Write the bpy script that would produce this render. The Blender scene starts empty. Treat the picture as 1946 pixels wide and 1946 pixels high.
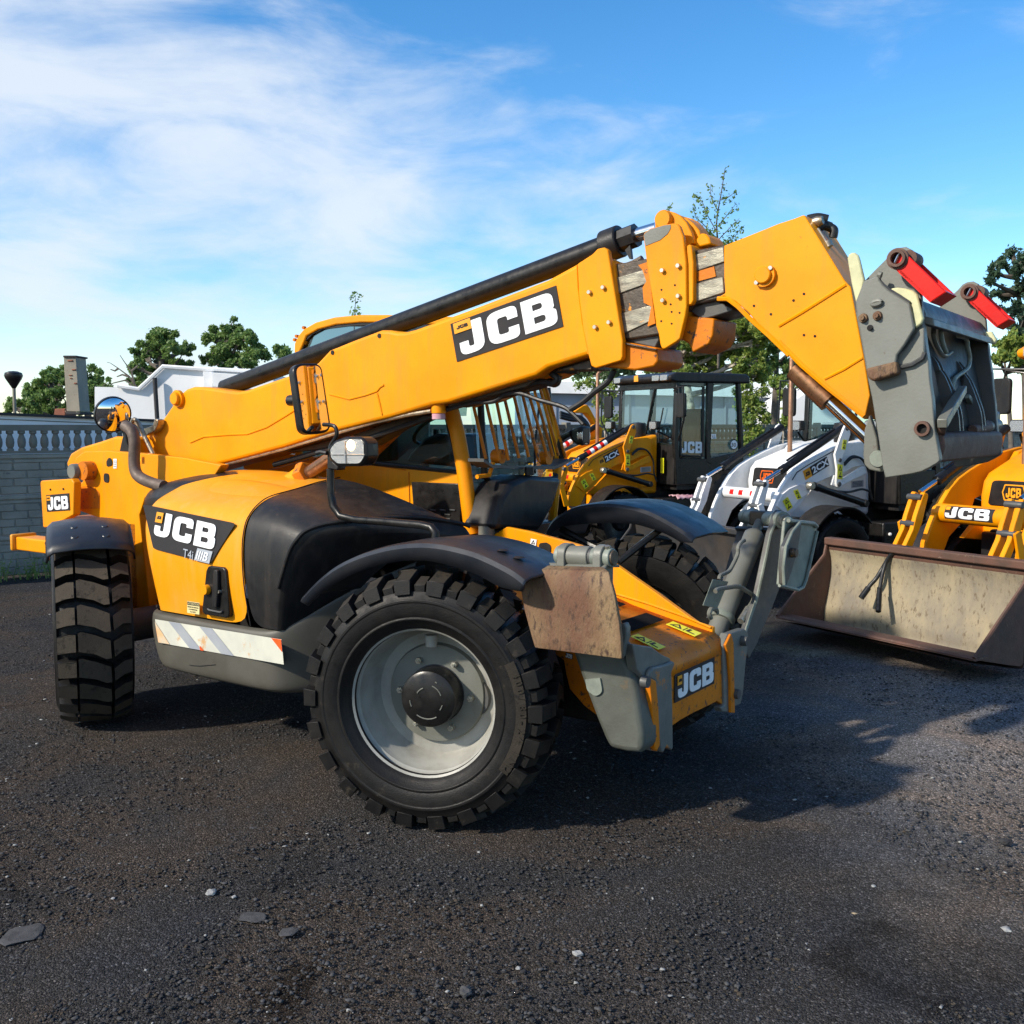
import bpy, bmesh, math, random
import numpy as np
from mathutils import Vector, Matrix
random.seed(7)
rng = np.random.RandomState(7)
R_ = math.radians
S = bpy.context.scene
col = S.collection

# ---------------------------------------------------------------- camera, world, sun, exposure
CAM_H = 1.95
PITCH = R_(4.9)
FPX, CPX = 1951.0, 973.0
cam = bpy.data.cameras.new('camera')
cam.sensor_width = 36; cam.lens = 36 * FPX / 1946; cam.clip_end = 2000; cam.clip_start = .05
camo = bpy.data.objects.new('camera', cam); col.objects.link(camo)
camo.location = (0, 0, CAM_H); camo.rotation_euler = (math.pi/2 - PITCH, 0, 0)
S.camera = camo

SUN_AZ, SUN_EL = R_(60), R_(33)        # azimuth of travel measured from +Y towards +X
tosun = Vector((-math.sin(SUN_AZ)*math.cos(SUN_EL), -math.cos(SUN_AZ)*math.cos(SUN_EL), math.sin(SUN_EL)))
sl = bpy.data.lights.new('sun', 'SUN'); sl.energy = 4.9; sl.angle = R_(2.0); sl.color = (1, .91, .78)
so = bpy.data.objects.new('sun', sl); col.objects.link(so)
so.rotation_euler = tosun.to_track_quat('Z', 'Y').to_euler()

w = bpy.data.worlds.new('World'); S.world = w; w.use_nodes = True
nt = w.node_tree; N = nt.nodes; L = nt.links
N.clear()
def nd(t, **k):
    n = N.new(t)
    for a, b in k.items(): setattr(n, a, b)
    return n
def mth(op, a, b=None, c=None, clamp=False):
    n = N.new('ShaderNodeMath'); n.operation = op; n.use_clamp = clamp
    for i, v in enumerate((a, b, c)):
        if v is None: continue
        if isinstance(v, (int, float)): n.inputs[i].default_value = v
        else: L.new(v, n.inputs[i])
    return n.outputs[0]
sky = nd('ShaderNodeTexSky', sky_type='NISHITA', sun_disc=False)
sky.sun_elevation = SUN_EL
sky.sun_rotation = math.atan2(tosun.x, tosun.y)
sky.altitude = 300; sky.air_density = 1.0; sky.dust_density = .1; sky.ozone_density = 3.0
hs = nd('ShaderNodeHueSaturation'); hs.inputs['Saturation'].default_value = 1.30; hs.inputs['Hue'].default_value = .499; hs.inputs['Value'].default_value = 1.42
L.new(sky.outputs[0], hs.inputs['Color'])
tc = nd('ShaderNodeTexCoord')
sep = nd('ShaderNodeSeparateXYZ'); L.new(tc.outputs['Generated'], sep.inputs[0])
az = mth('ARCTAN2', sep.outputs[0], sep.outputs[1])
el = mth('ARCSINE', sep.outputs[2])
cmb = nd('ShaderNodeCombineXYZ'); L.new(az, cmb.inputs[0]); L.new(el, cmb.inputs[1])
def noise(rot, scl, sc, det, ro, dist, off=0):
    mp = nd('ShaderNodeMapping'); mp.inputs['Rotation'].default_value = (0, 0, R_(rot)); mp.inputs['Scale'].default_value = (*scl, 1); mp.inputs['Location'].default_value = (off, off*.7, 0)
    L.new(cmb.outputs[0], mp.inputs[0])
    n1 = nd('ShaderNodeTexNoise'); n1.inputs['Scale'].default_value = sc; n1.inputs['Detail'].default_value = det; n1.inputs['Roughness'].default_value = ro; n1.inputs['Distortion'].default_value = dist
    L.new(mp.outputs[0], n1.inputs['Vector']); return n1.outputs[0]
def mrange(v, a, b, c=0, d=1):
    x = nd('ShaderNodeMapRange', interpolation_type='SMOOTHSTEP'); L.new(v, x.inputs[0])
    for i, q in enumerate((a, b, c, d)): x.inputs[i+1].default_value = q
    return x.outputs[0]
# the cloud veil fills the sky left of a line that falls towards the right; above it the sky is clear
edge = mth('SUBTRACT', mth('MULTIPLY_ADD', az, -.40, .275), el)
veil = mrange(edge, -.12, .12)
low = mth('MULTIPLY', mrange(el, .02, .26), mrange(az, .55, -.45))                    # the bank thins out above the horizon on the left
wisp = noise(24, (1.0, 3.0), 4.2, 11, .57, .6, 1.7)
soft = noise(10, (1.0, 2.2), 2.0, 6, .5, .4, 1.3)
fine = noise(30, (1.0, 2.6), 9.0, 9, .62, .5, 5.0)
dens = mth('ADD', mth('MULTIPLY_ADD', wisp, 1.05, mth('MULTIPLY', soft, .40)), mth('MULTIPLY', fine, .30))
d2 = mth('ADD', dens, mth('MULTIPLY_ADD', veil, .27, -.475))
d2 = mth('ADD', d2, mth('MULTIPLY_ADD', low, .16, -.04))
cl = mth('MULTIPLY', mrange(d2, .41, .94), .84)
mixc = nd('ShaderNodeMix', data_type='RGBA')
L.new(cl, mixc.inputs[0]); L.new(hs.outputs[0], mixc.inputs[6]); mixc.inputs[7].default_value = (5.9, 6.4, 7.0, 1)
bg = nd('ShaderNodeBackground'); bg.inputs[1].default_value = .13
L.new(mixc.outputs[2], bg.inputs[0])
wo = nd('ShaderNodeOutputWorld'); L.new(bg.outputs[0], wo.inputs[0])

S.view_settings.view_transform = 'Standard'; S.view_settings.look = 'None'
S.view_settings.gamma = 1; S.view_settings.exposure = 0.17
S.view_settings.use_curve_mapping = False
S.render.engine = 'CYCLES'

# ---------------------------------------------------------------- measuring: photograph pixel -> point on a given plane of a machine
def ray(x, y):
    a = (x-CPX)/FPX; b = -(y-CPX)/FPX
    return Vector((a, math.cos(PITCH)+b*math.sin(PITCH), -math.sin(PITCH)+b*math.cos(PITCH)))
C0 = Vector((0, 0, CAM_H))
class Frame:
    """local frame: first axis, second axis, up"""
    def __init__(s, o, a, b): s.o = Vector(o); s.a = Vector(a); s.b = Vector(b); s.ang = math.atan2(s.a.y, s.a.x)
    def loc(s, P): d = P-s.o; return d.dot(s.a), d.dot(s.b), d.z
    def v(s, q, v):
        r = ray(*q); t = ((s.o+s.b*v-C0).dot(s.b))/r.dot(s.b); l = s.loc(C0+r*t); return (l[0], l[2])
    def u(s, q, u):
        r = ray(*q); t = ((s.o+s.a*u-C0).dot(s.a))/r.dot(s.a); l = s.loc(C0+r*t); return (l[1], l[2])
    def zpl(s, q, z):
        r = ray(*q); t = (z-CAM_H)/r.z; l = s.loc(C0+r*t); return (l[0], l[1])
def at(q, d):                     # world point at depth y = d
    r = ray(*q); return C0+r*(d/r.y)
ZM = dict(a=(0,580,.3623), b=(0,880,.3364), c=(540,580,.31056), d=(560,1000,.3106), e=(940,920,.3209), f=(1040,380,.2381), g=(1480,400,.2898),
          h=(1000,640,.2588), i=(1280,680,.2588), j=(1460,800,.2588), k=(1180,1130,.1605), l=(1300,940,.1449), m=(980,1020,.2174), n=(1600,460,.2381),
          o=(220,860,.2484), p=(0,640,.1553), q=(1740,660,.2276), r=(90,960,.2278), s=(1080,680,.2070), w=(0,0,1.00725), x=(0,0,1))
def Z(k, x, y): a = ZM[k]; return (a[0]+a[2]*x, a[1]+a[2]*y)
def P2(fr, k, pts, v=None, u=None):
    return [fr.v(Z(k, *p), v) if u is None else fr.u(Z(k, *p), u) for p in pts]
def P3(fr, k, p, v=None, u=None):
    q = Z(k, *p)
    if u is None: a = fr.v(q, v); return (a[0], v, a[1])
    a = fr.u(q, u); return (u, a[0], a[1])

# ---------------------------------------------------------------- mesh builder
class MB:
    def __init__(s): s.v = []; s.f = []; s.m = []
    def add(s, vs, fs, m=0):
        n = len(s.v); s.v += [tuple(p) for p in vs]
        for f in fs: s.f.append(tuple(i+n for i in f)); s.m.append(m)
        return s
    def prism(s, pts, a, b, axis='v', m=0):
        n = len(pts)
        def mk(p, t): return {'v': (p[0], t, p[1]), 'u': (t, p[0], p[1]), 'z': (p[0], p[1], t)}[axis]
        vs = [mk(p, a) for p in pts]+[mk(p, b) for p in pts]
        fs = [tuple(range(n)), tuple(range(2*n-1, n-1, -1))]+[(i, i+n, (i+1) % n+n, (i+1) % n) for i in range(n)]
        return s.add(vs, fs, m)
    def box(s, x0, x1, y0, y1, z0, z1, m=0):
        return s.prism([(x0, z0), (x1, z0), (x1, z1), (x0, z1)], y0, y1, 'v', m)
    def obox(s, c, ax, ay, az, m=0):     # centre and half axes
        c, ax, ay, az = map(Vector, (c, ax, ay, az))
        vs = [c+ax*i+ay*j+az*k for i in (-1, 1) for j in (-1, 1) for k in (-1, 1)]
        return s.add(vs, [(0,1,3,2), (4,6,7,5), (0,4,5,1), (2,3,7,6), (0,2,6,4), (1,5,7,3)], m)
    def tube(s, path, r, n=10, m=0, caps=True, closed=False):
        P = [Vector(p) for p in path]; k = len(P)
        rr = r if isinstance(r, (list, tuple)) else [r]*k
        up = None; base = len(s.v)
        for i, p in enumerate(P):
            t = (P[min(i+1, k-1)]-P[max(i-1, 0)])
            if t.length < 1e-9: t = Vector((0,0,1))
            t.normalize()
            if up is None:
                up = t.orthogonal().normalized()
            up = (up-t*up.dot(t))
            if up.length < 1e-6: up = t.orthogonal()
            up.normalize(); b = t.cross(up)
            for j in range(n):
                a = 2*math.pi*j/n
                s.v.append(tuple(p+(up*math.cos(a)+b*math.sin(a))*rr[i]))
        for i in range(k-1):
            for j in range(n):
                j2 = (j+1) % n
                s.f.append((base+i*n+j, base+i*n+j2, base+(i+1)*n+j2, base+(i+1)*n+j)); s.m.append(m)
        if caps:
            s.f.append(tuple(base+j for j in range(n-1, -1, -1))); s.m.append(m)
            s.f.append(tuple(base+(k-1)*n+j for j in range(n))); s.m.append(m)
        return s
    def cyl(s, a, b, r, r2=None, n=24, m=0): return s.tube([a, b], [r, r if r2 is None else r2], n, m)
    def lathe(s, prof, c, axis='v', n=48, m=0, close=False):
        """profile (radius, offset along axis)"""
        base = len(s.v); k = len(prof)
        for i in range(n):
            a = 2*math.pi*i/n; ca, sa = math.cos(a), math.sin(a)
            for (r, y) in prof:
                p = {'v': (r*ca, y, r*sa), 'u': (y, r*ca, r*sa), 'z': (r*ca, r*sa, y)}[axis]
                s.v.append((c[0]+p[0], c[1]+p[1], c[2]+p[2]))
        for i in range(n):
            i2 = (i+1) % n
            for j in range(k-1 if not close else k):
                j2 = (j+1) % k
                s.f.append((base+i*k+j, base+i2*k+j, base+i2*k+j2, base+i*k+j2)); s.m.append(m)
        return s
    def grid(s, rows, m=0, thick=None):
        R = len(rows); Cn = len(rows[0]); base = len(s.v)
        for r in rows:
            for p in r: s.v.append(tuple(p))
        for i in range(R-1):
            for j in range(Cn-1):
                s.f.append((base+i*Cn+j, base+i*Cn+j+1, base+(i+1)*Cn+j+1, base+(i+1)*Cn+j)); s.m.append(m)
        return s
    def curve(s, splines, depth, M, m=0):
        cu = bpy.data.curves.new('t', 'CURVE'); cu.dimensions = '2D'; cu.fill_mode = 'BOTH'; cu.extrude = depth/2
        for pts in splines:
            sp = cu.splines.new('POLY'); sp.points.add(len(pts)-1); sp.use_cyclic_u = True
            for i, p in enumerate(pts): sp.points[i].co = (p[0], p[1], 0, 1)
        s._cu(cu, M, m); return s
    def text(s, body, M, depth=.002, m=0, bold=0.0, align='LEFT'):
        cu = bpy.data.curves.new('t', 'FONT'); cu.body = body; cu.extrude = depth/2; cu.offset = bold; cu.align_x = align; cu.resolution_u = 3
        s._cu(cu, M, m); return s
    def _cu(s, cu, M, m):
        o = bpy.data.objects.new('t', cu); me = bpy.data.meshes.new_from_object(o)
        s.add([M @ v.co for v in me.vertices], [tuple(p.vertices) for p in me.polygons], m)
        bpy.data.objects.remove(o); bpy.data.curves.remove(cu); bpy.data.meshes.remove(me)
    def mesh(s, name, mats, smooth=True, angle=38):
        me = bpy.data.meshes.new(name); me.from_pydata(s.v, [], s.f)
        mats = mats if isinstance(mats, (list, tuple)) else [mats]
        for x in mats: me.materials.append(x)
        me.polygons.foreach_set('material_index', s.m)
        bm = bmesh.new(); bm.from_mesh(me); bmesh.ops.recalc_face_normals(bm, faces=bm.faces); bm.to_mesh(me); bm.free()
        if smooth:
            me.polygons.foreach_set('use_smooth', [True]*len(me.polygons)); me.set_sharp_from_angle(angle=R_(angle))
        me.update(); return me
    def obj(s, name, mats, parent=None, bevel=0, smooth=True, solid=0, loc=None, seg=2):
        o = bpy.data.objects.new(name, s.mesh(name, mats, smooth)); col.objects.link(o)
        if parent: o.parent = parent
        if loc: o.location = loc
        if solid:
            md = o.modifiers.new('Solidify', 'SOLIDIFY'); md.thickness = solid; md.offset = 0
        if bevel:
            md = o.modifiers.new('Bevel', 'BEVEL'); md.width = bevel; md.segments = seg; md.limit_method = 'ANGLE'; md.angle_limit = R_(40); md.harden_normals = False
        return o
def empty(name, loc, rz=0):
    o = bpy.data.objects.new(name, None); col.objects.link(o); o.location = loc; o.rotation_euler = (0, 0, rz); o.empty_display_size = .2; return o
def tag(o, label=None, cat=None, group=None, kind=None):
    for k, v in (('label', label), ('category', cat), ('group', group), ('kind', kind)):
        if v: o[k] = v
    return o
def rpoly(pts, n=5):
    """polygon with a corner radius as third value"""
    out = []; k = len(pts)
    for i, p in enumerate(pts):
        r = p[2] if len(p) > 2 else 0
        c = Vector(p[:2]); a = Vector(pts[i-1][:2]); b = Vector(pts[(i+1) % k][:2])
        if r <= 0: out.append(tuple(c)); continue
        da = (a-c).normalized(); db = (b-c).normalized(); ang = da.angle(db)
        t = min(r/math.tan(ang/2), (a-c).length*.49, (b-c).length*.49)
        p0 = c+da*t; p1 = c+db*t
        for j in range(n+1):
            f = j/n; out.append(tuple((p0*(1-f)**2)+(c*2*f*(1-f))+(p1*f*f)))
    return out
def smooth_path(pts, n=6):
    P = [Vector(p) for p in pts]; out = []
    for i in range(len(P)-1):
        p0 = P[max(i-1, 0)]; p1 = P[i]; p2 = P[i+1]; p3 = P[min(i+2, len(P)-1)]
        for j in range(n):
            t = j/n
            out.append(.5*((2*p1)+(p2-p0)*t+(2*p0-5*p1+4*p2-p3)*t*t+(3*p1-p0-3*p2+p3)*t**3))
    out.append(P[-1]); return out

# ---------------------------------------------------------------- materials
def new_mat(name):
    m = bpy.data.materials.new(name); m.use_nodes = True; t = m.node_tree; t.nodes.clear()
    return m, t
def surf(name, c, c2=None, rough=.5, metal=0, scale=6, mixlo=.45, mixhi=.65, bump=0, bscale=60, coat=0, c3=None, s3=25, lo3=.6, hi3=.68, rvar=.12, stretch=None, spec=.5, dust=None):
    """base colour c, worn / dirty patches c2 by soft noise, chips c3 by sharp noise, grain by bump"""
    m, t = new_mat(name); n = t.nodes; l = t.links
    out = n.new('ShaderNodeOutputMaterial'); b = n.new('ShaderNodeBsdfPrincipled'); l.new(b.outputs[0], out.inputs[0])
    tcn = n.new('ShaderNodeTexCoord'); vec = tcn.outputs['Object']
    if stretch:
        mpn = n.new('ShaderNodeMapping'); mpn.inputs['Scale'].default_value = stretch; l.new(vec, mpn.inputs[0]); vec = mpn.outputs[0]
    def noise(sc, d=6, ro=.6):
        x = n.new('ShaderNodeTexNoise'); x.inputs['Scale'].default_value = sc; x.inputs['Detail'].default_value = d; x.inputs['Roughness'].default_value = ro
        l.new(vec, x.inputs['Vector']); return x.outputs[0]
    def rng_(v, a, bb, c_=0, d_=1):
        x = n.new('ShaderNodeMapRange'); l.new(v, x.inputs[0])
        for i, q in enumerate((a, bb, c_, d_)): x.inputs[i+1].default_value = q
        return x.outputs[0]
    def mix(f, a, bb):
        x = n.new('ShaderNodeMix'); x.data_type = 'RGBA'; l.new(f, x.inputs[0])
        for i, q in ((6, a), (7, bb)):
            if isinstance(q, tuple): x.inputs[i].default_value = (*q, 1)
            else: l.new(q, x.inputs[i])
        return x.outputs[2]
    c2 = c2 or tuple(x*.82 for x in c)
    nz = noise(scale)
    colr = mix(rng_(nz, mixlo, mixhi), c, c2)
    if c3: colr = mix(rng_(noise(s3, 8, .7), lo3, hi3), colr, c3)
    if dust:      # dust and run-down streaks: colour, amount
        mpd = n.new('ShaderNodeMapping'); mpd.inputs['Scale'].default_value = (9, 9, .9); l.new(tcn.outputs['Object'], mpd.inputs[0])
        x = n.new('ShaderNodeTexNoise'); x.inputs['Scale'].default_value = 1.6; x.inputs['Detail'].default_value = 6; x.inputs['Roughness'].default_value = .62; l.new(mpd.outputs[0], x.inputs['Vector'])
        colr = mix(rng_(x.outputs[0], .50, .80, 0, dust[1]), colr, dust[0])
        colr = mix(rng_(noise(1.3, 5, .6), .52, .78, 0, dust[1]*.8), colr, dust[0])
        colr = mix(rng_(noise(70, 3, .8), .66, .72, 0, .5), colr, (.22, .09, .02))
    l.new(colr, b.inputs['Base Color'])
    l.new(rng_(noise(scale*3), .3, .7, max(rough-rvar, .03), min(rough+rvar, 1)), b.inputs['Roughness'])
    b.inputs['Metallic'].default_value = metal; b.inputs['Specular IOR Level'].default_value = spec
    if coat: b.inputs['Coat Weight'].default_value = coat; b.inputs['Coat Roughness'].default_value = .12
    if bump:
        bp = n.new('ShaderNodeBump'); bp.inputs['Strength'].default_value = bump; bp.inputs['Distance'].default_value = .01
        l.new(noise(bscale, 5, .6), bp.inputs['Height']); l.new(bp.outputs[0], b.inputs['Normal'])
    return m
YEL = (.86, .315, .001)
M = {}
M['yel'] = surf('yellow_paint', YEL, (.77, .245, .0012), .42, 0, 2.2, .4, .75, .03, 90, 0, (.36, .10, .012), 34, .70, .735, .06, spec=.2, dust=((.42, .20, .05), .42))
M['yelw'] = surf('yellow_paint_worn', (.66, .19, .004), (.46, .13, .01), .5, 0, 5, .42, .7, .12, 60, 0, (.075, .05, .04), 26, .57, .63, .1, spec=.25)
M['yelf'] = surf('yellow_paint_faded', (.80, .295, .002), (.80, .35, .015), .36, 0, 1.6, .45, .75, .02, 80, 0, (.5, .2, .05), 30, .69, .73, .08, spec=.35, dust=((.62, .36, .10), .5))
M['blk'] = surf('black_plastic', (.012, .012, .013), (.022, .020, .019), .42, 0, 5, .4, .7, .12, 260, 0, (.08, .07, .06), 40, .70, .76, .1, spec=.3, dust=((.06, .05, .042), .5))
M['blue'] = surf('dark_plastic_fender', (.014, .017, .024), (.03, .032, .036), .38, 0, 3, .4, .7, .08, 200, 0, (.10, .09, .08), 30, .68, .76, .1)
M['blkm'] = surf('black_steel', (.008, .008, .008), (.018, .016, .015), .34, 0, 8, .4, .7, .03, 120, 0, spec=.35)
M['rub'] = surf('rubber', (.0075, .0072, .0075), (.015, .0135, .012), .5, 0, 7, .4, .7, .2, 150, 0, (.05, .04, .03), 14, .6, .74, .12, spec=.25)
M['rubd'] = surf('rubber_dusty', (.021, .018, .015), (.045, .037, .028), .85, 0, 9, .35, .65, .3, 120, 0, (.016, .015, .014), 18, .55, .66, .08, spec=.2)
M['rim'] = surf('grey_rim_paint', (.33, .325, .29), (.24, .23, .20), .42, 0, 6, .45, .7, .06, 90, 0, (.09, .07, .05), 30, .68, .74, .1)
M['gry'] = surf('grey_steel_paint', (.165, .17, .15), (.13, .13, .108), .48, 0, 4, .4, .7, .08, 90, 0, (.10, .055, .032), 17, .66, .72, .1)
M['gryl'] = surf('pale_grey_green_paint', (.22, .25, .21), (.15, .17, .145), .5, 0, 9, .4, .65, .1, 70, 0, (.09, .10, .10), 20, .6, .7, .1)
M['cream'] = surf('cream_paint', (.58, .57, .33), (.44, .44, .26), .55, 0, 9, .45, .7, .05, 90, 0, (.22, .2, .13), 24, .66, .72)
M['gryd'] = surf('dark_grey_steel', (.055, .06, .065), (.085, .08, .07), .5, 0, 6, .4, .7, .1, 80, 0, (.12, .065, .035), 22, .66, .72)
M['skirt'] = surf('grey_plastic_skirt', (.085, .08, .066), (.065, .060, .048), .5, 0, 3, .4, .7, .05, 120, 0, (.12, .10, .075), 20, .70, .78)
M['grylg'] = surf('worn_green_grey_leg_paint', (.085, .092, .078), (.060, .062, .050), .55, 0, 4, .4, .66, .15, 60, 0, (.13, .085, .045), 9, .58, .68)
M['scuff'] = surf('scuffed_bare_steel', (.34, .32, .25), (.14, .125, .10), .42, .45, 8, .38, .62, .15, 60, 0, (.55, .21, .01), 9, .62, .66, .15, (1, 1, 3))
M['brown'] = surf('greasy_boom_steel', (.085, .062, .042), (.045, .036, .028), .5, .2, 10, .4, .65, .3, 60, 0, (.55, .21, .01), 12, .63, .67)
M['foot'] = surf('worn_rusty_foot', (.13, .060, .032), (.26, .18, .09), .75, 0, 3.0, .40, .66, .8, 55, 0, (.055, .028, .018), 24, .52, .64, .1, (1.3, 1, .55))
M['rust'] = surf('rusty_steel', (.12, .055, .035), (.075, .042, .03), .7, 0, 4, .4, .65, .3, 50, 0, (.2, .14, .1), 22, .62, .7, .1)
M['bkt'] = surf('dusty_bucket_inside', (.33, .275, .175), (.20, .175, .135), .85, 0, 2.6, .42, .62, .5, 45, 0, (.13, .095, .06), 30, .54, .66, .06, (1, 1, .45))
M['bktd'] = surf('dark_bucket_steel', (.035, .035, .037), (.055, .045, .038), .5, .1, 4, .4, .65, .15, 60, 0, (.12, .09, .07), 24, .66, .72)
M['gryw'] = surf('grey_paint_rubbed_to_orange', (.15, .155, .14), (.11, .11, .095), .5, 0, 5, .4, .7, .1, 80, 0, (.50, .17, .015), 7, .60, .66)
M['chr'] = surf('chrome_rod', (.75, .75, .76), (.6, .6, .6), .12, 1, 5, rvar=.04)
M['rod'] = surf('brown_rod', (.22, .11, .06), (.32, .16, .08), .3, .7, 12)
M['red'] = surf('red_paint', (.66, .010, .005), (.56, .008, .005), .42, 0, 5, .5, .7, .03, 80, 0, (.35, .3, .25), 26, .70, .74, spec=.25)
M['wht'] = surf('white_paint', (.84, .84, .83), (.74, .74, .72), .34, 0, 3, .45, .7, .02, 80, .25, (.3, .25, .2), 34, .72, .76)
M['dec_w'] = surf('white_decal', (.86, .87, .88), (.82, .83, .84), .35, 0, 8)
M['dec_k'] = surf('dark_decal', (.032, .030, .032), (.040, .036, .036), .5, 0, 8, spec=.15)
M['dec_y'] = surf('yellow_decal', (.84, .34, .01), (.8, .3, .01), .35, 0, 8)
M['dec_s'] = surf('warning_sticker', (.86, .80, .02), (.8, .74, .02), .4, 0, 8)
M['dec_g'] = surf('silver_decal', (.42, .45, .5), (.36, .38, .42), .35, .2, 8)
M['hose'] = surf('hose_rubber', (.012, .012, .013), None, .5)
M['pipe'] = surf('steel_pipe', (.42, .36, .27), (.3, .22, .14), .35, .8, 20)
M['exh'] = surf('exhaust_steel', (.10, .075, .06), (.16, .12, .10), .6, .3, 12, .4, .65, .2, 60)
M['copper'] = surf('rusty_exhaust_stack', (.30, .16, .09), (.2, .1, .06), .5, .4, 12)
M['zinc'] = surf('zinc_bolt', (.55, .53, .45), (.42, .38, .3), .35, .8, 20)
M['treadr'] = surf('dusty_rear_tread', (.060, .050, .040), (.085, .070, .052), .9, 0, 8, .35, .65, .3, 120, 0, (.03, .026, .022), 16, .54, .66, .05, spec=.15)
M['grip'] = surf('matt_grip_tape', (.016, .015, .016), (.022, .02, .02), 1.0, 0, 20, spec=0)
M['hole'] = surf('dark_opening', (.006, .005, .005), None, .8)
M['beige'] = surf('warning_sheet', (.72, .62, .3), None, .5)
M['pink'] = surf('pink_rag', (.55, .28, .32), (.6, .42, .44), .8)
M['amber'] = surf('amber_lens', (.75, .12, .01), None, .25)
M['blued'] = surf('blue_decal', (.02, .05, .25), None, .4)
def glass(name, tint, refl=.9):
    m, t = new_mat(name); n = t.nodes; l = t.links
    o = n.new('ShaderNodeOutputMaterial'); mx = n.new('ShaderNodeMixShader'); tr = n.new('ShaderNodeBsdfTransparent'); gl = n.new('ShaderNodeBsdfGlossy'); fr = n.new('ShaderNodeMapRange'); lw = n.new('ShaderNodeLayerWeight'); lw.inputs[0].default_value = .35
    l.new(lw.outputs['Facing'], fr.inputs[0]); fr.inputs[1].default_value = .2; fr.inputs[2].default_value = 1.0; fr.inputs[3].default_value = .05; fr.inputs[4].default_value = .45; gl.inputs['Roughness'].default_value = .03; tr.inputs[0].default_value = (*tint, 1); gl.inputs[0].default_value = (refl, refl, refl, 1)
    l.new(fr.outputs[0], mx.inputs[0]); l.new(tr.outputs[0], mx.inputs[1]); l.new(gl.outputs[0], mx.inputs[2]); l.new(mx.outputs[0], o.inputs[0]); return m
M['glass'] = glass('tinted_cab_glass', (.72, .88, .88))
M['glassd'] = glass('dark_cab_glass', (.50, .60, .62))
M['lens'] = glass('lamp_lens', (.9, .9, .92))
m, t = new_mat('mirror'); b = t.nodes.new('ShaderNodeBsdfPrincipled'); o_ = t.nodes.new('ShaderNodeOutputMaterial'); t.links.new(b.outputs[0], o_.inputs[0])
b.inputs['Base Color'].default_value = (.86, .88, .9, 1); b.inputs['Metallic'].default_value = 1; b.inputs['Roughness'].default_value = .02; M['mirror'] = m
m, t = new_mat('lamp_reflector'); b = t.nodes.new('ShaderNodeBsdfPrincipled'); o_ = t.nodes.new('ShaderNodeOutputMaterial'); t.links.new(b.outputs[0], o_.inputs[0])
b.inputs['Base Color'].default_value = (.62, .58, .54, 1); b.inputs['Metallic'].default_value = .85; b.inputs['Roughness'].default_value = .22
vn = t.nodes.new('ShaderNodeTexVoronoi'); vn.inputs['Scale'].default_value = 90; bp = t.nodes.new('ShaderNodeBump'); bp.inputs['Strength'].default_value = .6
t.links.new(vn.outputs[0], bp.inputs['Height']); t.links.new(bp.outputs[0], b.inputs['Normal']); M['refl'] = m

# ---------------------------------------------------------------- lettering
GJ = [rpoly([(.40,1), (.68,1,.05), (.68,0,.30), (0,0,.30), (0,.42), (.25,.42), (.25,.22,.06), (.40,.22,.06)])]
GC = [rpoly([(.82,.62), (.82,1,.30), (0,1,.30), (0,0,.30), (.82,0,.30), (.82,.38), (.55,.38), (.55,.24,.07), (.28,.24,.09), (.28,.76,.09), (.55,.76,.07), (.55,.62)])]
GB = [rpoly([(0,0), (0,1), (.80,1,.24), (.80,.55,.12), (.76,.50), (.84,.44,.1), (.84,0,.26)]), rpoly([(.27,.61), (.27,.79), (.52,.79,.08), (.52,.61,.08)]), rpoly([(.27,.21), (.27,.41), (.56,.41,.09), (.56,.21,.09)])]
def plane_mat(bl, br, tl):
    """unit square (0..1, 0..1) -> the parallelogram bl, br, tl; third axis points out of it"""
    bl, br, tl = Vector(bl), Vector(br), Vector(tl)
    x = br-bl; y = tl-bl; z = x.cross(y).normalized()
    return Matrix(((x.x, y.x, z.x, bl.x), (x.y, y.y, z.y, bl.y), (x.z, y.z, z.z, bl.z), (0, 0, 0, 1)))
def letters(mb, PM, x0, y0, w, h, m, lift):
    tot = .68+.12+.82+.12+.84; k = w/tot; x = x0
    for g, wd in ((GJ, .68), (GC, .82), (GB, .84)):
        T_ = PM @ Matrix.Translation((x, y0, lift)) @ Matrix.Diagonal((k, h, 1, 1))
        mb.curve(g, .003, T_, m); x += (wd+.12)*k
def logo(name, parent, bl, br, tl, bgpoly=None, text=(.05, .08, .9, .80), square=(.05, .58, .14, .36), bg=True):
    """dark sticker, white letters, small yellow square; corners in the parent's frame, seen with bl->br running right"""
    mb = MB(); PM = plane_mat(bl, br, tl)
    if bg: mb.curve([bgpoly or [(0,0), (1,0), (1,1), (0,1)]], .003, PM @ Matrix.Translation((0, 0, .003)), 0)
    letters(mb, PM, *text, 1, .0065)
    if square:
        x, y, w_, h_ = square
        mb.curve([[(x,y), (x+w_,y), (x+w_,y+h_), (x,y+h_)]], .003, PM @ Matrix.Translation((0, 0, .0085)), 2)
        letters(mb, PM, x+w_*.18, y+h_*.35, w_*.64, h_*.3, 0, .0115)
    return mb.obj(name, [M['dec_k'], M['dec_w'], M['dec_y']], parent, smooth=False)
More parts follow.
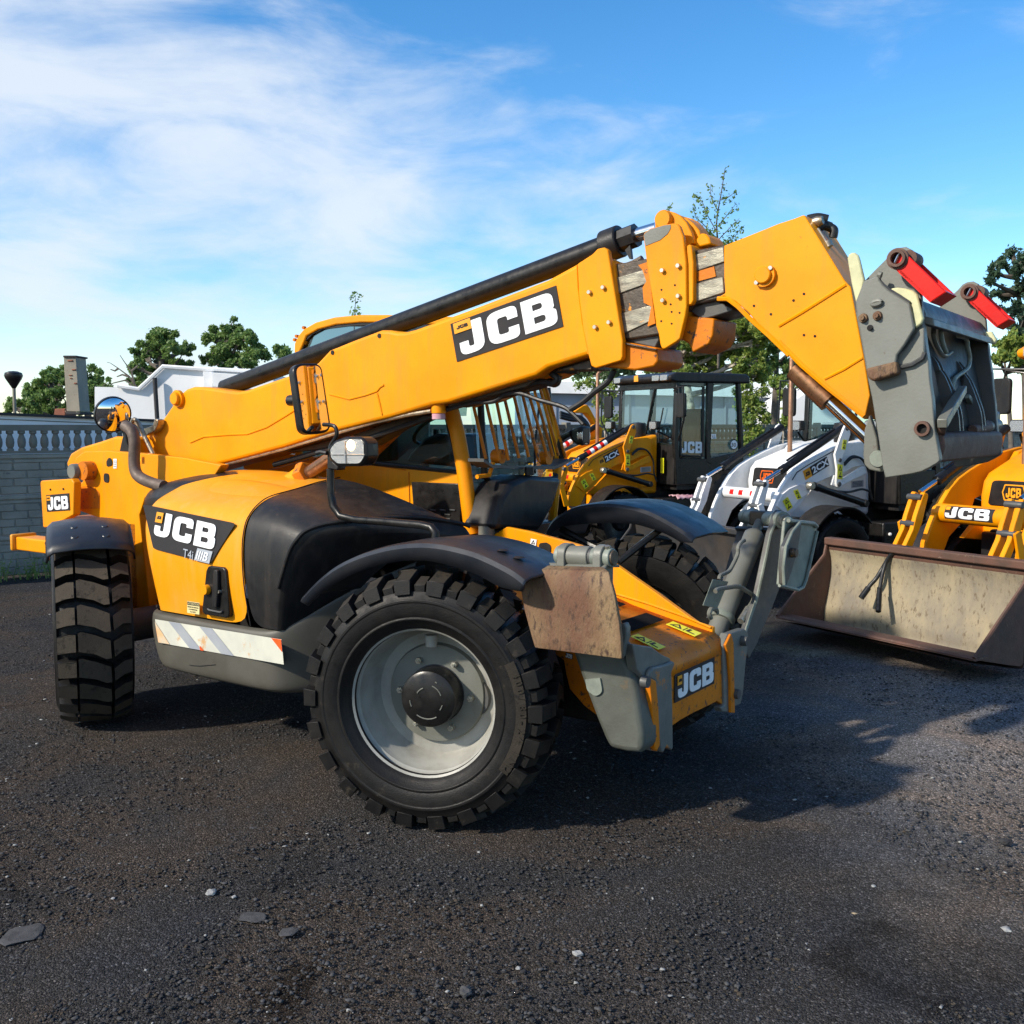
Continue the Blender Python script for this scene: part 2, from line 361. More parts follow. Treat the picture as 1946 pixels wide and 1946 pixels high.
def sticker(name, parent, bl, br, tl, mat='dec_s', kind='hazard'):
    mb = MB(); PM = plane_mat(bl, br, tl)
    mb.curve([[(0,0), (1,0), (1,1), (0,1)]], .002, PM @ Matrix.Translation((0, 0, .003)), 0)
    def q(pts): mb.curve([pts], .002, PM @ Matrix.Translation((0, 0, .005)), 1)
    if kind == 'hazard':
        mb.curve([[(.08,.2), (.28,.85), (.48,.2)], [(.16,.3), (.28,.68), (.40,.3)]], .002, PM @ Matrix.Translation((0, 0, .005)), 1)
        q([(.54,.15), (.56,.15), (.56,.85), (.54,.85)]); q([(.62,.25), (.9,.2), (.92,.28), (.7,.36), (.72,.8), (.64,.8)])
    elif kind == 'tall':
        mb.curve([[(.15,.58), (.5,.93), (.85,.58)], [(.33,.64), (.5,.82), (.67,.64)]], .002, PM @ Matrix.Translation((0, 0, .005)), 1)
        q([(.2,.12), (.8,.12), (.8,.2), (.5,.24), (.62,.44), (.52,.46), (.36,.24), (.2,.2)])
    elif kind == 'lines':
        for k in range(4): q([(.12,.15+.2*k), (.88,.15+.2*k), (.88,.21+.2*k), (.12,.21+.2*k)])
    return mb.obj(name, [M[mat], M['dec_k']], parent, smooth=False)
# ================================================================ TELEHANDLER
TH = R_(35.7)
O = (-0.3516, 4.8213, 0)
T = Frame(O, (math.cos(TH), -math.sin(TH), 0), (math.sin(TH), math.cos(TH), 0))
tele = empty('telehandler', O, -TH)
tag(tele, 'big yellow and black telescopic handler in the foreground, its boom raised over the other machines', 'telehandler')

# ---- boom: outer tube
bn, bf = .87, 1.22
pts = P2(T, 'a', [(720,905), (735,690), (850,600), (905,520), (945,465), (975,440), (1010,428), (1060,428), (1110,434), (1180,445), (1245,452), (1290,446), (1400,408), (1535,362), (1662,304)], bn)
pts += P2(T, 'c', [(275,275), (430,212), (590,152), (640,152), (690,163), (740,163), (800,148), (1100,40)], bn)
pts += P2(T, 'f', [(0,637), (240,505), (520,470), (590,1115), (330,1237), (0,1340)], bn)
pts += P2(T, 'c', [(1540,432), (1000,598), (905,612), (640,690), (285,776), (0,868)], bn)
pts += P2(T, 'a', [(1160,832), (900,902)], bn)
boom = MB().prism(pts, bn, bf).obj('boom', M['yel'], tele, .022, seg=3)
# pressed ridge lines of the side plate
mb = MB()
def ridge(fr_pts, r=.006, off=.002):
    mb.tube([(p[0], bn-off, p[1]) for p in fr_pts], r, 6)
ridge(P2(T, 'a', [(1000,720), (1070,690), (1190,680), (1300,675), (1400,640), (1500,580), (1570,535)], bn))
ridge(P2(T, 'c', [(280,545), (400,575), (500,550), (570,525), (590,500), (612,488)], bn)); ridge(P2(T, 'c', [(570,540), (585,600), (600,670)], bn))
ridge(P2(T, 'f', [(238,520), (245,700), (280,980), (330,1230)], bn), .004)
mb.obj('pressed_ridge', M['yel'], boom)
# rear boss and its pin
c = P3(T, 'a', (940,490), bn)
MB().lathe([(.001,-.05), (.040,-.05), (.045,-.042), (.045,-.025), (.060,-.025), (.060,0)], c, 'v', 28).obj('pivot_boss', M['yel'], boom)
mb = MB()
for k, x, y in (('c',583,187), ('c',297,290)):
    c = P3(T, k, (x,y), bn); mb.lathe([(.001,-.004), (.014,-.004), (.014,.01)], c, 'v', 16)
mb.obj('plug_hole', M['hole'], boom)
# front collar plate with bolts
pts = P2(T, 'f', [(240,510), (360,432), (400,390), (450,378), (482,398), (495,470), (600,1120), (600,1250), (588,1282), (385,1342), (350,1325), (325,1230), (285,1030), (250,760)], bn-.018)
MB().prism(pts, bn-.018, bn+.02).obj('collar_plate', M['yel'], boom, .006)
def bolts(pl, v, parent, name='bolt', r=.0125, m='zinc', k='f'):
    for p in pl:
        c = P3(T, k, p, v)
        o = MB().lathe([(.001,-.02), (r*.8,-.02), (r,-.014), (r,.002)], c, 'v', 6).obj(name, M[m], parent)
bolts([(343,738), (454,700), (390,1016), (501,978)], bn-.018, boom)
pts = P2(T, 'f', [(500,1110), (870,1178), (884,1290), (850,1330), (700,1360), (480,1335), (380,1330)], bn+.03)
MB().prism(pts, bn+.03, bf-.03).obj('lower_housing', M['yelw'], boom, .01)
pts = P2(T, 'f', [(600,1135), (868,1190), (868,1200), (600,1150)], bn+.01)
MB().prism(pts, bn+.01, bn+.035).obj('housing_rim', M['brown'], boom, .003)
# inner section showing greasy and scuffed steel
pts = P2(T, 'f', [(480,520), (640,495), (800,465), (850,780), (905,1075), (600,1120)], bn+.035)
sec2 = MB().prism(pts, bn+.035, bf-.035).obj('inner_section', M['brown'], boom, .01)
mb = MB()
mb.prism(P2(T, 'f', [(540,620), (800,548), (812,662), (565,752)], bn+.027), bn+.027, bn+.04)
mb.prism(P2(T, 'f', [(580,905), (835,835), (860,950), (605,1070)], bn+.027), bn+.027, bn+.04)
mb.obj('wear_strip', M['scuff'], sec2, .004)
MB().prism(P2(T, 'f', [(725,520), (800,495), (862,985), (800,1010), (830,850), (770,820), (760,700), (790,650), (760,560)], bn+.023), bn+.023, bn+.028).obj('paint_remnant', M['yelw'], sec2)
MB().prism(P2(T, 'f', [(600,1085), (900,1060), (890,1120), (860,1180), (640,1130)], bn+.06), bn+.06, bf-.06).obj('underside_channel', M['gryd'], sec2, .006)
mb = MB()
for a, b in (((520,500),(600,540)), ((600,545),(690,510)), ((690,510),(760,470))):
    mb.tube([P3(T,'f',a,bn+.1), P3(T,'f',b,bn+.1)], .02, 8)
mb.obj('hose_guide', M['brown'], sec2)
# middle collar
col2 = MB().prism(P2(T, 'f', [(765,285), (772,262), (820,228), (930,197), (1000,186), (1035,190), (1055,210), (1085,290), (1108,500), (1112,850), (1100,930), (1060,1105), (1030,1132), (935,1190), (912,1185), (900,1150), (888,1070), (868,1010), (850,870), (800,560), (782,420)], bn-.03), bn-.03, bn+.0).obj('middle_collar', M['yel'], boom, .006)
MB().prism(P2(T, 'f', [(770,283), (778,266), (822,234), (930,203), (985,196), (985,225), (960,270), (900,320), (784,366)], bn-.0325), bn-.0325, bn-.028).obj('primer_patch', M['gry'], col2)
bolts([(926,565), (1052,527), (930,804), (1053,768)], bn-.03, col2)
mb = MB()
for p in ((1019,680), (912,717), (985,833), (993,893), (1056,900), (993,987), (910,967)):
    mb.lathe([(.001,-.002), (.005,-.002), (.005,.004)], P3(T,'f',p,bn-.03), 'v', 10)
mb.obj('small_hole', M['hole'], col2)
MB().prism(P2(T, 'f', [(800,440), (1140,350), (1160,830), (1110,840), (1060,1080), (900,1100)], bn+.0), bn+.0, bf).obj('collar_body', M['yel'], col2, .008)
MB().prism(P2(T, 'f', [(1108,375), (1125,355), (1150,362), (1166,500), (1166,800), (1150,835), (1115,842)], bn-.012), bn-.012, bn+.03).obj('edge_frame', M['yel'], col2, .006)
MB().prism(P2(T, 'f', [(1060,1100), (1110,925), (1332,945), (1322,1080), (1290,1150), (1160,1218), (1130,1150)], bn+.04), bn+.04, bf-.04).obj('collar_housing', M['yelw'], col2, .008)
# ears on top of the collar
for i, (v0, v1, dx, dy) in enumerate(((.93,.965,0,0), (1.12,1.155,0,0))):
    pts = P2(T, 'f', [(860,330), (858,170), (880,115), (915,90), (960,84), (1010,98), (1060,125), (1110,180), (1150,260), (1170,345), (1000,400)], .93)
    MB().prism([(a, b) for a, b in pts], v0, v1).obj('lug', M['yel'], col2, .005)
pts = P2(T, 'f', [(1060,340), (1050,130), (1100,140), (1160,185), (1205,235), (1235,330)], .98)
MB().prism(pts, .985, 1.10).obj('lug_web', M['yel'], col2, .006)
pts = P2(T, 'f', [(1150,360), (1225,262), (1262,270), (1290,300), (1308,352), (1150,390)], .96)
MB().prism(pts, .96, 1.13).obj('lug_block', M['yel'], col2, .01)
c = P3(T, 'f', (938,158), .93); MB().lathe([(.001,-.03), (.04,-.03), (.045,-.02), (.045,.25), (.001,.25)], c, 'v', 24).obj('lug_pin', M['yel'], col2)
# front section and head
pts = P2(T, 'f', [(1120,410), (1420,355), (1440,760), (1340,802), (1170,835), (1120,900)], bn+.03)
sec3 = MB().prism(pts, bn+.03, bf-.03).obj('inner_section', M['brown'], boom, .01)
mb = MB()
mb.prism(P2(T, 'f', [(1165,440), (1405,372), (1415,492), (1175,575)], bn+.022), bn+.022, bn+.035)
mb.prism(P2(T, 'f', [(1165,672), (1400,612), (1412,740), (1180,815)], bn+.022), bn+.022, bn+.035)
mb.obj('wear_strip', M['scuff'], sec3, .004)
MB().prism(P2(T, 'f', [(1200,570), (1330,530), (1345,610), (1200,650)], bn+.024), bn+.024, bn+.03).obj('paint_remnant', M['yelw'], sec3)
MB().prism(P2(T, 'f', [(1120,870), (1330,795), (1480,865), (1480,885), (1330,930), (1230,955)], bn+.06), bn+.06, bf-.06).obj('underside_channel', M['gryd'], sec3, .006)
hn, hf = .875, 1.215
hp = P2(T, 'f', [(1345,800), (1420,742), (1400,610), (1330,575), (1325,530), (1415,495), (1408,364), (1300,356)], hn)
hp += P2(T, 'g', [(100,53), (160,29), (168,32), (430,458), (470,500), (520,760), (560,970), (598,1210), (562,1372), (330,1190), (150,1035), (0,868)], hn)
hp += P2(T, 'f', [(1700,1010), (1600,895), (1500,812), (1410,768), (1330,792)], hn)
hp = P2(T, 'f', [(1410,365)], hn)+P2(T, 'g', [(0,85), (100,53), (160,29), (168,32), (430,458), (470,500), (520,760), (560,970), (598,1210), (562,1372), (330,1190), (150,1035), (0,868)], hn)+P2(T, 'f', [(1700,1010), (1600,895), (1500,812), (1410,768), (1345,790), (1420,742), (1410,612)], hn)
head = MB().prism(hp, hn, hf).obj('boom_head', M['yel'], boom, .012)
mb = MB()
mb.tube([P3(T,'g',p,hn) for p in ((0,758), (150,670), (300,575), (440,485))], .008, 6)
mb.tube([P3(T,'g',p,hn) for p in ((300,1105), (430,1040), (550,965))], .007, 6)
mb.tube([P3(T,'f',p,hn-.001) for p in ((1360,790), (1440,790), (1520,850), (1620,950), (1760,1075), (1932,1240))], .012, 6)
mb.tube([P3(T,'g',p,hn-.001) for p in ((0,862), (150,1015), (330,1170), (560,1350))], .012, 6)
mb.obj('weld_seam', M['yel'], head)
c = P3(T, 'f', (1740,605), hn)
MB().lathe([(.001,-.04), (.034,-.04), (.038,-.036), (.038,-.022), (.052,-.022), (.052,.01)], c, 'v', 28).obj('pivot_boss', M['yel'], head)
for p in ((1797,548), (1686,664)): MB().lathe([(.001,-.030), (.010,-.030), (.010,0)], P3(T,'f',p,hn), 'v', 8).obj('bolt', M['zinc'], head)
mb = MB()
for p in ((1650,845), (1785,912)): mb.lathe([(.001,-.002), (.006,-.002), (.006,.004)], P3(T,'f',p,hn), 'v', 10)
for p in ((165,547), (97,590), (165,817), (237,824)): mb.lathe([(.001,-.002), (.006,-.002), (.006,.004)], P3(T,'g',p,hn), 'v', 10)
mb.obj('small_hole', M['hole'], head)
# hoses over the nose of the head
mb = MB()
A = P3(T,'g',(210,75),.95)
for k, (a, b) in enumerate((((190,60),(320,60)), ((250,120),(340,110)))):
    mb.tube(smooth_path([P3(T,'g',a,1.0), P3(T,'g',((a[0]+b[0])/2,min(a[1],b[1])-12),1.02), P3(T,'g',b,1.04)]), .022, 10)
mb.tube(smooth_path([P3(T,'g',(335,110),1.04), P3(T,'g',(362,130),1.04), P3(T,'g',(355,178),1.04)]), .02, 10)
mb.obj('hose', M['hose'], head)
mb = MB(); mb.tube([P3(T,'g',(215,80),.98), P3(T,'g',(260,72),.98), P3(T,'g',(290,62),.98)], [.02,.026,.02], 10)
mb.tube([P3(T,'g',(255,120),.96), P3(T,'g',(300,190),.96), P3(T,'g',(325,240),.96)], .008, 8)
mb.tube([P3(T,'g',(315,205),.97), P3(T,'g',(330,240),.97)], .02, 10); mb.obj('hose_fitting', M['pipe'], head)
# tilt ram under the head
mb = MB(); a = Vector(P3(T,'g',(110,1040),1.03)); b = Vector(P3(T,'g',(620,1520),1.03)); d = (b-a)
mb.cyl(a, a+d*.45, .055); ram = mb.obj('tilt_ram', M['rod'], boom)
MB().cyl(a+d*.44, b, .034).obj('ram_rod', M['chr'], ram)
MB().prism(P2(T, 'g', [(580,1530), (640,1495), (665,1545), (600,1575)], .98), .95, 1.09).obj('ram_end', M['yelw'], ram, .01)

# black extension ram along the top of the boom
a = Vector((*T.v((427.5,738), 1.045)[:1], 1.045, T.v((427.5,738), 1.045)[1])); b_ = T.v((1158,466), 1.045); b = Vector((b_[0], 1.045, b_[1])); d = (b-a).normalized()
xr = MB().cyl(a, b, .060, n=32).obj('extension_ram', M['blkm'], boom)
MB().cyl(b-d*.03, b+d*.075, .084, n=36).obj('ram_collar', M['blk'], xr, .008)
MB().cyl(b+d*.06, b+d*.165, .062, n=8).obj('gland', M['hose'], xr)
e_ = T.v(Z('f',880,232), 1.045); MB().cyl(b+d*.15, Vector((e_[0], 1.045, e_[1])), .036).obj('ram_rod', M['chr'], xr)
MB().prism(P2(T,'f',[(620,400),(660,360),(672,470),(655,470)],1.0), 1.0, 1.02).obj('tab', M['blk'], xr)

# logo on the boom
LB = [P3(T, 'c', p, bn) for p in ((1060,347), (1710,130), (1020,115))]
logo('logo_sticker', boom, *LB, text=(.06,.10,.91,.80), square=(.03,.70,.17,.27))

# pipes and hoses below the boom
def vpath(k, pl, v): return [P3(T, k, p, v) for p in pl]
pp = MB()
pp.tube(vpath('a', [(1130,850), (1500,752)], .9)+vpath('c', [(80,855), (300,790), (560,715), (760,670), (900,648)], .9), .013, 8)
pp.obj('hydraulic_pipe', M['pipe'], boom)
hz = MB()
hz.tube(smooth_path(vpath('c', [(-60,975), (150,915), (380,850), (560,800), (760,730), (900,680), (1010,630), (1200,560), (1400,520), (1560,470), (1640,480), (1670,445), (1630,400), (1800,400)], .98)), .018, 8)
hz.tube(smooth_path(vpath('c', [(900,660), (1100,600), (1300,555), (1420,530), (1500,480), (1570,430), (1600,455), (1660,480), (1680,430)], 1.06)), .022, 8)
hz.tube(smooth_path(vpath('c', [(1000,640), (1150,600), (1280,590), (1350,550), (1440,540), (1560,580), (1700,620), (1760,660), (1830,730)], .95)), .012, 8)
hz.tube(smooth_path(vpath('c', [(1750,640), (1830,590), (1900,530), (1980,470), (2020,400)], .95)), .016, 8)
hz.tube(smooth_path(vpath('c', [(960,690), (860,680), (800,720), (720,750)], .97)), .01, 8)
hz.obj('hydraulic_hose', M['hose'], boom)
ht = MB(); ht.prism(P2(T,'c',[(1000,605),(1500,450),(1680,380),(1880,330),(1880,395),(1700,400),(1600,410),(1480,500),(1000,625)], .95), .95, 1.15)
ht.prism(P2(T,'c',[(0,900),(400,800),(720,690),(900,640),(900,660),(700,750),(520,860),(480,860)], 1.0), 1.0, 1.12); ht.obj('hose_tray', M['brown'], boom, .005)
mb = MB(); a = P3(T,'c',(1480,470),.9)
for k in range(4):
    p = [(1380+70*k,470-20*k), (1440+60*k,455-22*k), (1500+50*k,450-20*k)]
    mb.tube(smooth_path(vpath('c', p, .93+.03*k)), .012, 8)
mb.obj('steel_pipe', M['pipe'], boom)
MB().prism(P2(T,'c',[(-300,1060),(0,985),(250,915),(480,835),(765,690),(735,750),(520,955),(470,962),(330,955),(250,1000),(0,1090)],1.24), 1.22, 1.28).obj('frame_brace', M['yelw'], tele, .008)
# boom rest with pink pad
c = P3(T, 'c', (945,600), .93)
MB().lathe([(.001,.03), (.042,.03), (.042,-.06), (.001,-.06)], c, 'z', 24).obj('rest_pad', M['yel'], boom, .004)
MB().lathe([(.001,-.06), (.039,-.06), (.039,-.095), (.001,-.095)], c, 'z', 24).obj('pad_face', M['pink'], boom, .004)

# lift ram
mb = MB(); a = Vector(P3(T,'c',(60,1090),.75)); b = Vector(P3(T,'c',(250,960),.75)); d = (b-a)
lr = MB().tube([a-d*1.2, a, a+d*.35, a+d*.36], [.075,.075,.075,.06], 20).obj('lift_ram', M['yel'], tele)
MB().tube([a+d*.3, a+d*.42, a+d*.5], [.09,.09,.08], 6).obj('gland_nut', M['yelw'], lr, .004)
MB().cyl(a+d*.4, b+d*.9, .042).obj('ram_rod', M['rod'], lr)

# ---- rear frame
fv = .62
fp = P2(T, 'a', [(388,830), (398,800), (440,768), (560,764), (730,776), (960,800), (1160,838), (1120,900), (960,960), (760,1010), (730,1100), (790,1620), (700,1640), (680,1240), (560,1130), (390,1070), (385,935), (430,930), (448,890), (430,840)], fv)
frame_ = MB().prism(fp, fv, fv+.07).obj('rear_frame', M['yel'], tele, .006)
MB().prism(P2(T, 'a', [(395,830), (420,775), (470,745), (560,718), (600,705), (650,688), (735,690), (760,800), (600,900), (430,900)], .80), .72, 1.35).obj('rear_crossmember', M['yel'], frame_, .02)
mb = MB(); mb.curve([rpoly([(0,0,.3), (1,0,.3), (1,.55,.45), (.5,1,.4), (0,.6,.3)])], .004, plane_mat(*[P3(T,'a',p,fv-.003) for p in ((560,848),(590,840),(558,800))]), 0)
mb.obj('frame_hole', M['hole'], frame_); mb = MB()
mb.curve([rpoly([(0,0,.4), (1,0,.4), (1,1,.4), (0,1,.4)])], .004, plane_mat(*[P3(T,'a',p,fv-.003) for p in ((545,928),(572,932),(545,880))]), 0)
mb.obj('frame_hole', M['hole'], frame_)
mb = MB(); mb.curve([rpoly([(0,0), (1,0), (1,.75,.4), (.5,1.0,.5), (0,.75,.4)], 8)], .004, plane_mat(*[P3(T,'a',p,fv-.003) for p in ((374,1068),(522,1066),(374,945))]), 0); mb.obj('painted_recess_shade', M['yelw'], frame_)  # flat disc; its darker paint stands for the shade inside a round hole
sticker('label', frame_, *[P3(T,'a',p,fv) for p in ((597,856),(614,856),(597,806))], mat='dec_w', kind='lines')
sticker('warning_sticker', frame_, *[P3(T,'a',p,fv-.02) for p in ((726,820),(740,820),(726,785))], kind='tall')
# rear pivot pin
c = P3(T,'a',(372,872), .50); MB().lathe([(.001,0), (.05,0), (.055,.01), (.055,.05)], c, 'v', 24).obj('pin_head', M['gry'], frame_)
MB().lathe([(.001,.04), (.068,.04), (.068,.2)], P3(T,'a',(405,870), .50), 'v', 28).obj('pin_sleeve', M['yelw'], frame_)
# counterweight panel with sticker, light bar
pv = .46
pan = MB().prism(P2(T, 'a', [(210,928), (218,920), (375,910), (388,930), (385,1100), (265,1165), (225,1165)], pv), pv, pv+.06).obj('rear_panel', M['yel'], tele, .008)
logo('logo_sticker', pan, *[P3(T,'a',p,pv) for p in ((249,1083), (369,1075), (244,996))], text=(.08,.08,.88,.78), square=(.05,.66,.16,.28))
mb = MB()
for p in ((266,967), (334,964)): mb.lathe([(.001,-.006), (.008,-.006), (.008,.002)], P3(T,'a',p,pv), 'v', 8)
mb.obj('small_bolt', M['hole'], pan)
q0 = P3(T,'a',(80,1215),.36); q1 = P3(T,'a',(300,1198),.36); q2 = P3(T,'a',(80,1283),.36)
lb = MB().box(q0[0], q1[0]+.05, .36, .52, q2[2], q0[2]).obj('light_bar', M['yel'], tele, .01)
MB().box(q0[0]-.03, q0[0]+.005, .33, .53, q2[2]-.005, q0[2]+.02).obj('end_plate', M['yelf'], lb, .012)
MB().tube(smooth_path(vpath('a', [(255,1235), (240,1250), (262,1275), (285,1275)], .35)), .008, 8).obj('cable', M['hose'], lb)
MB().box(T.v(Z('a',330,1200),.6)[0], T.v(Z('a',700,1200),.6)[0], .62, 1.6, .55, 1.25).obj('chassis_rail', M['yelw'], tele, .01)
MB().box(-3.6, .5, .72, 1.4, .42, .80).obj('chassis', M['blk'], tele, .02)
for u_ in (-2.96, 0): MB().cyl((u_, .25, .60), (u_, 1.95, .60), .11).obj('axle', M['gryd'], tele)
MB().tube(smooth_path([(-2.75,.62,1.15), (-2.6,.5,1.0), (-2.62,.5,.7)]), .03, 8).obj('brake_hose', M['hose'], tele)

# ---- engine bay cover, lofted
def zt(u): return 1.655 - .11*max(0, (u+2.0))/1.4
def prof(u, du):
    t = zt(u)
    return [(u+du[0], .085, .812), (u+du[1], .06, 1.05), (u+du[2], .07, 1.25), (u+du[3], .09, 1.37), (u+du[4], .125, 1.435), (u+du[5], .19, 1.49), (u+du[6], .30, 1.53), (u+du[6], .48, t-.055), (u+du[6], .68, t-.02), (u+du[6], .86, t), (u+du[6], .90, t-.03), (u+du[6], .90, 1.0)]
n0 = [0]*7
rear0 = [(-2.36,.16,.812), (-2.40,.12,1.05), (-2.48,.14,1.25), (-2.50,.16,1.36), (-2.51,.19,1.42), (-2.52,.24,1.465), (-2.54,.33,1.50), (-2.56,.48,1.56), (-2.6,.68,1.60), (-2.6,.86,1.62), (-2.6,.90,1.6), (-2.6,.90,1.0)]
rear1 = [(-2.30,.085,.812), (-2.34,.055,1.05), (-2.42,.065,1.25), (-2.44,.09,1.37), (-2.44,.125,1.43), (-2.45,.19,1.485), (-2.46,.30,1.525), (-2.48,.48,1.592), (-2.5,.68,1.63), (-2.5,.86,1.65), (-2.5,.90,1.62), (-2.5,.90,1.0)]
rows = [[(p[0]+.0, .9, p[2]) for p in rear0], rear0, rear1]
for u in (-2.3+.05, -2.1, -1.9, -1.7): rows.append(prof(u, n0))
bnd = prof(-1.49, [.04,.02,.0,-.0,0,0,-.02]); rows.append(bnd)
cov = MB().grid(rows).obj('engine_cover', M['yelf'], tele)
cov.modifiers.new('s', 'SUBSURF').levels = 2; cov.modifiers['s'].render_levels = 2
# raised blister on the top
mb = MB(); rws = []
for i in range(9):
    a = i/8; rr = []
    for j in range(7):
        b = j/6; u = -2.25+.85*a; v = .26+.30*b; h = .028*math.sin(math.pi*a)**.7*math.sin(math.pi*b)**.8
        zz = np.interp(v, [.19,.30,.48,.68], [1.49,1.53,zt(u)-.055,zt(u)-.02]); rr.append((u, v, zz-.012+h))
    rws.append(rr)
bl = MB().grid(rws).obj('blister', M['yelf'], cov); bl.modifiers.new('s', 'SUBSURF').levels = 2; bl.modifiers['s'].render_levels = 2
# black moulded front of the cover
c3 = prof(-1.47, [.04,.02,.0,0,0,0,-.02])
c3 = [(p[0], p[1]-.004 if i < 7 else p[1], p[2]+(.004 if i > 3 else 0)) for i, p in enumerate(c3)]
c4 = prof(-1.28, n0)
def mixrow(a, b, f): return [tuple(x*(1-f)+y*f for x, y in zip(p, q)) for p, q in zip(a, b)]
c5 = [(-1.235,.09,.812), (-1.185,.065,1.05), (-1.11,.08,1.25), (-1.06,.10,1.33), (-1.02,.13,1.375), (-.96,.20,1.405), (-.88,.30,1.42), (-.78,.48,1.43), (-.66,.68,1.42), (-.54,.86,1.38), (-.5,.90,1.36), (-.5,.90,1.0)]
c6 = [(-1.20,.12,.812), (-1.15,.10,1.04), (-1.07,.12,1.22), (-1.01,.15,1.29), (-.97,.18,1.33), (-.90,.26,1.35), (-.82,.36,1.36), (-.70,.54,1.36), (-.58,.72,1.34), (-.50,.86,1.31), (-.47,.92,1.28), (-.47,.92,1.0)]
c7 = [(-1.14,.45,.70), (-1.05,.45,1.0), (-.95,.48,1.14), (-.90,.50,1.18), (-.88,.52,1.20), (-.84,.55,1.22), (-.78,.62,1.23), (-.66,.7,1.24), (-.55,.8,1.24), (-.47,.9,1.24), (-.45,.95,1.2), (-.45,.95,1.0)]
cf = MB().grid([c3, c4, mixrow(c5, c4, .14), c5, mixrow(c5, c6, .25), c6, c7]).obj('front_cover', M['blk'], tele); cf.modifiers.new('s', 'SUBSURF').levels = 2; cf.modifiers['s'].render_levels = 2
MB().tube(smooth_path([Vector(p)+Vector((.004, -.004 if i < 7 else 0, .003 if i > 4 else 0)) for i, p in enumerate(bnd[:10])], 4), .0035, 6).obj('panel_gap', M['hole'], cov)
MB().lathe([(.001,-.004),(.008,-.004),(.009,.002)], P3(T,'o',(316,1175),.078), 'v', 10).obj('screw', M['hole'], cov)
# trapezoid badge
bv = .07
B0, B1, B2 = [P3(T, 'o', p, bv) for p in ((195,800), (905,925), (195,395))]
PMi = plane_mat(B0, B1, B2).inverted()
def uvp(k, p, v): q = PMi @ Vector(P3(T, k, p, v)); return (q.x, q.y)
quad = [uvp('o', p, bv) for p in ((190,396), (905,543), (740,848), (300,735))]
BN = (.028, -.01)   # the panel leans: lift the badge off it
def tilt(p): return Vector((p[0], .052+.105*max(0, p[2]-1.12), p[2]))
bad = MB(); PB = plane_mat(tilt(B0), tilt(B1), tilt(B2))
bad.curve([rpoly([(quad[0][0], quad[0][1], .03), (quad[1][0], quad[1][1], .04), (quad[2][0], quad[2][1], .02), (quad[3][0], quad[3][1], .06)])], .004, PB, 0)
PL = plane_mat(*[tilt(P3(T, 'o', p, bv)) for p in ((297,630), (762,745), (310,450))])
letters(bad, PL, 0, 0, 1, 1, 1, .006)
PS = plane_mat(*[tilt(P3(T, 'o', p, bv)) for p in ((302,532), (354,542), (310,455))])
bad.curve([[(0,0), (1,0), (1,1), (0,1)]], .003, PS @ Matrix.Translation((0,0,.008)), 2); letters(bad, PS, .2,.35,.6,.3, 0, .0105)
Pt = plane_mat(*[tilt(P3(T, 'o', p, bv)) for p in ((532,800), (618,822), (532,722))]); bad.text('T4i', Pt @ Matrix.Translation((0,0,.006)) @ Matrix.Diagonal((.72,1.25,1,1)), .002, 3)
Pq = plane_mat(*[tilt(P3(T, 'o', p, bv)) for p in ((622,820), (738,848), (640,730))]); bad.curve([[(0,0), (1,0), (1,1), (0,1)]], .003, Pq @ Matrix.Translation((0,0,.006)), 3)
bad.text('IIIB', Pq @ Matrix.Translation((.06,.14,.010)) @ Matrix.Diagonal((.60,1.0,1,1)), .002, 1)
bad.obj('badge', [M['dec_k'], M['dec_w'], M['dec_y'], M['dec_g']], cov, smooth=False)
# door latch recess
lv = .07
mb = MB(); mb.prism(P2(T, 'o', [(705,872), (720,868), (820,880), (838,900), (866,1225), (862,1255), (840,1266), (680,1240), (662,1220), (660,1190), (690,905)], lv-.022), lv-.022, lv+.03)
lat = mb.obj('latch_panel', M['blkm'], cov, .006)
MB().prism(P2(T, 'o', [(745,905), (755,898), (775,902), (778,1050), (768,1190), (735,1185), (733,1080)], lv-.045), lv-.045, lv-.02).obj('latch_handle', M['blk'], lat, .006)
MB().lathe([(.001,-.03), (.026,-.03), (.03,-.02), (.03,.0)], P3(T,'o',(705,1048),lv-.02), 'v', 20).obj('filler_cap', M['yelf'], lat)
MB().lathe([(.001,-.02), (.010,-.02), (.012,.0)], P3(T,'o',(802,1062),lv-.02), 'v', 14).obj('lock', M['zinc'], lat)
MB().tube(vpath('o', [(705,1195), (715,1205), (800,1222), (815,1215)], lv-.03), .006, 8).obj('pull_ring', M['gryd'], lat)
st = MB(); PMs = plane_mat(*[P3(T,'o',p,.045) for p in ((547,1225), (640,1240), (548,1136))])
st.curve([[(0,0), (1,0), (1,1), (0,1)]], .002, PMs, 0); st.curve([[(.03,.70), (.97,.70), (.97,.96), (.03,.96)]], .002, PMs @ Matrix.Translation((0,0,.002)), 1)
st.text('ATTENTION', PMs @ Matrix.Translation((.07,.76,.004)) @ Matrix.Diagonal((.165,.22,1,1)), .001, 0)
for i, tx in enumerate(('RISQUE DE FREINAGE', 'A LA FERMETURE', 'DU CAPOT')): st.text(tx, PMs @ Matrix.Translation((.5,.50-.2*i,.004)) @ Matrix.Diagonal((.09,.15,1,1)), .001, 1, align='CENTER')
st.obj('notice_sticker', [M['beige'], M['dec_k']], cov, smooth=False)
MB().tube(smooth_path([Vector(p)+Vector((-.004,-.004,.004)) for p in c5[1:11]], 4), .011, 8).obj('cover_edge', M['blk'], cf)
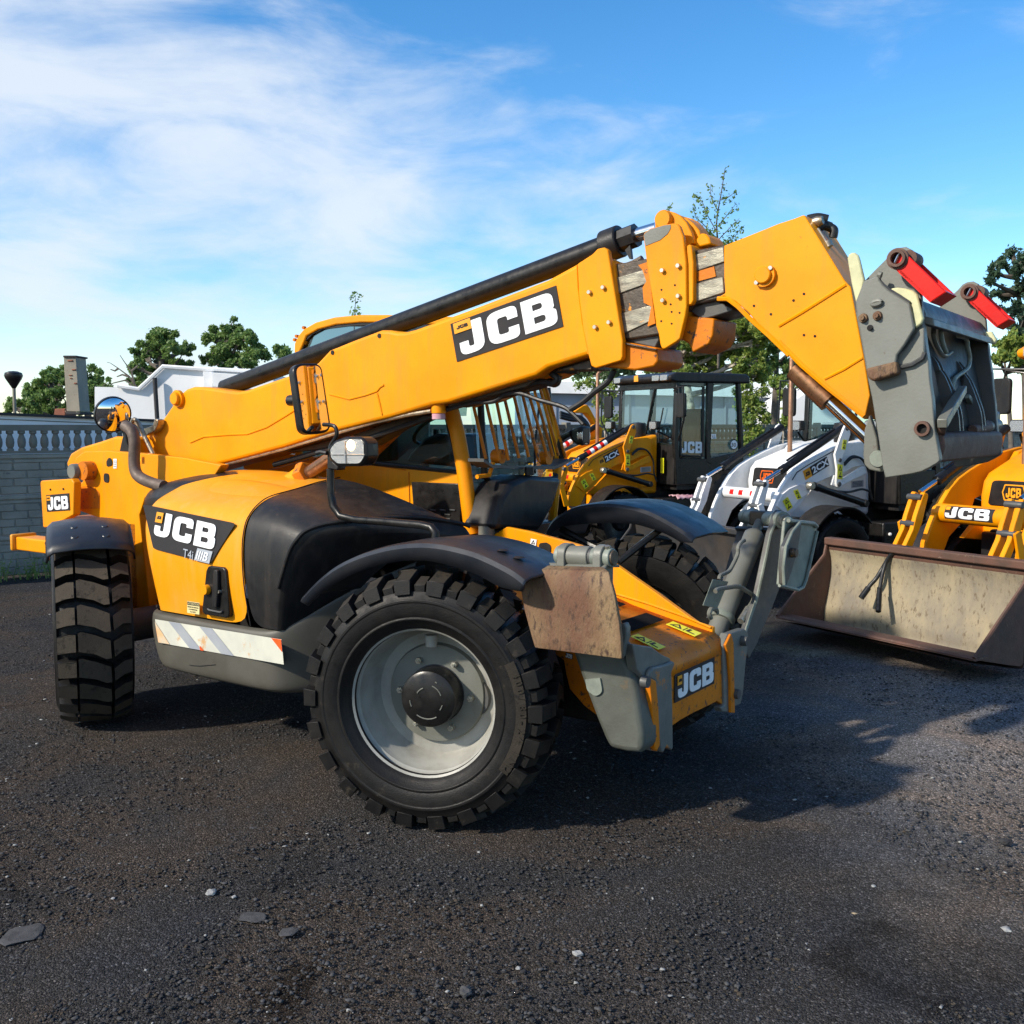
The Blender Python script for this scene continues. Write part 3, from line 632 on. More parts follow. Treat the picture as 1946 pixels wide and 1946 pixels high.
# grey skirt below with striped board
sk = []
pl = [(-2.40,.86,.56,.80), (-2.44,.30,.56,.80), (-2.43,.14,.54,.80), (-2.38,.075,.52,.80), (-2.2,.06,.50,.80), (-1.9,.055,.50,.80), (-1.6,.055,.50,.80), (-1.36,.06,.50,.80), (-1.27,.075,.50,.81), (-1.20,.12,.5,.83), (-1.12,.22,.52,.90), (-1.02,.38,.56,1.0), (-.92,.55,.6,1.08), (-.80,.75,.7,1.16)]
for (u, v, zb, ztp) in pl:
    du = .10*max(0, min(1, (-2.1-u)/.3))
    sk.append([(u+du, v+.05, .445), (u+du*.9, v+.015, .46), (u+du*.6, v, .50+.0), (u+.0, v-.0, .66), (u, v, ztp-.03), (u, v+.012, ztp-.008), (u, v+.04, ztp)])
skirt = MB().grid(sk).obj('skirt', M['skirt'], tele); skirt.modifiers.new('s', 'SUBSURF').levels = 2; skirt.modifiers['s'].render_levels = 2
MB().prism([(-2.3,.10), (-1.2,.14), (-.8,.76), (-2.3,.86)], .47, .5, 'z').obj('skirt_floor', M['skirt'], skirt)
svv = .047
Q = [P3(T, 'o', p, svv) for p in ((330,1455), (1285,1622), (300,1275), (1268,1430))]
PQ = plane_mat(Q[0], Q[1], Q[2])
def h4(x, y):    # bilinear inside the board's four corners
    a = Vector(Q[0])*(1-x)+Vector(Q[1])*x; b = Vector(Q[2])*(1-x)+Vector(Q[3])*x; return a*(1-y)+b*y
sb = MB(); sb.add([h4(0,0), h4(1,0), h4(1,1), h4(0,1)], [(0,1,2,3)], 0)
def strip(pl_, m, lift=.003): sb.add([h4(*p)+Vector((0,-lift,0)) for p in pl_], [tuple(range(len(pl_)))], m)
strip([(.27,0), (.37,0), (.22,1), (.12,1)], 1); strip([(.53,0), (.63,0), (.48,1), (.38,1)], 1)
strip([(.0,.02), (.10,.02), (.0,.9)], 2, .004); strip([(.93,1), (1,1), (1,.5)], 3, .004); strip([(.36,0), (.39,0), (.36,.2)], 3, .005)
M['b_w'] = surf('striped_board_white', (.62,.62,.52), (.50,.50,.44), .45, 0, 4, .4, .7, .02, 80, 0, (.55,.33,.15), 7, .60, .68)
M['b_g'] = surf('striped_board_grey', (.30,.32,.36), (.34,.36,.38), .45, 0, 5)
M['b_o'] = surf('striped_board_faded_orange', (.75,.42,.2), (.6,.5,.36), .45, 0, 9)
M['b_r'] = surf('striped_board_orange', (.85,.10,.01), None, .45)
sb.obj('striped_board', [M['b_w'], M['b_g'], M['b_o'], M['b_r']], skirt, smooth=False)
MB().tube(vpath('o', [(560,1625), (640,1632), (760,1622)], .052), .002, 5).obj('scratch', M['blk'], skirt)
# air intake and exhaust
it = MB().grid([[(-2.95,.46,1.33), (-2.95,.44,1.44), (-2.93,.5,1.53), (-2.93,.7,1.55)], [(-2.7,.36,1.35), (-2.72,.34,1.48), (-2.72,.42,1.575), (-2.72,.7,1.60)], [(-2.45,.36,1.38), (-2.45,.34,1.5), (-2.45,.42,1.60), (-2.45,.7,1.64)], [(-2.2,.46,1.4), (-2.2,.44,1.5), (-2.2,.52,1.60), (-2.2,.7,1.64)]]).obj('intake_cover', M['blk'], tele, 0); it.modifiers.new('s', 'SUBSURF').levels = 2; it.modifiers['s'].render_levels = 2
MB().tube(smooth_path(vpath('a', [(655,632), (690,660), (706,720), (704,800), (708,860), (730,900), (790,930), (860,950)], .46), 5), .039, 16).obj('exhaust_pipe', M['exh'], tele)
hs_ = MB()
for k in range(3): hs_.tube(smooth_path(vpath('a', [(805-4*k,782), (765-3*k,700), (725,615+6*k), (700-6*k,600+6*k), (688,640)], .75+.06*k)), .015, 8)
hs_.obj('rear_hose', M['pipe'], tele)
MB().prism(P2(T,'a',[(640,768),(655,700),(670,660),(690,770)],.7), .68, .72).obj('hose_clip', M['blk'], tele)
MB().prism(P2(T,'a',[(770,650),(825,630),(835,595),(852,600),(852,625),(835,660),(790,685)],.84), .80, .86).obj('bracket', M['pipe'], boom, .006)

# ---- cab
cn, cfv = 1.35, 2.28
cab = empty('cab', (0,0,0)); cab.parent = tele
ui0, ui1 = -2.46, -.86
CP = M['yel']
# side wall below the windows
w1 = MB().prism(P2(T, 'c', [(-250,880), (500,962), (1078,1026), (1085,1085), (1080,1360), (770,1300), (330,1150), (-250,1000)], cn), cn, cn+.06).obj('side_wall', CP, cab, .004)
mb = MB(); mb.tube(vpath('c', [(762,1020), (770,1300)], cn-.003), .004, 6); mb.tube(vpath('c', [(330,940), (745,1010)], cn-.003), .004, 6); mb.obj('panel_seam', M['yelw'], w1)
vp = MB().prism(P2(T, 'c', [(778,1082), (1085,1093), (1075,1362), (795,1312)], cn-.03), cn-.03, cn).obj('vent_panel', M['blkm'], cab, .004)
mb = MB()
for j, y in enumerate((1252, 1280, 1306, 1330)):
    for x in ((850,910,970,1030) if j in (0,3) else (880,940,1000)): mb.tube(vpath('c', [(x-16,y), (x+16,y+3)], cn-.034), .005, 6)
mb.obj('vent_slot', M['gryd'], vp)
MB().box(T.v(Z('c',1030,1000),cn)[0], -.80, cn, cfv, 1.02, 1.28).obj('lower_panel', M['blk'], cab, .01)
MB().box(-2.4, -.86, cn+.03, cfv, 1.0, 1.10).obj('floor', M['blk'], cab)
# window band near side, black rubber surround
su = MB()
def band(pl, v, r): su.tube(vpath('c', pl, v), r, 6)
band([(500,965), (1070,1022), (985,640)], cn, .016)
su.obj('window_seal', M['blk'], cab)
MB().prism(P2(T, 'c', [(-250,860), (500,960), (1070,1020), (985,640), (-250,640)], cn+.02), cn+.02, cn+.025).obj('side_window', M['glass'], cab, smooth=False)
MB().tube([(ui0+.12,1.36,1.3), (ui0-.0,1.36,2.0), (ui0+.06,1.38,2.45)], .03, 8).obj('rear_pillar', CP, cab)
MB().tube([(ui0+.12,cfv,1.3), (ui0-.0,cfv,2.0), (ui0+.06,cfv-.02,2.45)], .03, 8).obj('rear_pillar', CP, cab)
# front pillar from the boom underside to the chassis
pil = MB().tube(vpath('c', [(1022,640), (1060,780), (1100,1000), (1150,1400)], 1.30), .048, 10).obj('front_pillar', CP, cab)
pf = P3(T, 'c', (1160,1425), 1.28); MB().box(pf[0]-.1, pf[0]+.1, 1.2, 1.4, pf[2]-.03, pf[2]+.015).obj('pillar_foot', CP, cab, .008)
MB().lathe([(.001,.05), (.05,.05), (.05,-.03)], P3(T,'c',(1238,1400),1.28), 'z', 20).obj('mount', M['gry'], cab)
MB().tube([(-.86,cfv,1.25), (-.80,cfv,1.75), (-1.0,cfv-.02,2.45)], .032, 8).obj('far_pillar', CP, cab)
# roof
rf = []
ro = P2(T, 'c', [(60,290), (62,235), (85,185), (120,145), (190,105), (300,75), (450,60), (620,60), (690,70)], cn-.02)
rn = ro+[(-1.05,2.62), (-.86,2.54)]
ri = [(p[0]+.055 if i < 3 else p[0]+.02, p[1]-.05) for i, p in enumerate(rn)]
MB().prism(rn+ri[::-1], cn-.02, cn+.06).obj('roof_frame', CP, cab, .01)
MB().prism(rn+ri[::-1], cfv-.06, cfv+.02).obj('roof_frame', CP, cab, .01)
MB().grid([[(p[0], cn+.0, p[1]-.008) for p in rn[4:]], [(p[0], (cn+cfv)/2, p[1]+.015) for p in rn[4:]], [(p[0], cfv, p[1]-.008) for p in rn[4:]]]).obj('roof', CP, cab, solid=.02)
MB().prism(ri+[(-.9,2.0), (-2.4,2.0)], cn+.01, cn+.016).obj('upper_window', M['glassd'], cab, smooth=False)
MB().prism(P2(T,'c',[(95,280),(110,215),(160,160),(230,130),(400,108),(580,100),(580,120),(420,126),(240,148),(178,178),(130,225),(118,275)], cn-.0), cn-.006, cn+.012).obj('window_surround', M['blk'], cab)
hg = MB()
for p in ((122,138), (78,190), (66,212)): hg.lathe([(.001,-.012), (.011,-.012), (.011,.012), (.001,.012)], P3(T,'c',p,cn), 'v', 8)
hg.obj('roof_hinge', M['yelw'], cab)
MB().add([(ui0+.05,cn,1.3), (ui0+.05,cfv,1.3), (ui0-.02,cfv,2.0), (ui0+.05,cfv,2.5), (ui0+.05,cn,2.5), (ui0-.02,cn,2.0)], [(0,1,2,5), (5,2,3,4)]).obj('rear_window', M['glassd'], cab)
MB().add([(-.84,cn+.05,1.58), (-.84,cfv,1.58), (-.95,cfv,2.5), (-.95,cn+.05,2.5)], [(0,1,2,3)]).obj('windscreen', M['glass'], cab)
mb = MB(); mb.tube([(-.83,cn+.06,2.2), (-.80,cn+.07,1.62), (-.80,cn+.15,1.57), (-.80,cfv-.05,1.57), (-.83,cfv,1.62), (-.9,cfv,2.2)], .022, 8); mb.obj('windscreen_seal', M['blk'], cab)
MB().tube([(-.78,1.95,1.62), (-.80,1.98,1.8), (-.86,2.12,2.1)], .008, 6).obj('wiper', M['hose'], cab)
MB().add([(ui0+.1,cfv,1.3), (-.86,cfv,1.3), (-.95,cfv,2.5), (ui0+.1,cfv,2.5)], [(0,1,2,3)]).obj('door_window', M['glass'], cab)
# interior
MB().box(-1.95, -1.75, 1.62, 2.05, 1.35, 2.12).obj('seat_back', M['blk'], cab, .05)
MB().box(-1.95, -1.45, 1.62, 2.08, 1.25, 1.40).obj('seat', M['blk'], cab, .04)
ds = P2(T,'c',[(740,960),(770,900),(860,810),(930,785),(990,790),(1040,990)], 1.55)
MB().prism(ds, 1.55, 2.1).obj('dashboard', M['blk'], cab, .02)
mb = MB(); cc = Vector(P3(T,'c',(930,760),1.75)); ax = Vector((.75,0,.66)); bx = Vector((0,1,0)); 
mb.tube([cc+ax*(-.17*math.cos(t)*.9)+bx*(.19*math.sin(t)) for t in [2*math.pi*i/24 for i in range(25)]], .014, 8, caps=False)
mb.tube([cc-Vector((0,0,.2)), cc], .02, 8); mb.obj('steering_wheel', M['blk'], cab)
# screen guard of yellow bars with its grey tray
tops = [(1160,620), (1235,590), (1300,590), (1350,575), (1405,550), (1455,530), (1490,520), (1530,515), (1565,505), (1600,495)]
bots = [(1235,940), (1318,950), (1372,950), (1437,935), (1497,930), (1560,960), (1610,925), (1645,925), (1678,920), (1722,935)]
gd = MB()
for i, (a, b) in enumerate(zip(tops, bots)):
    ug = -.70+.10*math.sin(math.pi*i/9)
    p = Vector(P3(T,'c',a,u=ug-.10)); q = Vector(P3(T,'c',b,u=ug))
    gd.tube([p+(p-q)*.25, p, q], .0105, 6)
pg = [Vector(P3(T,'c',tops[i],u=-.80+.10*math.sin(math.pi*i/9))) for i in range(10)]
gd.tube(pg, .012, 6); grd = gd.obj('screen_guard', M['yelw'], cab)
tr = [P3(T,'c',p,u=-.66) for p in ((1205,938), (1260,975), (1450,985), (1640,985), (1690,965), (1735,940))]
MB().add([(p[0]-.10, p[1], p[2]) for p in tr]+[(p[0]+.02, p[1], p[2]+(.0 if i in (0,5) else .0)) for i, p in enumerate(tr)]+[(p[0]+.02, p[1], p[2]-.02) for p in tr]+[(p[0]-.10, p[1], p[2]-.02) for p in tr], [(i,i+1,i+7,i+6) for i in range(5)]+[(i+6,i+7,i+13,i+12) for i in range(5)]+[(i+12,i+13,i+19,i+18) for i in range(5)]+[(0,6,12,18),(5,11,17,23)]).obj('guard_tray', M['gryd'], grd)
MB().tube([P3(T,'c',(1280,960),u=-.70), P3(T,'c',(1255,1040),u=-.72), P3(T,'c',(1180,1050),u=-.72)], .014, 8).obj('guard_bracket', M['yel'], grd)
for p in ((1310,925), (1600,935)): MB().lathe([(.001,-.03), (.045,-.03), (.045,.03), (.001,.03)], P3(T,'c',p,u=-.7), 'u', 18).obj('work_lamp', M['yelw'], grd)
# black moulded box ahead of the cab
ub = T.v(Z('c',1370,1100),1.37)[0]
mb = MB(); mb.prism(P2(T,'c',[(1395,1085),(1500,1040),(1705,1060),(1650,1230),(1590,1340),(1560,1380),(1290,1370),(1335,1180)], u=ub), -.84, ub, 'u')
fb = mb.obj('front_box', M['blk'], cab, .03)
MB().prism(P2(T,'c',[(1172,1185),(1260,1195),(1310,1235),(1265,1350),(1190,1345)],1.36), 1.345, 1.45).obj('box_side', M['blk'], fb, .01)
MB().tube([P3(T,'c',(1500,1040),u=-.6), P3(T,'c',(1500,990),u=-.6)], .03, 8).obj('bracket', M['blk'], fb)


# ---- mirrors and lamps
def bez_tube(k, pl, v, r, n=10): return MB().tube(smooth_path(vpath(k, pl, v)), r, n)
mv = .22
arm = MB().tube(vpath('c', [(925,1425), (925,1390), (900,1360), (840,1345), (620,1325), (440,1312), (345,1290), (300,1230), (285,1150), (283,1000)], mv), .021, 12).obj('mirror_arm', M['blkm'], tele)
MB().tube(smooth_path(vpath('c', [(300,1000), (280,880), (320,800), (315,750), (290,735), (240,730)], mv)), .011, 8).obj('mirror_bracket', M['blkm'], arm)
def rect_on(k, pl, v, n=6, r=20):
    return rpoly([(x, y, r) for x, y in pl], n)
def plane_pts(k, pl, c, n):        # pixels -> points on the plane through c with normal n (machine frame)
    c0 = Vector(T.loc(C0)); out = []
    for p in pl:
        r_ = ray(*Z(k, *p)); d = Vector((r_.dot(T.a), r_.dot(T.b), r_.z)); out.append(c0+d*((c-c0).dot(n)/d.dot(n)))
    return out
mc = Vector(P3(T,'c',(168,575),mv)); mn = Vector((.97,-.20,.13)).normalized()
mo = plane_pts('c', rpoly([(45,358,60), (225,355,60), (290,780,60), (105,792,60)], 6), mc, mn)
k_ = len(mo); mh = MB().add([p-mn*.05 for p in mo]+[p+mn*.008 for p in mo], [tuple(range(k_)), tuple(range(2*k_-1, k_-1, -1))]+[(i, i+k_, (i+1) % k_+k_, (i+1) % k_) for i in range(k_)]).obj('mirror', M['blkm'], tele, .010)
mi = plane_pts('c', rpoly([(64,374,45), (214,370,45), (272,765,45), (120,778,45)], 6), mc, mn)
mg = MB().add([p+mn*.0105 for p in mi], [tuple(range(len(mi)))]).obj('mirror_glass', M['mirror'], mh, smooth=False)
MB().lathe([(.001,-.03), (.03,-.03), (.03,.04), (.001,.04)], P3(T,'c',(55,583),mv), 'u', 12).obj('knob', M['hose'], mh)
# work lamp, facing the camera side
lv_ = .16
lo = rect_on('c', [(262,872), (300,830), (370,805), (470,805), (500,840), (503,930), (470,985), (320,988), (275,950)], lv_, r=40)
lamp = MB().prism(P2(T,'c',lo,lv_), lv_, lv_+.10).obj('work_light', M['blkm'], tele, .014)
li = rect_on('c', [(285,880), (320,840), (380,822), (465,820), (490,850), (490,930), (465,968), (330,968), (292,935)], lv_, r=34)
MB().add([(p[0], lv_-.004, p[1]) for p in P2(T,'c',li,lv_)], [tuple(range(len(li)))]).obj('reflector', M['refl'], lamp, smooth=False)
M['lit'] = bpy.data.materials.new('lit_bulb'); M['lit'].use_nodes = True
bb = M['lit'].node_tree.nodes['Principled BSDF']; bb.inputs['Emission Color'].default_value = (1,.62,.25,1); bb.inputs['Emission Strength'].default_value = 9
MB().lathe([(.001,-.006), (.020,-.005), (.027,-.003), (.029,.0)], P3(T,'c',(408,858),lv_-.004), 'v', 16).obj('bulb', M['lit'], lamp)
mb = MB(); mb.tube(vpath('c', [(370,830), (375,965)], lv_-.008), .004, 6); mb.tube(vpath('c', [(290,915), (492,915)], lv_-.008), .003, 6); mb.obj('lens_rib', M['refl'], lamp)
MB().prism(P2(T,'c',[(262,890),(300,960),(330,990),(325,1010),(262,1000)],lv_+.04), lv_+.04, lv_+.1).obj('lamp_bracket', M['blk'], lamp, .006)
MB().tube(vpath('c', [(200,905), (225,898), (262,905)], lv_+.03), .012, 8).obj('lamp_cable', M['hose'], lamp)
# round convex mirror at the rear
rv = .58
c = Vector(P3(T,'a',(590,572),rv)); rad = (Vector(P3(T,'a',(590,476),rv))-Vector(P3(T,'a',(590,668),rv))).length/2
vz = Vector((.92,-.24,-.27)).normalized()   # facing back towards the camera side
Rm = vz.to_track_quat('Z','Y').to_matrix().to_4x4()
rm = empty('round_mirror', (0,0,0)); rm.parent = tele
mb = MB(); mb.lathe([(rad*.965,-.01), (rad,-.01), (rad,.014), (rad*.965,.018)], (0,0,0), 'z', 48); mb.lathe([(rad,-.008), (.001,-.03)], (0,0,0), 'z', 48)
mb.v = [tuple(Matrix.Translation(c) @ Rm @ Vector(p)) for p in mb.v]; mb.obj('mirror_rim', M['blkm'], rm)
mb = MB(); mb.lathe([(rad*.97*math.sin(t)/math.sin(.62), (math.cos(t)-math.cos(.62))*rad*.97/math.sin(.62)+.012) for t in [.62*i/10 for i in range(11)]], (0,0,0), 'z', 48)
mb.v = [tuple(Matrix.Translation(c) @ Rm @ Vector(p)) for p in mb.v]; mb.obj('mirror_glass', M['mirror'], rm)
MB().tube([c-vz*.03, c+Vector((.1,.08,-.15)), c+Vector((.18,.12,-.38))], .012, 8).obj('mirror_stalk', M['blkm'], rm)
# far side lamp
fl = MB().prism(P2(T,'c',[(1770,765),(1850,735),(1850,858),(1810,853),(1772,815)],2.25), 2.19, 2.31).obj('work_light', M['blk'], tele, .02)
c = P3(T,'c',(1862,800),2.25); MB().lathe([(.001,.004), (.056,.002), (.062,-.006), (.066,-.03)], (c[0]-.02, c[1], c[2]), 'u', 20).obj('reflector', M['refl'], fl)
MB().tube(smooth_path([P3(T,'c',p,2.2) for p in ((1700,940),(1690,830),(1760,780))]), .02, 8).obj('lamp_arm', M['blk'], fl)

# ---- wheels
def tread_block(mb, poly, Rr, r0, r1, shrink=.90, m=0, W=.21, drop=.035):
    """poly in (arc length, width) -> block standing out of a tyre of radius r0"""
    n = len(poly); cx_ = sum(p[0] for p in poly)/n; cy_ = sum(p[1] for p in poly)/n
    def pt(p, r):
        rr = r-drop*(abs(p[1])/W)**4*(1 if r > r0 else .7); a = p[0]/Rr; return (rr*math.cos(a), p[1], rr*math.sin(a))
    vs = [pt(p, r0-.02) for p in poly]+[pt(((p[0]-cx_)*shrink+cx_, (p[1]-cy_)*shrink+cy_), r1) for p in poly]
    mb.add(vs, [tuple(range(n-1,-1,-1))]+[(i, (i+1) % n, (i+1) % n+n, i+n) for i in range(n)], m)
    mb.add(vs[n:], [tuple(range(n))], m+1); [mb.v.pop() for _ in range(n)]; mb.f[-1] = tuple(len(mb.v)-n+j for j in range(n))
def make_wheel(parent, name='wheel', R=.64, W=.205, pitches=22, full=True, mrim='rim', mcap='blkm', rimR=.358, block='chunk'):
    """axis along the second axis; outer face towards -v; returns the rim mesh that parents tyre, cap, nuts"""
    rb = MB(); k = rimR/.355
    rb.lathe([(.352*k,-W*.86), (.362*k,-W*.86-.008), (.368*k,-W*.80), (.362*k,-W*.70), (.344*k,-W*.62), (.338*k,-W*.42), (.328*k,-W*.34), (.322*k,W*.02), (.312*k,W*.12), (.300*k,W*.24), (.262*k,W*.30)], (0,0,0), 'v', 72)
    rb.lathe([(.33*k,W*.85), (.31*k,W*.2), (.1*k,W*.3), (.001,W*.3)], (0,0,0), 'v', 48)
    wh = rb.obj(name, M[mrim], parent)
    MB().lathe([(.264*k,W*.31), (.256*k,W*.30), (.248*k,W*.20), (.242*k,W*.10), (.12*k,W*.06), (.001,W*.06)], (0,0,0), 'v', 64).obj('wheel_disc', M['gry'], wh)
    tb = MB()
    r1 = R-.072
    tb.lathe([(rimR*.985,-W*.78), (rimR*1.02,-W*.90), (rimR*1.07,-W*.99), (rimR*1.15,-W*1.08), (rimR*1.155,-W*1.10), (rimR*1.18,-W*1.10), (rimR*1.19,-W*1.08), (R*.70,-W*1.13), (R*.775,-W*1.12), (R*.78,-W*1.135), (R*.80,-W*1.13), (R*.805,-W*1.11), (R*.86,-W*1.05), (r1-.03,-W*.98), (r1-.012,-W*.85), (r1,-W*.5), (r1+.004,0), (r1,W*.5), (r1-.012,W*.85), (r1-.03,W*.98), (R*.83,W*1.12), (R*.72,W*1.12), (rimR*1.1,W*1.0), (rimR,W*.8)], (0,0,0), 'v', 96)
    pc = 2*math.pi*R/pitches
    for i in range(pitches):
        s0 = i*pc
        if block == 'chunk':
            for sg in (-1, 1):
                o_ = s0+(0 if sg < 0 else pc*.5)
                # tall shoulder lug running down the side of the tyre
                yo = sg*W*1.06; yi = sg*W*.42
                tread_block(tb, [(o_-pc*.235,yo), (o_+pc*.235,yo), (o_+pc*.22,yi), (o_-pc*.22,yi)][::sg], R, r1, R, .93, 0, W, .03)
                # side lug
                aa = [(o_-pc*.25)/R, (o_+pc*.25)/R]
                vs = []
                for a in aa:
                    for (r, y) in ((R-.05,W*.95), (R*.845,W*1.03), (R*.84,W*1.15), (R-.034,W*1.10)): vs.append((r*math.cos(a), sg*y, r*math.sin(a)))
                tb.add(vs, [(0,1,2,3), (7,6,5,4), (0,4,5,1), (1,5,6,2), (2,6,7,3), (3,7,4,0)])
                # lower intermediate lug
                o2 = o_+pc*.5
                tread_block(tb, [(o2-pc*.17,yo*.98), (o2+pc*.17,yo*.98), (o2+pc*.14,yi*1.4), (o2-pc*.14,yi*1.4)][::sg], R, r1-.01, R-.026, .95, 0, W, .03)
            tread_block(tb, [(s0-pc*.1,-W*.38), (s0+pc*.32,-W*.38), (s0+pc*.60,W*.0), (s0+pc*.32,W*.38), (s0-pc*.1,W*.38), (s0+pc*.12,0)], R, r1, R, .94, 0, W, .0)
        else:     # worn chevron blocks
            h = pc*.33
            tread_block(tb, [(s0-h*1.0,-W*1.05), (s0+h*1.0,-W*1.05), (s0+h*1.35,-W*.72), (s0+h*1.3,-W*.52), (s0-h*.7,-W*.52), (s0-h*.75,-W*.75)], R, r1, R, .95, 0, W, .03)
            tread_block(tb, [(s0-h*.65,-W*.48), (s0+h*1.45,-W*.48), (s0+h*1.6,-W*.38), (s0+h*1.1,W*.02), (s0+h*.35,W*.44), (s0-h*1.7,W*.46), (s0-h*1.75,W*.30), (s0-h*1.1,W*.0)], R, r1, R, .965, 0, W, .0)
            tread_block(tb, [(s0-h*1.6,W*.52), (s0+h*.1,W*.50), (s0+h*.9,W*.80), (s0+h*.9,W*1.05), (s0-h*.9,W*1.05), (s0-h*.9,W*.8)], R, r1, R, .95, 0, W, .03)
    ty = tb.obj('tyre', [M['rub'], M['rubd' if block == 'chunk' else 'treadr']], wh, 0.004 if full else 0)
    cb = MB().lathe([(.001,-W*.55), (.120,-W*.55), (.138,-W*.50), (.142,-W*.43), (.142,W*.06), (.155,W*.08)], (0,0,0), 'v', 48).obj('hub_cap', M[mcap], wh)
    for a0, a1, r in ((20,70,.075), (110,150,.06), (185,205,.09), (235,300,.095), (325,345,.08), (60,66,.1)):
        if full: MB().tube([(r*math.cos(R_(a0+(a1-a0)*t/8)), -W*.55-.002, r*math.sin(R_(a0+(a1-a0)*t/8))) for t in range(9)], .003, 6).obj('worn_mark', M['gry'], wh)
    mb = MB()
    if full:
        for i in range(6):
            a = R_(-3+60*i+.0)
            MB().lathe([(.001,W*.08-.04), (.008,W*.08-.04), (.008,W*.08-.03), (.016,W*.08-.03), (.016,W*.08)], (.185*math.cos(a),0,.185*math.sin(a)), 'v', 6).obj('wheel_nut', M['zinc'], wh)
        MB().tube([(-.0,-W*.25,.31), (-.0,-W*.25,.25)], [.032,.028], 16).obj('valve_cover', M['rim'], wh, .004)
    return wh
def place_wheel(wh, u, v, z, steer): wh.location = (u, v, z); wh.rotation_euler = (0, 0, steer)
wf = make_wheel(tele); place_wheel(wf, -.135, .135, .612, R_(20.5))
# raised size marking on the tyre wall
mb = MB(); W_ = .205
chars = '400/80-24 IND'
for i, ch in enumerate(chars):
    a = R_(22-4.3*i); r = .495
    er = Vector((math.cos(a), 0, math.sin(a))); et = Vector((math.sin(a), 0, -math.cos(a)))
    Mx = Matrix(((et.x*.045, er.x*.05, 0, er.x*r), (0, 0, -1, -W_*1.14-.002), (et.z*.045, er.z*.05, 0, er.z*r), (0,0,0,1)))
    mb.text(ch, Mx, .004, 0, .02)
arc = [R_(28-2.5*i) for i in range(26)]
mb.grid([[(r*math.cos(a), -W_*1.136, r*math.sin(a)) for a in arc] for r in (.478, .528)])
mb.obj('size_marking', M['rubd'], wf, 0, False)
wr = make_wheel(tele, block='chev', R=.615, W=.205, pitches=23, full=False, rimR=.345); place_wheel(wr, -3.08, .12, .61, R_(-30.5))
for nm_, (u, v, s_) in {'f': (-.02, 2.05, 17), 'r': (-2.98, 2.05, -30)}.items():
    src = wf if nm_ == 'f' else wr
    o = src.copy(); col.objects.link(o); o.parent = tele; o.location = (u, v, .61); o.rotation_euler = (0, 0, R_(s_+180))
    for ch in src.children:
        if ch.name.startswith(('tyre', 'hub_cap', 'wheel_disc')): c_ = ch.copy(); col.objects.link(c_); c_.parent = o

# ---- mudguards
def mudguard(name, k, top, lip, v0, v1, parent=tele, dz=.0):
    tp = smooth_path([(*p, 0) for p in top], 4); lp = smooth_path([(*p, 0) for p in lip], 4)
    t = [T.v(Z(k, p.x, p.y), v0) for p in tp]; l_ = [T.v(Z(k, p.x, p.y), v0) for p in lp]
    mb = MB(); n = len(t)
    # cross-section: lip bottom, lip top, shoulder, top sheet, far edge
    rows = []
    for i in range(n):
        f = i/(n-1)*(len(l_)-1); a = int(f); b = min(a+1, len(l_)-1); g = f-a
        lx = l_[a][0]*(1-g)+l_[b][0]*g; lz = l_[a][1]*(1-g)+l_[b][1]*g
        x, z = t[i]
        rows.append([(lx, v0+.01, lz), (x, v0-.0, z-.012), (x, v0+.012, z+.004), (x, v0+.05, z+.012), (x, (v0+v1)/2, z+.016), (x, v1, z+.006)])
    return MB().grid(rows).obj(name, M['blue'], parent, 0, solid=.012)
g1 = mudguard('mudguard', 'c', [(105,1800), (200,1700), (300,1620), (400,1565), (520,1520), (660,1485), (800,1470), (930,1475), (1060,1500), (1180,1535), (1300,1590), (1400,1645), (1470,1700)], [(140,1840), (230,1755), (330,1690), (440,1635), (550,1600), (660,1575), (760,1563), (880,1566), (1000,1590), (1100,1620), (1200,1660), (1320,1725), (1455,1752)], -.02, .42)
mb = MB()
for p in ((1290,1545), (1390,1590), (1340,1500), (1440,1545)):
    q = P3(T,'c',p,.12); mb.lathe([(.001,.006), (.02,.006), (.03,.0)], (q[0], q[1], q[2]), 'z', 12)
mb.obj('cap', M['hose'], g1)
g2 = mudguard('mudguard', 'e', [(290,330), (330,240), (380,190), (480,145), (600,126), (720,128), (850,152), (950,190), (1050,245), (1120,290), (1172,335)], [(300,360), (340,290), (400,252), (500,238), (600,232), (720,230), (830,238), (920,262), (1000,290), (1060,320), (1100,345)], 1.85, 2.36)
mb = MB(); mb.tube([P3(T,'e',(395,265),1.95), P3(T,'e',(570,360),1.95), P3(T,'e',(700,420),1.95)], .022, 8); mb.tube([P3(T,'e',(990,262),1.95), P3(T,'e',(900,330),1.85), P3(T,'e',(735,460),1.7)], .022, 8)
mb.obj('mudguard_bracket', M['blkm'], g2)
# rear mudguard turns with the wheel
rg = MB(); rows = []
Rg = .70
for i in range(15):
    a = R_(52+88*i/14)
    ww = .235
    pr = [(-ww-.02,-.085), (-ww-.012,-.03), (-ww+.02,.0), (-ww*.4,.018), (0,.022), (ww*.4,.018), (ww-.02,.0), (ww+.012,-.03), (ww+.02,-.085)]
    rows.append([((Rg+d)*math.cos(a), y, (Rg+d)*math.sin(a)) for y, d in pr])
g3 = MB().grid(rows).obj('mudguard', M['blue'], tele, 0, solid=.012); g3.location = (-3.08, .12, .61); g3.rotation_euler = (0, 0, R_(-30.5))
mb = MB(); a = R_(24)
for y in (-.09, .09):
    for aa in (62, 72): mb.tube([((Rg+.015)*math.cos(R_(aa)), y, (Rg+.015)*math.sin(R_(aa))), ((Rg+.028)*math.cos(R_(aa)), y, (Rg+.028)*math.sin(R_(aa)))], [.03,.018], 12)
mb.obj('cap', M['blue'], g3)
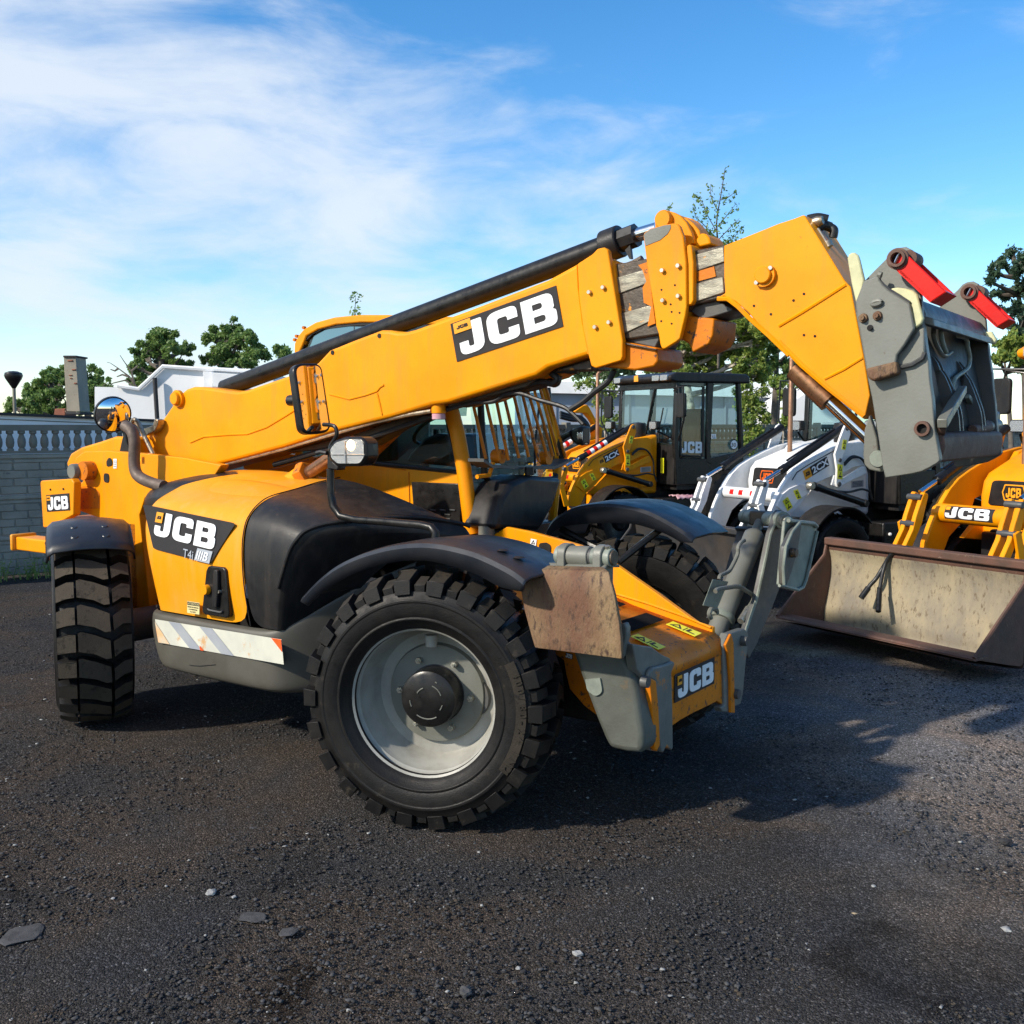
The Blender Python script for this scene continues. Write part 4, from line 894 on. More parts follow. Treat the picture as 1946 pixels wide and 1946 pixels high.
# ---- front frame with deck, cheek plates and stabilisers
ff = empty('front_frame', (0,0,0)); ff.parent = tele
FU = .88
fl_ = P2(T, 'c', [(1240,1470), (1290,1400), (1360,1358), (1500,1385), (1740,1450)], 1.30)+P2(T, 'e', [(500,362), (720,480), (950,640), (1200,822), (1290,850)], 1.30)
lowp = P2(T, 'e', [(1290,900), (1000,810), (700,690), (300,640), (0,480)], 1.30)
MB().prism(fl_+lowp, 1.30, 1.335).obj('cheek_plate', M['yel'], ff, .004)
MB().tube([P3(T,'e',p,1.295) for p in ((700,645),(900,705),(1100,775),(1280,850))], .006, 6).obj('weld_seam', M['yelf'], ff)
sticker('label', ff, *[P3(T,'c',p,1.298) for p in ((1503,1497),(1538,1505),(1512,1428))], mat='dec_w', kind='tall')
mb = MB(); mb.curve([rpoly([(0,.35,.3), (.35,0,.3), (1,.3,.3), (1,.9,.3), (.6,1,.3), (0,.8,.3)])], .004, plane_mat(*[P3(T,'c',p,1.296) for p in ((1560,1520),(1632,1540),(1560,1440))]), 0); mb.obj('oval_opening', M['hole'], ff)
mb = MB()
for p in ((1310,1385),(1330,1450),(1440,1490),(1600,1400),(1420,1580),(1235,1410)): mb.lathe([(.001,-.002),(.006,-.002),(.006,.002)], P3(T,'c',p,1.298), 'v', 7)
mb.obj('paint_chip', M['hole'], ff)
# front face of the box
fpz = lambda pl: P2(T, 'k', pl, u=FU)
face = fpz([(540,860), (1180,620), (1190,700), (1200,1300), (1140,1262), (1050,1310), (860,1400), (700,1490), (600,1560), (555,1590), (545,1200)])
MB().prism(face, FU-.03, FU, 'u').obj('front_plate', M['yelw'], ff, .004)
logo('logo_sticker', ff, *[P3(T,'k',p,u=FU+.002) for p in ((627,1283), (1097,1050), (630,945))], text=(.07,.10,.89,.78), square=(.05,.58,.10,.32))
# deck
za_, zb_ = T.u(Z('k',530,780),FU)[1]+.02, T.u(Z('k',1180,560),FU)[1]+.02
zd = (za_+zb_)/2
rows = []
for (u, z) in ((FU, zd-.10), (FU-.004, zd-.055), (FU-.02, zd-.022), (FU-.05, zd), (FU-.30, zd+.045), (FU-.55, zd+.10), (.05, zd+.19), (-.3, zd+.24)):
    rows.append([(u, v, z) for v in (.60, .66, .9, 1.1, 1.30)])
MB().grid(rows).obj('deck', M['yelw'], ff, solid=.012)
def on_deck(k, p):
    q = Z(k, *p); r = ray(*q); lo_, hi_ = 1.0, 12.0
    lr = Vector((r.dot(T.a), r.dot(T.b), r.z)); c0 = Vector(T.loc(C0))
    for _ in range(50):
        mdl = (lo_+hi_)/2; P_ = c0+lr*mdl
        zz = np.interp(-P_.x, [-(FU-.05), -(FU-.30), -(FU-.55), -.05, .3], [zd, zd+.045, zd+.10, zd+.19, zd+.24])
        if P_.z > zz+.010: lo_ = mdl
        else: hi_ = mdl
    return tuple(c0+lr*lo_)
def deck_patch(name, k, quad_, mat, lift=.010, parent=ff):
    vs = [Vector(on_deck(k, p))+Vector((0,0,lift)) for p in quad_]
    return MB().add(vs, [tuple(range(len(vs)))]).obj(name, mat, parent, smooth=False)
deck_patch('grip_patch', 'k', [(0,330), (300,235), (515,318), (80,470)], M['grip'])
deck_patch('grip_patch', 'm', [(880,575), (968,606), (905,630)], M['grip'])
for qd in ([(110,520), (440,678), (200,490)], [(533,375), (875,520), (615,340)]):
    sticker('warning_sticker', ff, *[Vector(on_deck('k', p))+Vector((0,0,.008)) for p in qd])
# near side plate of the box and lower beam
MB().prism([(FU, zd-.10), (FU-.05, zd), (FU-.30, zd+.04), (.05, zd+.15), (-.30, zd+.2)]+P2(T,'m',[(420,1080),(440,1200),(470,1330),(600,1480),(690,1548)],.60)+[(FU-.05,.42), (FU,.44)], .60, .63).obj('side_plate', M['yelw'], ff, .004)
logo('logo_sticker', ff, *[P3(T,'m',p,.595) for p in ((440,1055),(500,1072),(442,1010))], text=(.05,.1,.9,.8), square=None)
# grey end plates at both sides of the front face
el = fpz([(70,575), (300,610), (420,700), (520,745), (530,820), (545,1250), (552,1740), (553,1800), (540,1830), (440,1780), (380,1850), (270,1830), (245,1700), (235,1300), (200,980), (120,880)])
MB().prism(el, FU-.02, FU+.03, 'u').obj('end_plate', M['gryw'], ff, .006)
MB().prism(fpz([(205,960), (225,880), (270,840), (330,830), (440,800), (500,770), (520,800), (480,900), (440,1100), (400,1500), (430,1740), (380,1850), (350,1830), (330,1700), (290,1150), (270,1000)]), FU+.03, FU+.055, 'u').obj('lug_plate', M['gryw'], ff, .008)
MB().prism(fpz([(200,960), (280,1000), (310,1300), (330,1750), (290,1830), (265,1790), (230,1300)]), FU+.03, FU+.06, 'u').obj('worn_edge', M['yelw'], ff, .004)
c = P3(T,'k',(325,1040),u=FU+.09); MB().lathe([(.001,.0),(.025,.0),(.028,-.03)], c, 'u', 20).obj('pivot_pin', M['gryd'], ff)
er = fpz([(1180,600), (1240,455), (1260,460), (1430,400), (1470,430), (1485,520), (1470,640), (1450,800), (1420,1150), (1390,1290), (1300,1330), (1290,1390), (1170,1385), (1150,1330), (1200,1300)])
MB().prism(er, FU-.03, FU+.015, 'u').obj('end_plate', M['gryw'], ff, .006)
MB().prism(fpz([(1180,590), (1245,455), (1275,560), (1285,1100), (1290,1390), (1240,1388), (1235,1000), (1210,700)]), FU+.015, FU+.03, 'u').obj('worn_edge', M['yelw'], ff, .003)
for p in ((1428,545), (1330,1170)): MB().lathe([(.001,.035),(.026,.035),(.028,.0)], P3(T,'k',p,u=FU+.015), 'u', 18).obj('bolt', M['gryd'], ff)
# top of the stabiliser mounting, far side


# near stabiliser
st1 = empty('stabiliser', (0,0,0)); st1.parent = tele
lv1 = .30
leg = MB().prism(P2(T,'m',[(480,900), (820,900), (905,1000), (985,1130), (1050,1330), (1085,1550), (1112,1720), (1112,1870), (1075,1895), (960,1885), (815,1852), (770,1760), (700,1590), (610,1350), (500,1030)], lv1), lv1, lv1+.15).obj('leg', M['grylg'], st1, .03, seg=3)
mb = MB(); mb.curve([rpoly([(0,1,.05), (0,.35,.4), (.5,0,.4), (1,.2,.4), (1,1,.05)], 8)], .012, plane_mat(*[P3(T,'m',p,lv1-.005) for p in ((640,1400),(770,1390),(612,1245))]), 0); mb.obj('slot_cover', M['gryl'], leg)
fv1 = .14
def foot_pt(k, p, v): return P3(T, k, p, v)
fr_ = []
edgeL = [(75,262), (55,300), (52,340), (60,480), (88,640), (120,760), (150,870), (180,968)]
edgeR = [(770,285), (820,318), (838,380), (870,500), (895,640), (915,760), (930,900), (938,1066)]
vv = [.24, .16, .14, .135, .135, .135, .135, .135]
for a, b, v in zip(edgeL, edgeR, vv):
    fr_.append([P3(T,'m',(a[0]+(b[0]-a[0])*t, a[1]+(b[1]-a[1])*t), v) for t in (0,.03,.2,.4,.6,.8,.97,1)])
foot = MB().grid(fr_).obj('foot', M['foot'], st1, .004, solid=.022)
tp_ = [P3(T,'m',(75+(770-75)*t, 262+(285-262)*t), .24) for t in (0,.03,.2,.4,.6,.8,.97,1)]
MB().grid([[Vector(p)+Vector((0,-.01,-.012)) for p in tp_], [Vector(p)+Vector((0,.03,.012)) for p in tp_], [Vector(p)+Vector((0,.14,.0)) for p in tp_]]).obj('foot_top', M['gry'], foot, solid=.014)
MB().prism(P2(T,'m',[(920,760), (950,755), (970,800), (968,880), (945,950), (925,1060), (900,1060), (900,800)], lv1-.08), lv1-.08, lv1-.04).obj('foot_rib', M['gry'], foot, .006)
# top pin and lugs
pa = Vector(P3(T,'m',(362,160),lv1)); pb = Vector(P3(T,'m',(868,185),lv1)); d = pb-pa
pin = MB().tube([pa, pa+d*.03, pa+d*.12], [.034,.045,.045], 24).obj('pin', M['gryl'], st1, .003)
MB().cyl(pa+d*.24, pa+d*.60, .048, n=28).obj('ram_eye', M['gry'], pin, .004)
MB().cyl(pa+d*.59, pa+d*.66, .041, n=24).obj('spacer', M['gryd'], pin)
MB().cyl(pa+d*.64, pa+d*.74, .043, n=24).obj('sleeve', M['gryl'], pin, .003)
MB().cyl(pa+d*.82, pa+d*.965, .044, n=24).obj('pin_head', M['gryl'], pin, .004)
MB().cyl(pa+d*.96, pa+d*1.0, .035, n=24).obj('pin_end', M['brown'], pin, .003)
e = pa+d*.90; MB().cyl(e, e+Vector((0,-.016,.054)), .012, n=6).obj('nut', M['zinc'], pin)
for t in (.14, .76):
    cu = pa.x+d.x*t; cz = pa.z+d.z*t
    MB().prism(rpoly([(lv1-.055, cz-.22), (lv1+.065, cz-.22), (lv1+.065, cz+.058, .06), (lv1-.055, cz+.058, .06)], 8), cu-.012, cu+.03, 'u').obj('lug', M['gry'], pin, .004)
mb = MB(); mb.cyl((pa.x+.14,.32,1.30), (pa.x+.14,.62,.62), .07); mb.obj('stabiliser_ram', M['gry'], st1)

# far stabiliser
st2 = empty('stabiliser', (0,0,0)); st2.parent = tele
U0, U1 = .50, .84
fu = lambda k, pl, u: P2(T, k, pl, u=u)
lf = MB().prism(fu('l', [(1195,330), (1215,250), (1260,200), (1310,215), (1350,260), (1400,560), (1330,700), (1290,1000), (1245,1250), (1150,1500), (1060,1700), (960,1950), (850,2150), (815,2050), (800,1780), (950,1380), (1020,1050), (1130,520)], U1), U1-.03, U1, 'u').obj('leg', M['gryd'], st2, .004)
MB().tube([P3(T,'l',p,u=U1+.002) for p in ((1205,300),(1185,400),(1133,520),(1080,780),(1022,1050),(950,1380),(880,1580),(808,1790))], .009, 6).obj('leg_edge', M['gryl'], lf)
MB().prism(fu('l', [(850,290), (880,200), (930,175), (980,200), (990,300), (940,420), (800,700), (820,420)], U0), U0-.03, U0, 'u').obj('leg_plate', M['gry'], lf, .004)
MB().prism(fu('l', [(1330,700), (1400,560), (1350,480), (1390,450), (1290,1000), (1245,1250), (1150,1500), (1060,1700), (1000,1700), (1200,1200)], U1), U0, U1-.03, 'u').obj('leg_back', M['gryd'], lf)
pa = Vector(P3(T,'l',(790,285),u=.47)); pb = Vector(P3(T,'l',(1365,345),u=.93)); d = pb-pa
def seg(a, b, r, n, m, par, bev=.003): return MB().cyl(pa+d*a, pa+d*b, r, n=24).obj(n, M[m], par, bev)
pn = seg(0, .10, .044, 'pin', 'gryl', st2)
seg(.12, .26, .046, 'sleeve', 'gryl', pn); seg(.56, .72, .044, 'sleeve', 'gryl', pn); seg(.76, .90, .052, 'pin_boss', 'gryl', pn); seg(.90, .97, .038, 'washer', 'gry', pn); seg(.96, 1.0, .027, 'bolt', 'zinc', pn)
cm_ = pa+d*.41
MB().obox(cm_, (.065,0,0), (0,.042,0), (0,0,.045)).obj('rod_eye', M['brown'], pn, .012)
q1 = Vector(P3(T,'l',(1040,430),u=.66)); q1 = Vector((cm_.x, cm_.y, cm_.z-.06))
q2 = Vector(P3(T,'l',(450,1740),u=cm_.x)); dd = q2-cm_
cy_ = MB().tube([cm_+dd*.14, cm_+dd*.17, cm_+dd*.94], [.045,.064,.064], 32).obj('stabiliser_ram', M['gry'], st2, .004)
MB().cyl(cm_, cm_+dd*.15, .030).obj('ram_rod', M['gry'], cy_)
MB().tube([cm_+dd*.90, cm_+dd*.93, cm_+dd*.95], [.076,.078,.074], 32).obj('gland', M['gryl'], cy_, .003)
MB().cyl(cm_+dd*.94, cm_+dd*1.1, .058).obj('ram_base', M['gry'], cy_)
um = cm_.x
MB().prism(fu('l', [(380,1110), (585,1140), (440,1490), (250,1455)], um+.10), um+.095, um+.10, 'u').obj('valve_plate', M['gryl'], cy_, .003)
def pp3(pl, u, r, nm_): return MB().tube(smooth_path([P3(T,'l',p,u=u) for p in pl], 5), r, 8).obj(nm_, M['gry'], cy_)
pp3([(460,1110), (480,1060), (580,1010), (630,940), (700,790), (710,690), (750,625), (790,600)], um+.06, .012, 'pipe')
pp3([(410,1270), (450,1240), (600,1215), (720,1205), (800,1250), (900,1320), (910,1380), (850,1480)], um+.14, .013, 'pipe')
MB().cyl(P3(T,'l',(845,1490),u=um+.14), P3(T,'l',(740,1660),u=um+.14), .020, n=8).obj('fitting', M['zinc'], cy_)
pp3([(350,1620), (330,1560), (360,1500), (420,1510), (430,1560)], um+.05, .014, 'pipe')
# far foot
fw = fu('l', [(1330,345), (1400,345), (1700,375), (1745,410), (1745,480), (1600,1120), (1560,1220), (1495,1250), (1300,1195), (1250,1185)], 1.04)
ft = MB().prism(fw, 1.02, 1.04, 'u').obj('foot', M['gryl'], st2, .006)
MB().prism(fu('l', [(1510,370), (1545,400), (1500,700), (1420,1000), (1350,1185), (1310,1180), (1300,960), (1330,680), (1420,490)], 1.08), 1.05, 1.08, 'u').obj('foot_rib', M['gryd'], ft, .006)
MB().tube([P3(T,'l',p,u=1.085) for p in ((1515,368), (1420,485), (1335,680), (1302,950), (1312,1180))], .009, 6).obj('rib_edge', M['gryl'], ft)
MB().tube([P3(T,'l',p,u=1.05) for p in ((1370,340), (1520,360), (1700,378), (1742,420))], .012, 6).obj('foot_lip', M['gryl'], ft)
MB().tube([P3(T,'l',p,u=1.05) for p in ((1250,1190), (1300,1195), (1495,1250), (1560,1215), (1600,1120), (1745,480))], .010, 6).obj('foot_lip', M['gryl'], ft)
c = P3(T,'l',(1410,760),u=1.085); MB().lathe([(.001,.03),(.024,.03),(.028,.0)], c, 'u', 18).obj('bolt', M['brown'], ft)

# ---- fork carriage at the boom head
cg = empty('fork_carriage', (0,0,0)); cg.parent = tele
A_, B_ = .42, 1.62
def cp(pl, v=A_): return P2(T, 'n', pl, v)
lug_o = [(172,300), (250,220), (350,120), (395,65), (440,40), (500,32), (545,55), (552,90), (545,160), (600,330), (620,420), (640,660), (650,800), (300,820), (200,700), (120,540), (90,470), (130,520)]
low_o = [(205,1090), (160,830), (110,560), (400,560), (650,655), (665,800), (690,950), (700,1100), (722,1250), (740,1500), (780,1720), (780,1745), (760,1765), (700,1800), (640,1830), (560,1850), (345,1882), (325,1800), (290,1560), (240,1250)]
np_ = MB().prism(cp(lug_o), A_+.02, A_+.05).obj('side_plate', M['gry'], cg, .004)
MB().prism(cp(low_o), A_, A_+.045).obj('side_plate_lower', M['gry'], np_, .004)
for m_ in (0,):
    fo = MB().prism(cp(lug_o), B_+.0, B_+.03).obj('side_plate', M['gry'], cg, .004)
    MB().prism(cp(low_o), B_-.02, B_+.025).obj('side_plate_lower', M['gryd'], fo, .004)
po = cp([(172,310), (290,262), (300,300), (330,345), (372,385), (540,490), (578,690), (500,820), (440,900), (428,960), (440,1045), (250,1105), (205,1080), (160,830), (110,530), (110,470)], A_-.05)
pk = MB().prism(po, A_-.05, A_-.03).obj('pocket_plate', M['gry'], cg, .006)
MB().prism(cp([(185,1010), (430,950), (445,1050), (240,1112), (208,1085)], A_-.06), A_-.06, A_+.0).obj('pocket_lip', M['foot'], pk, .009)
MB().tube([P3(T,'n',p,A_-.04) for p in ((290,262), (315,268))], .014, 8).obj('pocket_hook', M['gry'], pk)
MB().tube([P3(T,'n',p,A_-.035) for p in ((290,270), (300,310), (330,345), (372,382), (455,432), (540,488))], .008, 6).obj('pocket_edge', M['gryd'], pk)
MB().prism(cp([(440,900), (500,850), (570,760), (600,700), (655,680), (660,900), (630,935), (560,975), (445,1000), (430,960)], A_-.015), A_-.015, A_-.0).obj('gusset', M['gry'], pk, .006)
MB().tube([P3(T,'n',p,A_-.012) for p in ((445,1000), (560,975), (640,925), (660,880))], .009, 6).obj('gusset_edge', M['gryd'], pk)
lvr = MB().prism(cp([(42,130), (52,100), (75,82), (102,84), (128,105), (140,140), (178,300), (160,400), (130,530), (110,480), (75,330)], A_-.02), A_-.02, A_+.0).obj('lever', M['cream'], cg, .006)
MB().prism(cp([(372,385), (400,368), (440,362), (500,368), (560,385), (600,415), (622,500), (650,610), (635,650), (600,678), (578,690), (545,490)], A_-.03), A_-.03, A_-.01).obj('latch_segment', M['cream'], cg, .006)
MB().prism(cp([(1150,730), (1220,720), (1262,790), (1240,825), (1190,800)], B_+.03), B_-.05, B_-.02).obj('latch_segment', M['cream'], cg, .006)
def ring(k, p, v, r0, r1, dep, name, m, par, m2='hole'):
    c = P3(T, k, p, v); o = MB().lathe([(r1,.01), (r1,-dep*.8), (r1*.95,-dep), (r0,-dep), (r0,.01)], c, 'v', 32).obj(name, M[m], par)
    MB().lathe([(r0,-.001), (.001,-.001)], c, 'v', 24).obj('bore', M[m2], par); return o
ring('n', (648,1490), A_, .019, .030, .022, 'tube_end', 'rust', cg)
for p in ((172,608), (285,590)):
    c = P3(T,'n',p,A_-.05); o = MB().lathe([(.001,-.026), (.009,-.026), (.010,-.012), (.016,-.012), (.019,.0)], c, 'v', 20).obj('bolt', M['foot'], cg)
mb = MB(); mb.lathe([(.001,-.003), (.012,-.003), (.012,.0)], P3(T,'n',(226,685),A_-.05), 'v', 20); mb.lathe([(.001,-.003), (.008,-.003)], P3(T,'n',(226,685),A_-.06), 'v', 6); mb.obj('pin_hole', M['hole'], pk)
mb = MB(); mb.tube([P3(T,'n',(277+34*math.cos(t), 487-12*math.sin(t)-.22*34*math.cos(t)),A_-.058) for t in [2*math.pi*i/16 for i in range(17)]], .010, 8, caps=False); mb.obj('lifting_loop', M['gry'], pk)
# red arms
def arm(p_eye, v0, k):
    q = [(515,100), (832,395), (703,482), (448,235)]
    cc = Vector(P3(T,'n',(443,133),A_-.07))
    off = Vector((0, v0-(A_-.07), 0))
    near = [Vector((a, v0, b)) for a, b in P2(T,'n',[(470,68), (520,100), (832,397), (703,482), (452,245), (400,190), (440,120)], A_-.07)]
    wd = .17
    o = MB().prism([(p.x, p.z) for p in near], v0, v0+.014).obj('red_arm', M['red'], cg, .004)
    fl2 = [(p.x, p.z) for p in near[1:5]]
    MB().prism(fl2, v0+wd-.014, v0+wd).obj('arm_flange', M['red'], o, .003)
    b, t, a2_ = near[3], near[2], near[4]
    nrm = (a2_-b).cross(Vector((0,1,0))).normalized()*.012
    MB().add([b+Vector((0,.0,0)), b+Vector((0,wd,0)), a2_+Vector((0,wd,0)), a2_+Vector((0,0,0)), b-nrm, b-nrm+Vector((0,wd,0)), a2_-nrm+Vector((0,wd,0)), a2_-nrm], [(0,1,2,3),(4,5,6,7),(0,1,5,4),(1,2,6,5),(2,3,7,6),(3,0,4,7)]).obj('arm_web', M['red'], o)
    dr = (near[2]-near[1]).normalized()*.012
    MB().add([b+Vector((0,.002,0)), b+Vector((0,wd-.002,0)), t+Vector((0,wd-.002,0)), t+Vector((0,.002,0)), b-dr+Vector((0,.002,0)), b-dr+Vector((0,wd-.002,0)), t-dr+Vector((0,wd-.002,0)), t-dr+Vector((0,.002,0))], [(0,1,2,3),(4,5,6,7),(0,1,5,4),(1,2,6,5),(2,3,7,6),(3,0,4,7)]).obj('arm_end', M['red'], o)
    ce = Vector((cc.x, v0, cc.z))
    MB().lathe([(.040,.02), (.040,-.003), (.033,-.004), (.032,-.018), (.022,-.018), (.021,.05)], ce, 'v', 36).obj('arm_bush', M['rust'], o)
    MB().lathe([(.022,.012), (.001,.012)], ce+Vector((0,-.002,0)), 'v', 24).obj('bore', M['hole'], o)
    MB().tube([ce+Vector((-.009,-.008,-.019)), ce+Vector((.009,-.008,.019))], .005, 8).obj('roll_pin', M['chr'], o)
    for q_, s_ in ((1,1),):
        MB().lathe([(.001,0),(.030,0), (.030,.10), (.001,.10)], ce+Vector((.030,.04,.005)), 'v', 20).obj('shaft', M['rust'], o)
    return o
arm(None, A_-.07, 0); arm(None, B_-.05, 0)
# cross members
sh = cp([(630,455), (660,600), (900,600), (640,660)], A_)
z0_ = cp([(640,440)], A_)[0]; z1_ = cp([(650,655)], A_)[0]
uF = cp([(690,950)], A_)[0][0]
def uz(p): return cp([p], A_)[0]
MB().prism([uz((560,430)), uz((600,470)), uz((640,560)), uz((640,650)), uz((560,640)), uz((520,480))], A_+.045, B_).obj('top_beam', M['gryd'], cg, .01)
tb0 = uz((640,455)); MB().prism([(tb0[0]-.18,tb0[1]+.0), (tb0[0]+.03,tb0[1]-.07), (tb0[0]+.035,tb0[1]-.10), (tb0[0]-.18,tb0[1]-.03)], A_+.05, B_).obj('top_shelf', M['gry'], cg, .004)
bt = uz((760,1700)); MB().prism([(bt[0]-.06,bt[1]-.02), (bt[0]+.0,bt[1]-.035), (bt[0]+.015,bt[1]+.03), (bt[0]+.01,bt[1]+.08), (bt[0]-.05,bt[1]+.09)], A_+.045, B_).obj('bottom_beam', M['rust'], cg, .015)
bp_ = [(-.13,.05), (-.10,.05)]
tpz = uz((650,640)); 
MB().add([(bt[0]-.05,A_+.045,bt[1]+.07), (bt[0]-.05,B_,bt[1]+.07), (tpz[0]-.09,B_,tpz[1]+.02), (tpz[0]-.09,A_+.045,tpz[1]+.02)], [(0,1,2,3)]).obj('back_plate', M['gryd'], cg, solid=.012)
# curved ribs behind the open face
def rib(pl, v0, v1, m='gryd', name='rib'):
    return MB().prism(cp(pl, A_), v0, v1).obj(name, M[m], cg, .006)
for vv_ in (.78, .84, 1.22, 1.28):
    rb = MB(); pts_ = smooth_path([(p[0], p[1], 0) for p in [(tpz[0]-.10,tpz[1]-.06), (tpz[0]-.02,tpz[1]-.16), (tpz[0]-.05,tpz[1]-.32), (tpz[0]-.10,tpz[1]-.46), (bt[0]-.10,bt[1]+.34), (bt[0]-.02,bt[1]+.20), (bt[0]+.0,bt[1]+.09)]], 5)
    n_ = len(pts_); rb.add([(p.x, vv_, p.y) for p in pts_]+[(p.x-.10, vv_, p.y) for p in pts_]+[(p.x, vv_+.018, p.y) for p in pts_]+[(p.x-.10, vv_+.018, p.y) for p in pts_],
        [(i,i+1,i+1+n_,i+n_) for i in range(n_-1)]+[(i+2*n_,i+1+2*n_,i+1+3*n_,i+3*n_) for i in range(n_-1)]+[(i,i+1,i+1+2*n_,i+2*n_) for i in range(n_-1)])
    rb.obj('rib', M['gryd'], cg)
um_ = tpz[0]-.02
def cu3(p, u): return P3(T, 'n', p, u=u)
def rod(pl, r, nm, m, du=0): return MB().tube(smooth_path([cu3(p, um_+du) for p in pl], 5), r, 10).obj(nm, M[m], cg)
# slots and hooks on the inside
rod([(735,640), (730,720), (745,800), (790,880), (830,905), (870,880)], .010, 'hook', 'gry', -.03)
rod([(800,630), (790,720), (805,810), (830,880)], .010, 'hook', 'gryl', .0)
rod([(930,750), (990,770), (1005,850), (1020,930), (1000,1010), (900,1090), (880,1180)], .010, 'hook', 'gryl', .0)
MB().tube([cu3((965,1175), um_+.06), cu3((880,1310), um_+.09), cu3((800,1450), um_+.10)], [.022,.026,.026], 4).obj('locking_lever', M['gry'], cg, .004)
MB().tube([cu3((760,1470), um_+.07), cu3((830,1475), um_+.10)], .034, 16).obj('lever_boss', M['rust'], cg, .004)
MB().tube([cu3((1000,1230), um_+.03), cu3((1040,1300), um_+.03), cu3((1060,1400), um_+.03), cu3((1080,1490), um_+.03)], [.014,.02,.019,.014], 4).obj('link', M['gryl'], cg, .003)
MB().tube([cu3((1060,1500), um_+.04), cu3((1240,1455), um_+.04)], .027, 20).obj('lock_bar', M['gry'], cg, .004)
MB().tube([cu3((1040,1500), um_+.06), cu3((1150,1475), um_+.06)], [.022,.032], 12).obj('lock_nut', M['rust'], cg, .004)
MB().obox(cu3((1195,1440), um_-.02), (.03,0,0), (0,.07,0), (0,0,.06)).obj('bar_housing', M['gryd'], cg, .02)
for p in ((1138,1122), (1113,1290)): MB().lathe([(.001,.01),(.014,.008),(.014,.0)], cu3(p, tpz[0]-.10), 'u', 12).obj('grease_cap', M['yelf'], cg)
rod([(800,1480), (815,1560), (830,1640)], .012, 'hose', 'hose', .03); rod([(790,1500), (850,1570), (930,1620), (980,1630)], .010, 'hose', 'hose', .0)
rod([(880,1440), (905,1540), (960,1600), (1000,1630)], .010, 'hose', 'gryl', .02); rod([(930,1390), (960,1500), (1040,1590), (1100,1625)], .010, 'hose', 'gryl', .02)
# rounded link plate behind, lower left
MB().prism(cp([(200,1500), (240,1380), (300,1560), (335,1835), (240,1815), (200,1775), (190,1700), (195,1620)], .90), .86, .90).obj('link_plate', M['gry'], cg, .006)
MB().lathe([(.038,.0), (.034,-.008), (.001,-.008)], P3(T,'n',(288,1732),.86), 'v', 20).obj('link_pin', M['gryl'], cg)
# ================================================================ BACKHOE LOADERS
BA = Vector((-.882, -.471, 0)).normalized(); BB = Vector((-BA.y*-1, 0, 0))
BB = Vector((.471, -.882, 0)).normalized()
YO = Vector((1.71, 15.4, 0))-BB*.9; WO = Vector((3.73, 11.5, 0))-BB*.9; RO = Vector((4.71, 9.36, 0))
FW = Frame(WO, BA, BB); FY = Frame(YO, BA, BB); FR = Frame(RO, BA, BB)
BROT = math.atan2(BA.y, BA.x)
def wheel_small(parent, name, f, s, R, W, paint, ag=True):
    sg = 1 if s > 0 else -1
    rb = MB(); rr = R*.56
    rb.lathe([(rr,W*.9), (rr+.02,W*.95), (rr*.95,W*.8), (rr*.9,W*.2), (rr*.55,W*.1), (rr*.4,W*.35), (.001,W*.38)], (0,0,0), 'v', 40)
    wh = rb.obj(name, M[paint], parent, loc=(f, s, R)); 
    tb = MB(); tb.lathe([(rr*.99,W*.8), (rr*1.03,W*1.0), (rr*1.3,W*1.13), (R*.86,W*1.1), (R-.04,W*.95), (R-.025,W*.4), (R-.025,-W*.4), (R-.04,-W*.95), (R*.86,-W*1.1), (rr,-W*.9)], (0,0,0), 'v', 56)
    n = 20; pc = 2*math.pi*R/n
    for i in range(n):
        for q in (-1, 1):
            o_ = i*pc+(pc/2 if q > 0 else 0); sl_ = pc*1.0
            tread_block(tb, [(o_-pc*.2,q*W*1.02), (o_+pc*.14,q*W*1.02), (o_+pc*.16+sl_,-q*W*.08), (o_-pc*.1+sl_,-q*W*.08)][::q], R, R-.05, R, .9, 0, W, .03)
    tb.obj('tyre', M['rub'], wh)
    if sg < 0: wh.rotation_euler = (0, 0, math.pi)
    return wh
def cpy(o, parent, s_shift=None, mirror=False):
    c = o.copy(); col.objects.link(c); c.parent = parent
    if s_shift is not None: c.location = (o.location.x, o.location.y+s_shift, o.location.z)
    for ch in o.children:
        k = ch.copy(); col.objects.link(k); k.parent = c
    return c
def lamp_head(parent, c, r, ax, name='work_light'):
    """rounded rectangular lamp looking along the first axis"""
    c = Vector(c); mb = MB(); 
    pl = rpoly([(-r*1.3,-r*.85,r*.5), (r*1.3,-r*.85,r*.5), (r*1.3,r*.85,r*.5), (-r*1.3,r*.85,r*.5)])
    o = MB().prism([(c.y+a, c.z+b) for a, b in pl], c.x-.09, c.x, 'u').obj(name, M['blk'], parent, .012)
    MB().add([(c.x+.004, c.y+a*.86, c.z+b*.84) for a, b in pl], [tuple(range(len(pl)))]).obj('reflector', M['refl'], o, smooth=False)
    return o
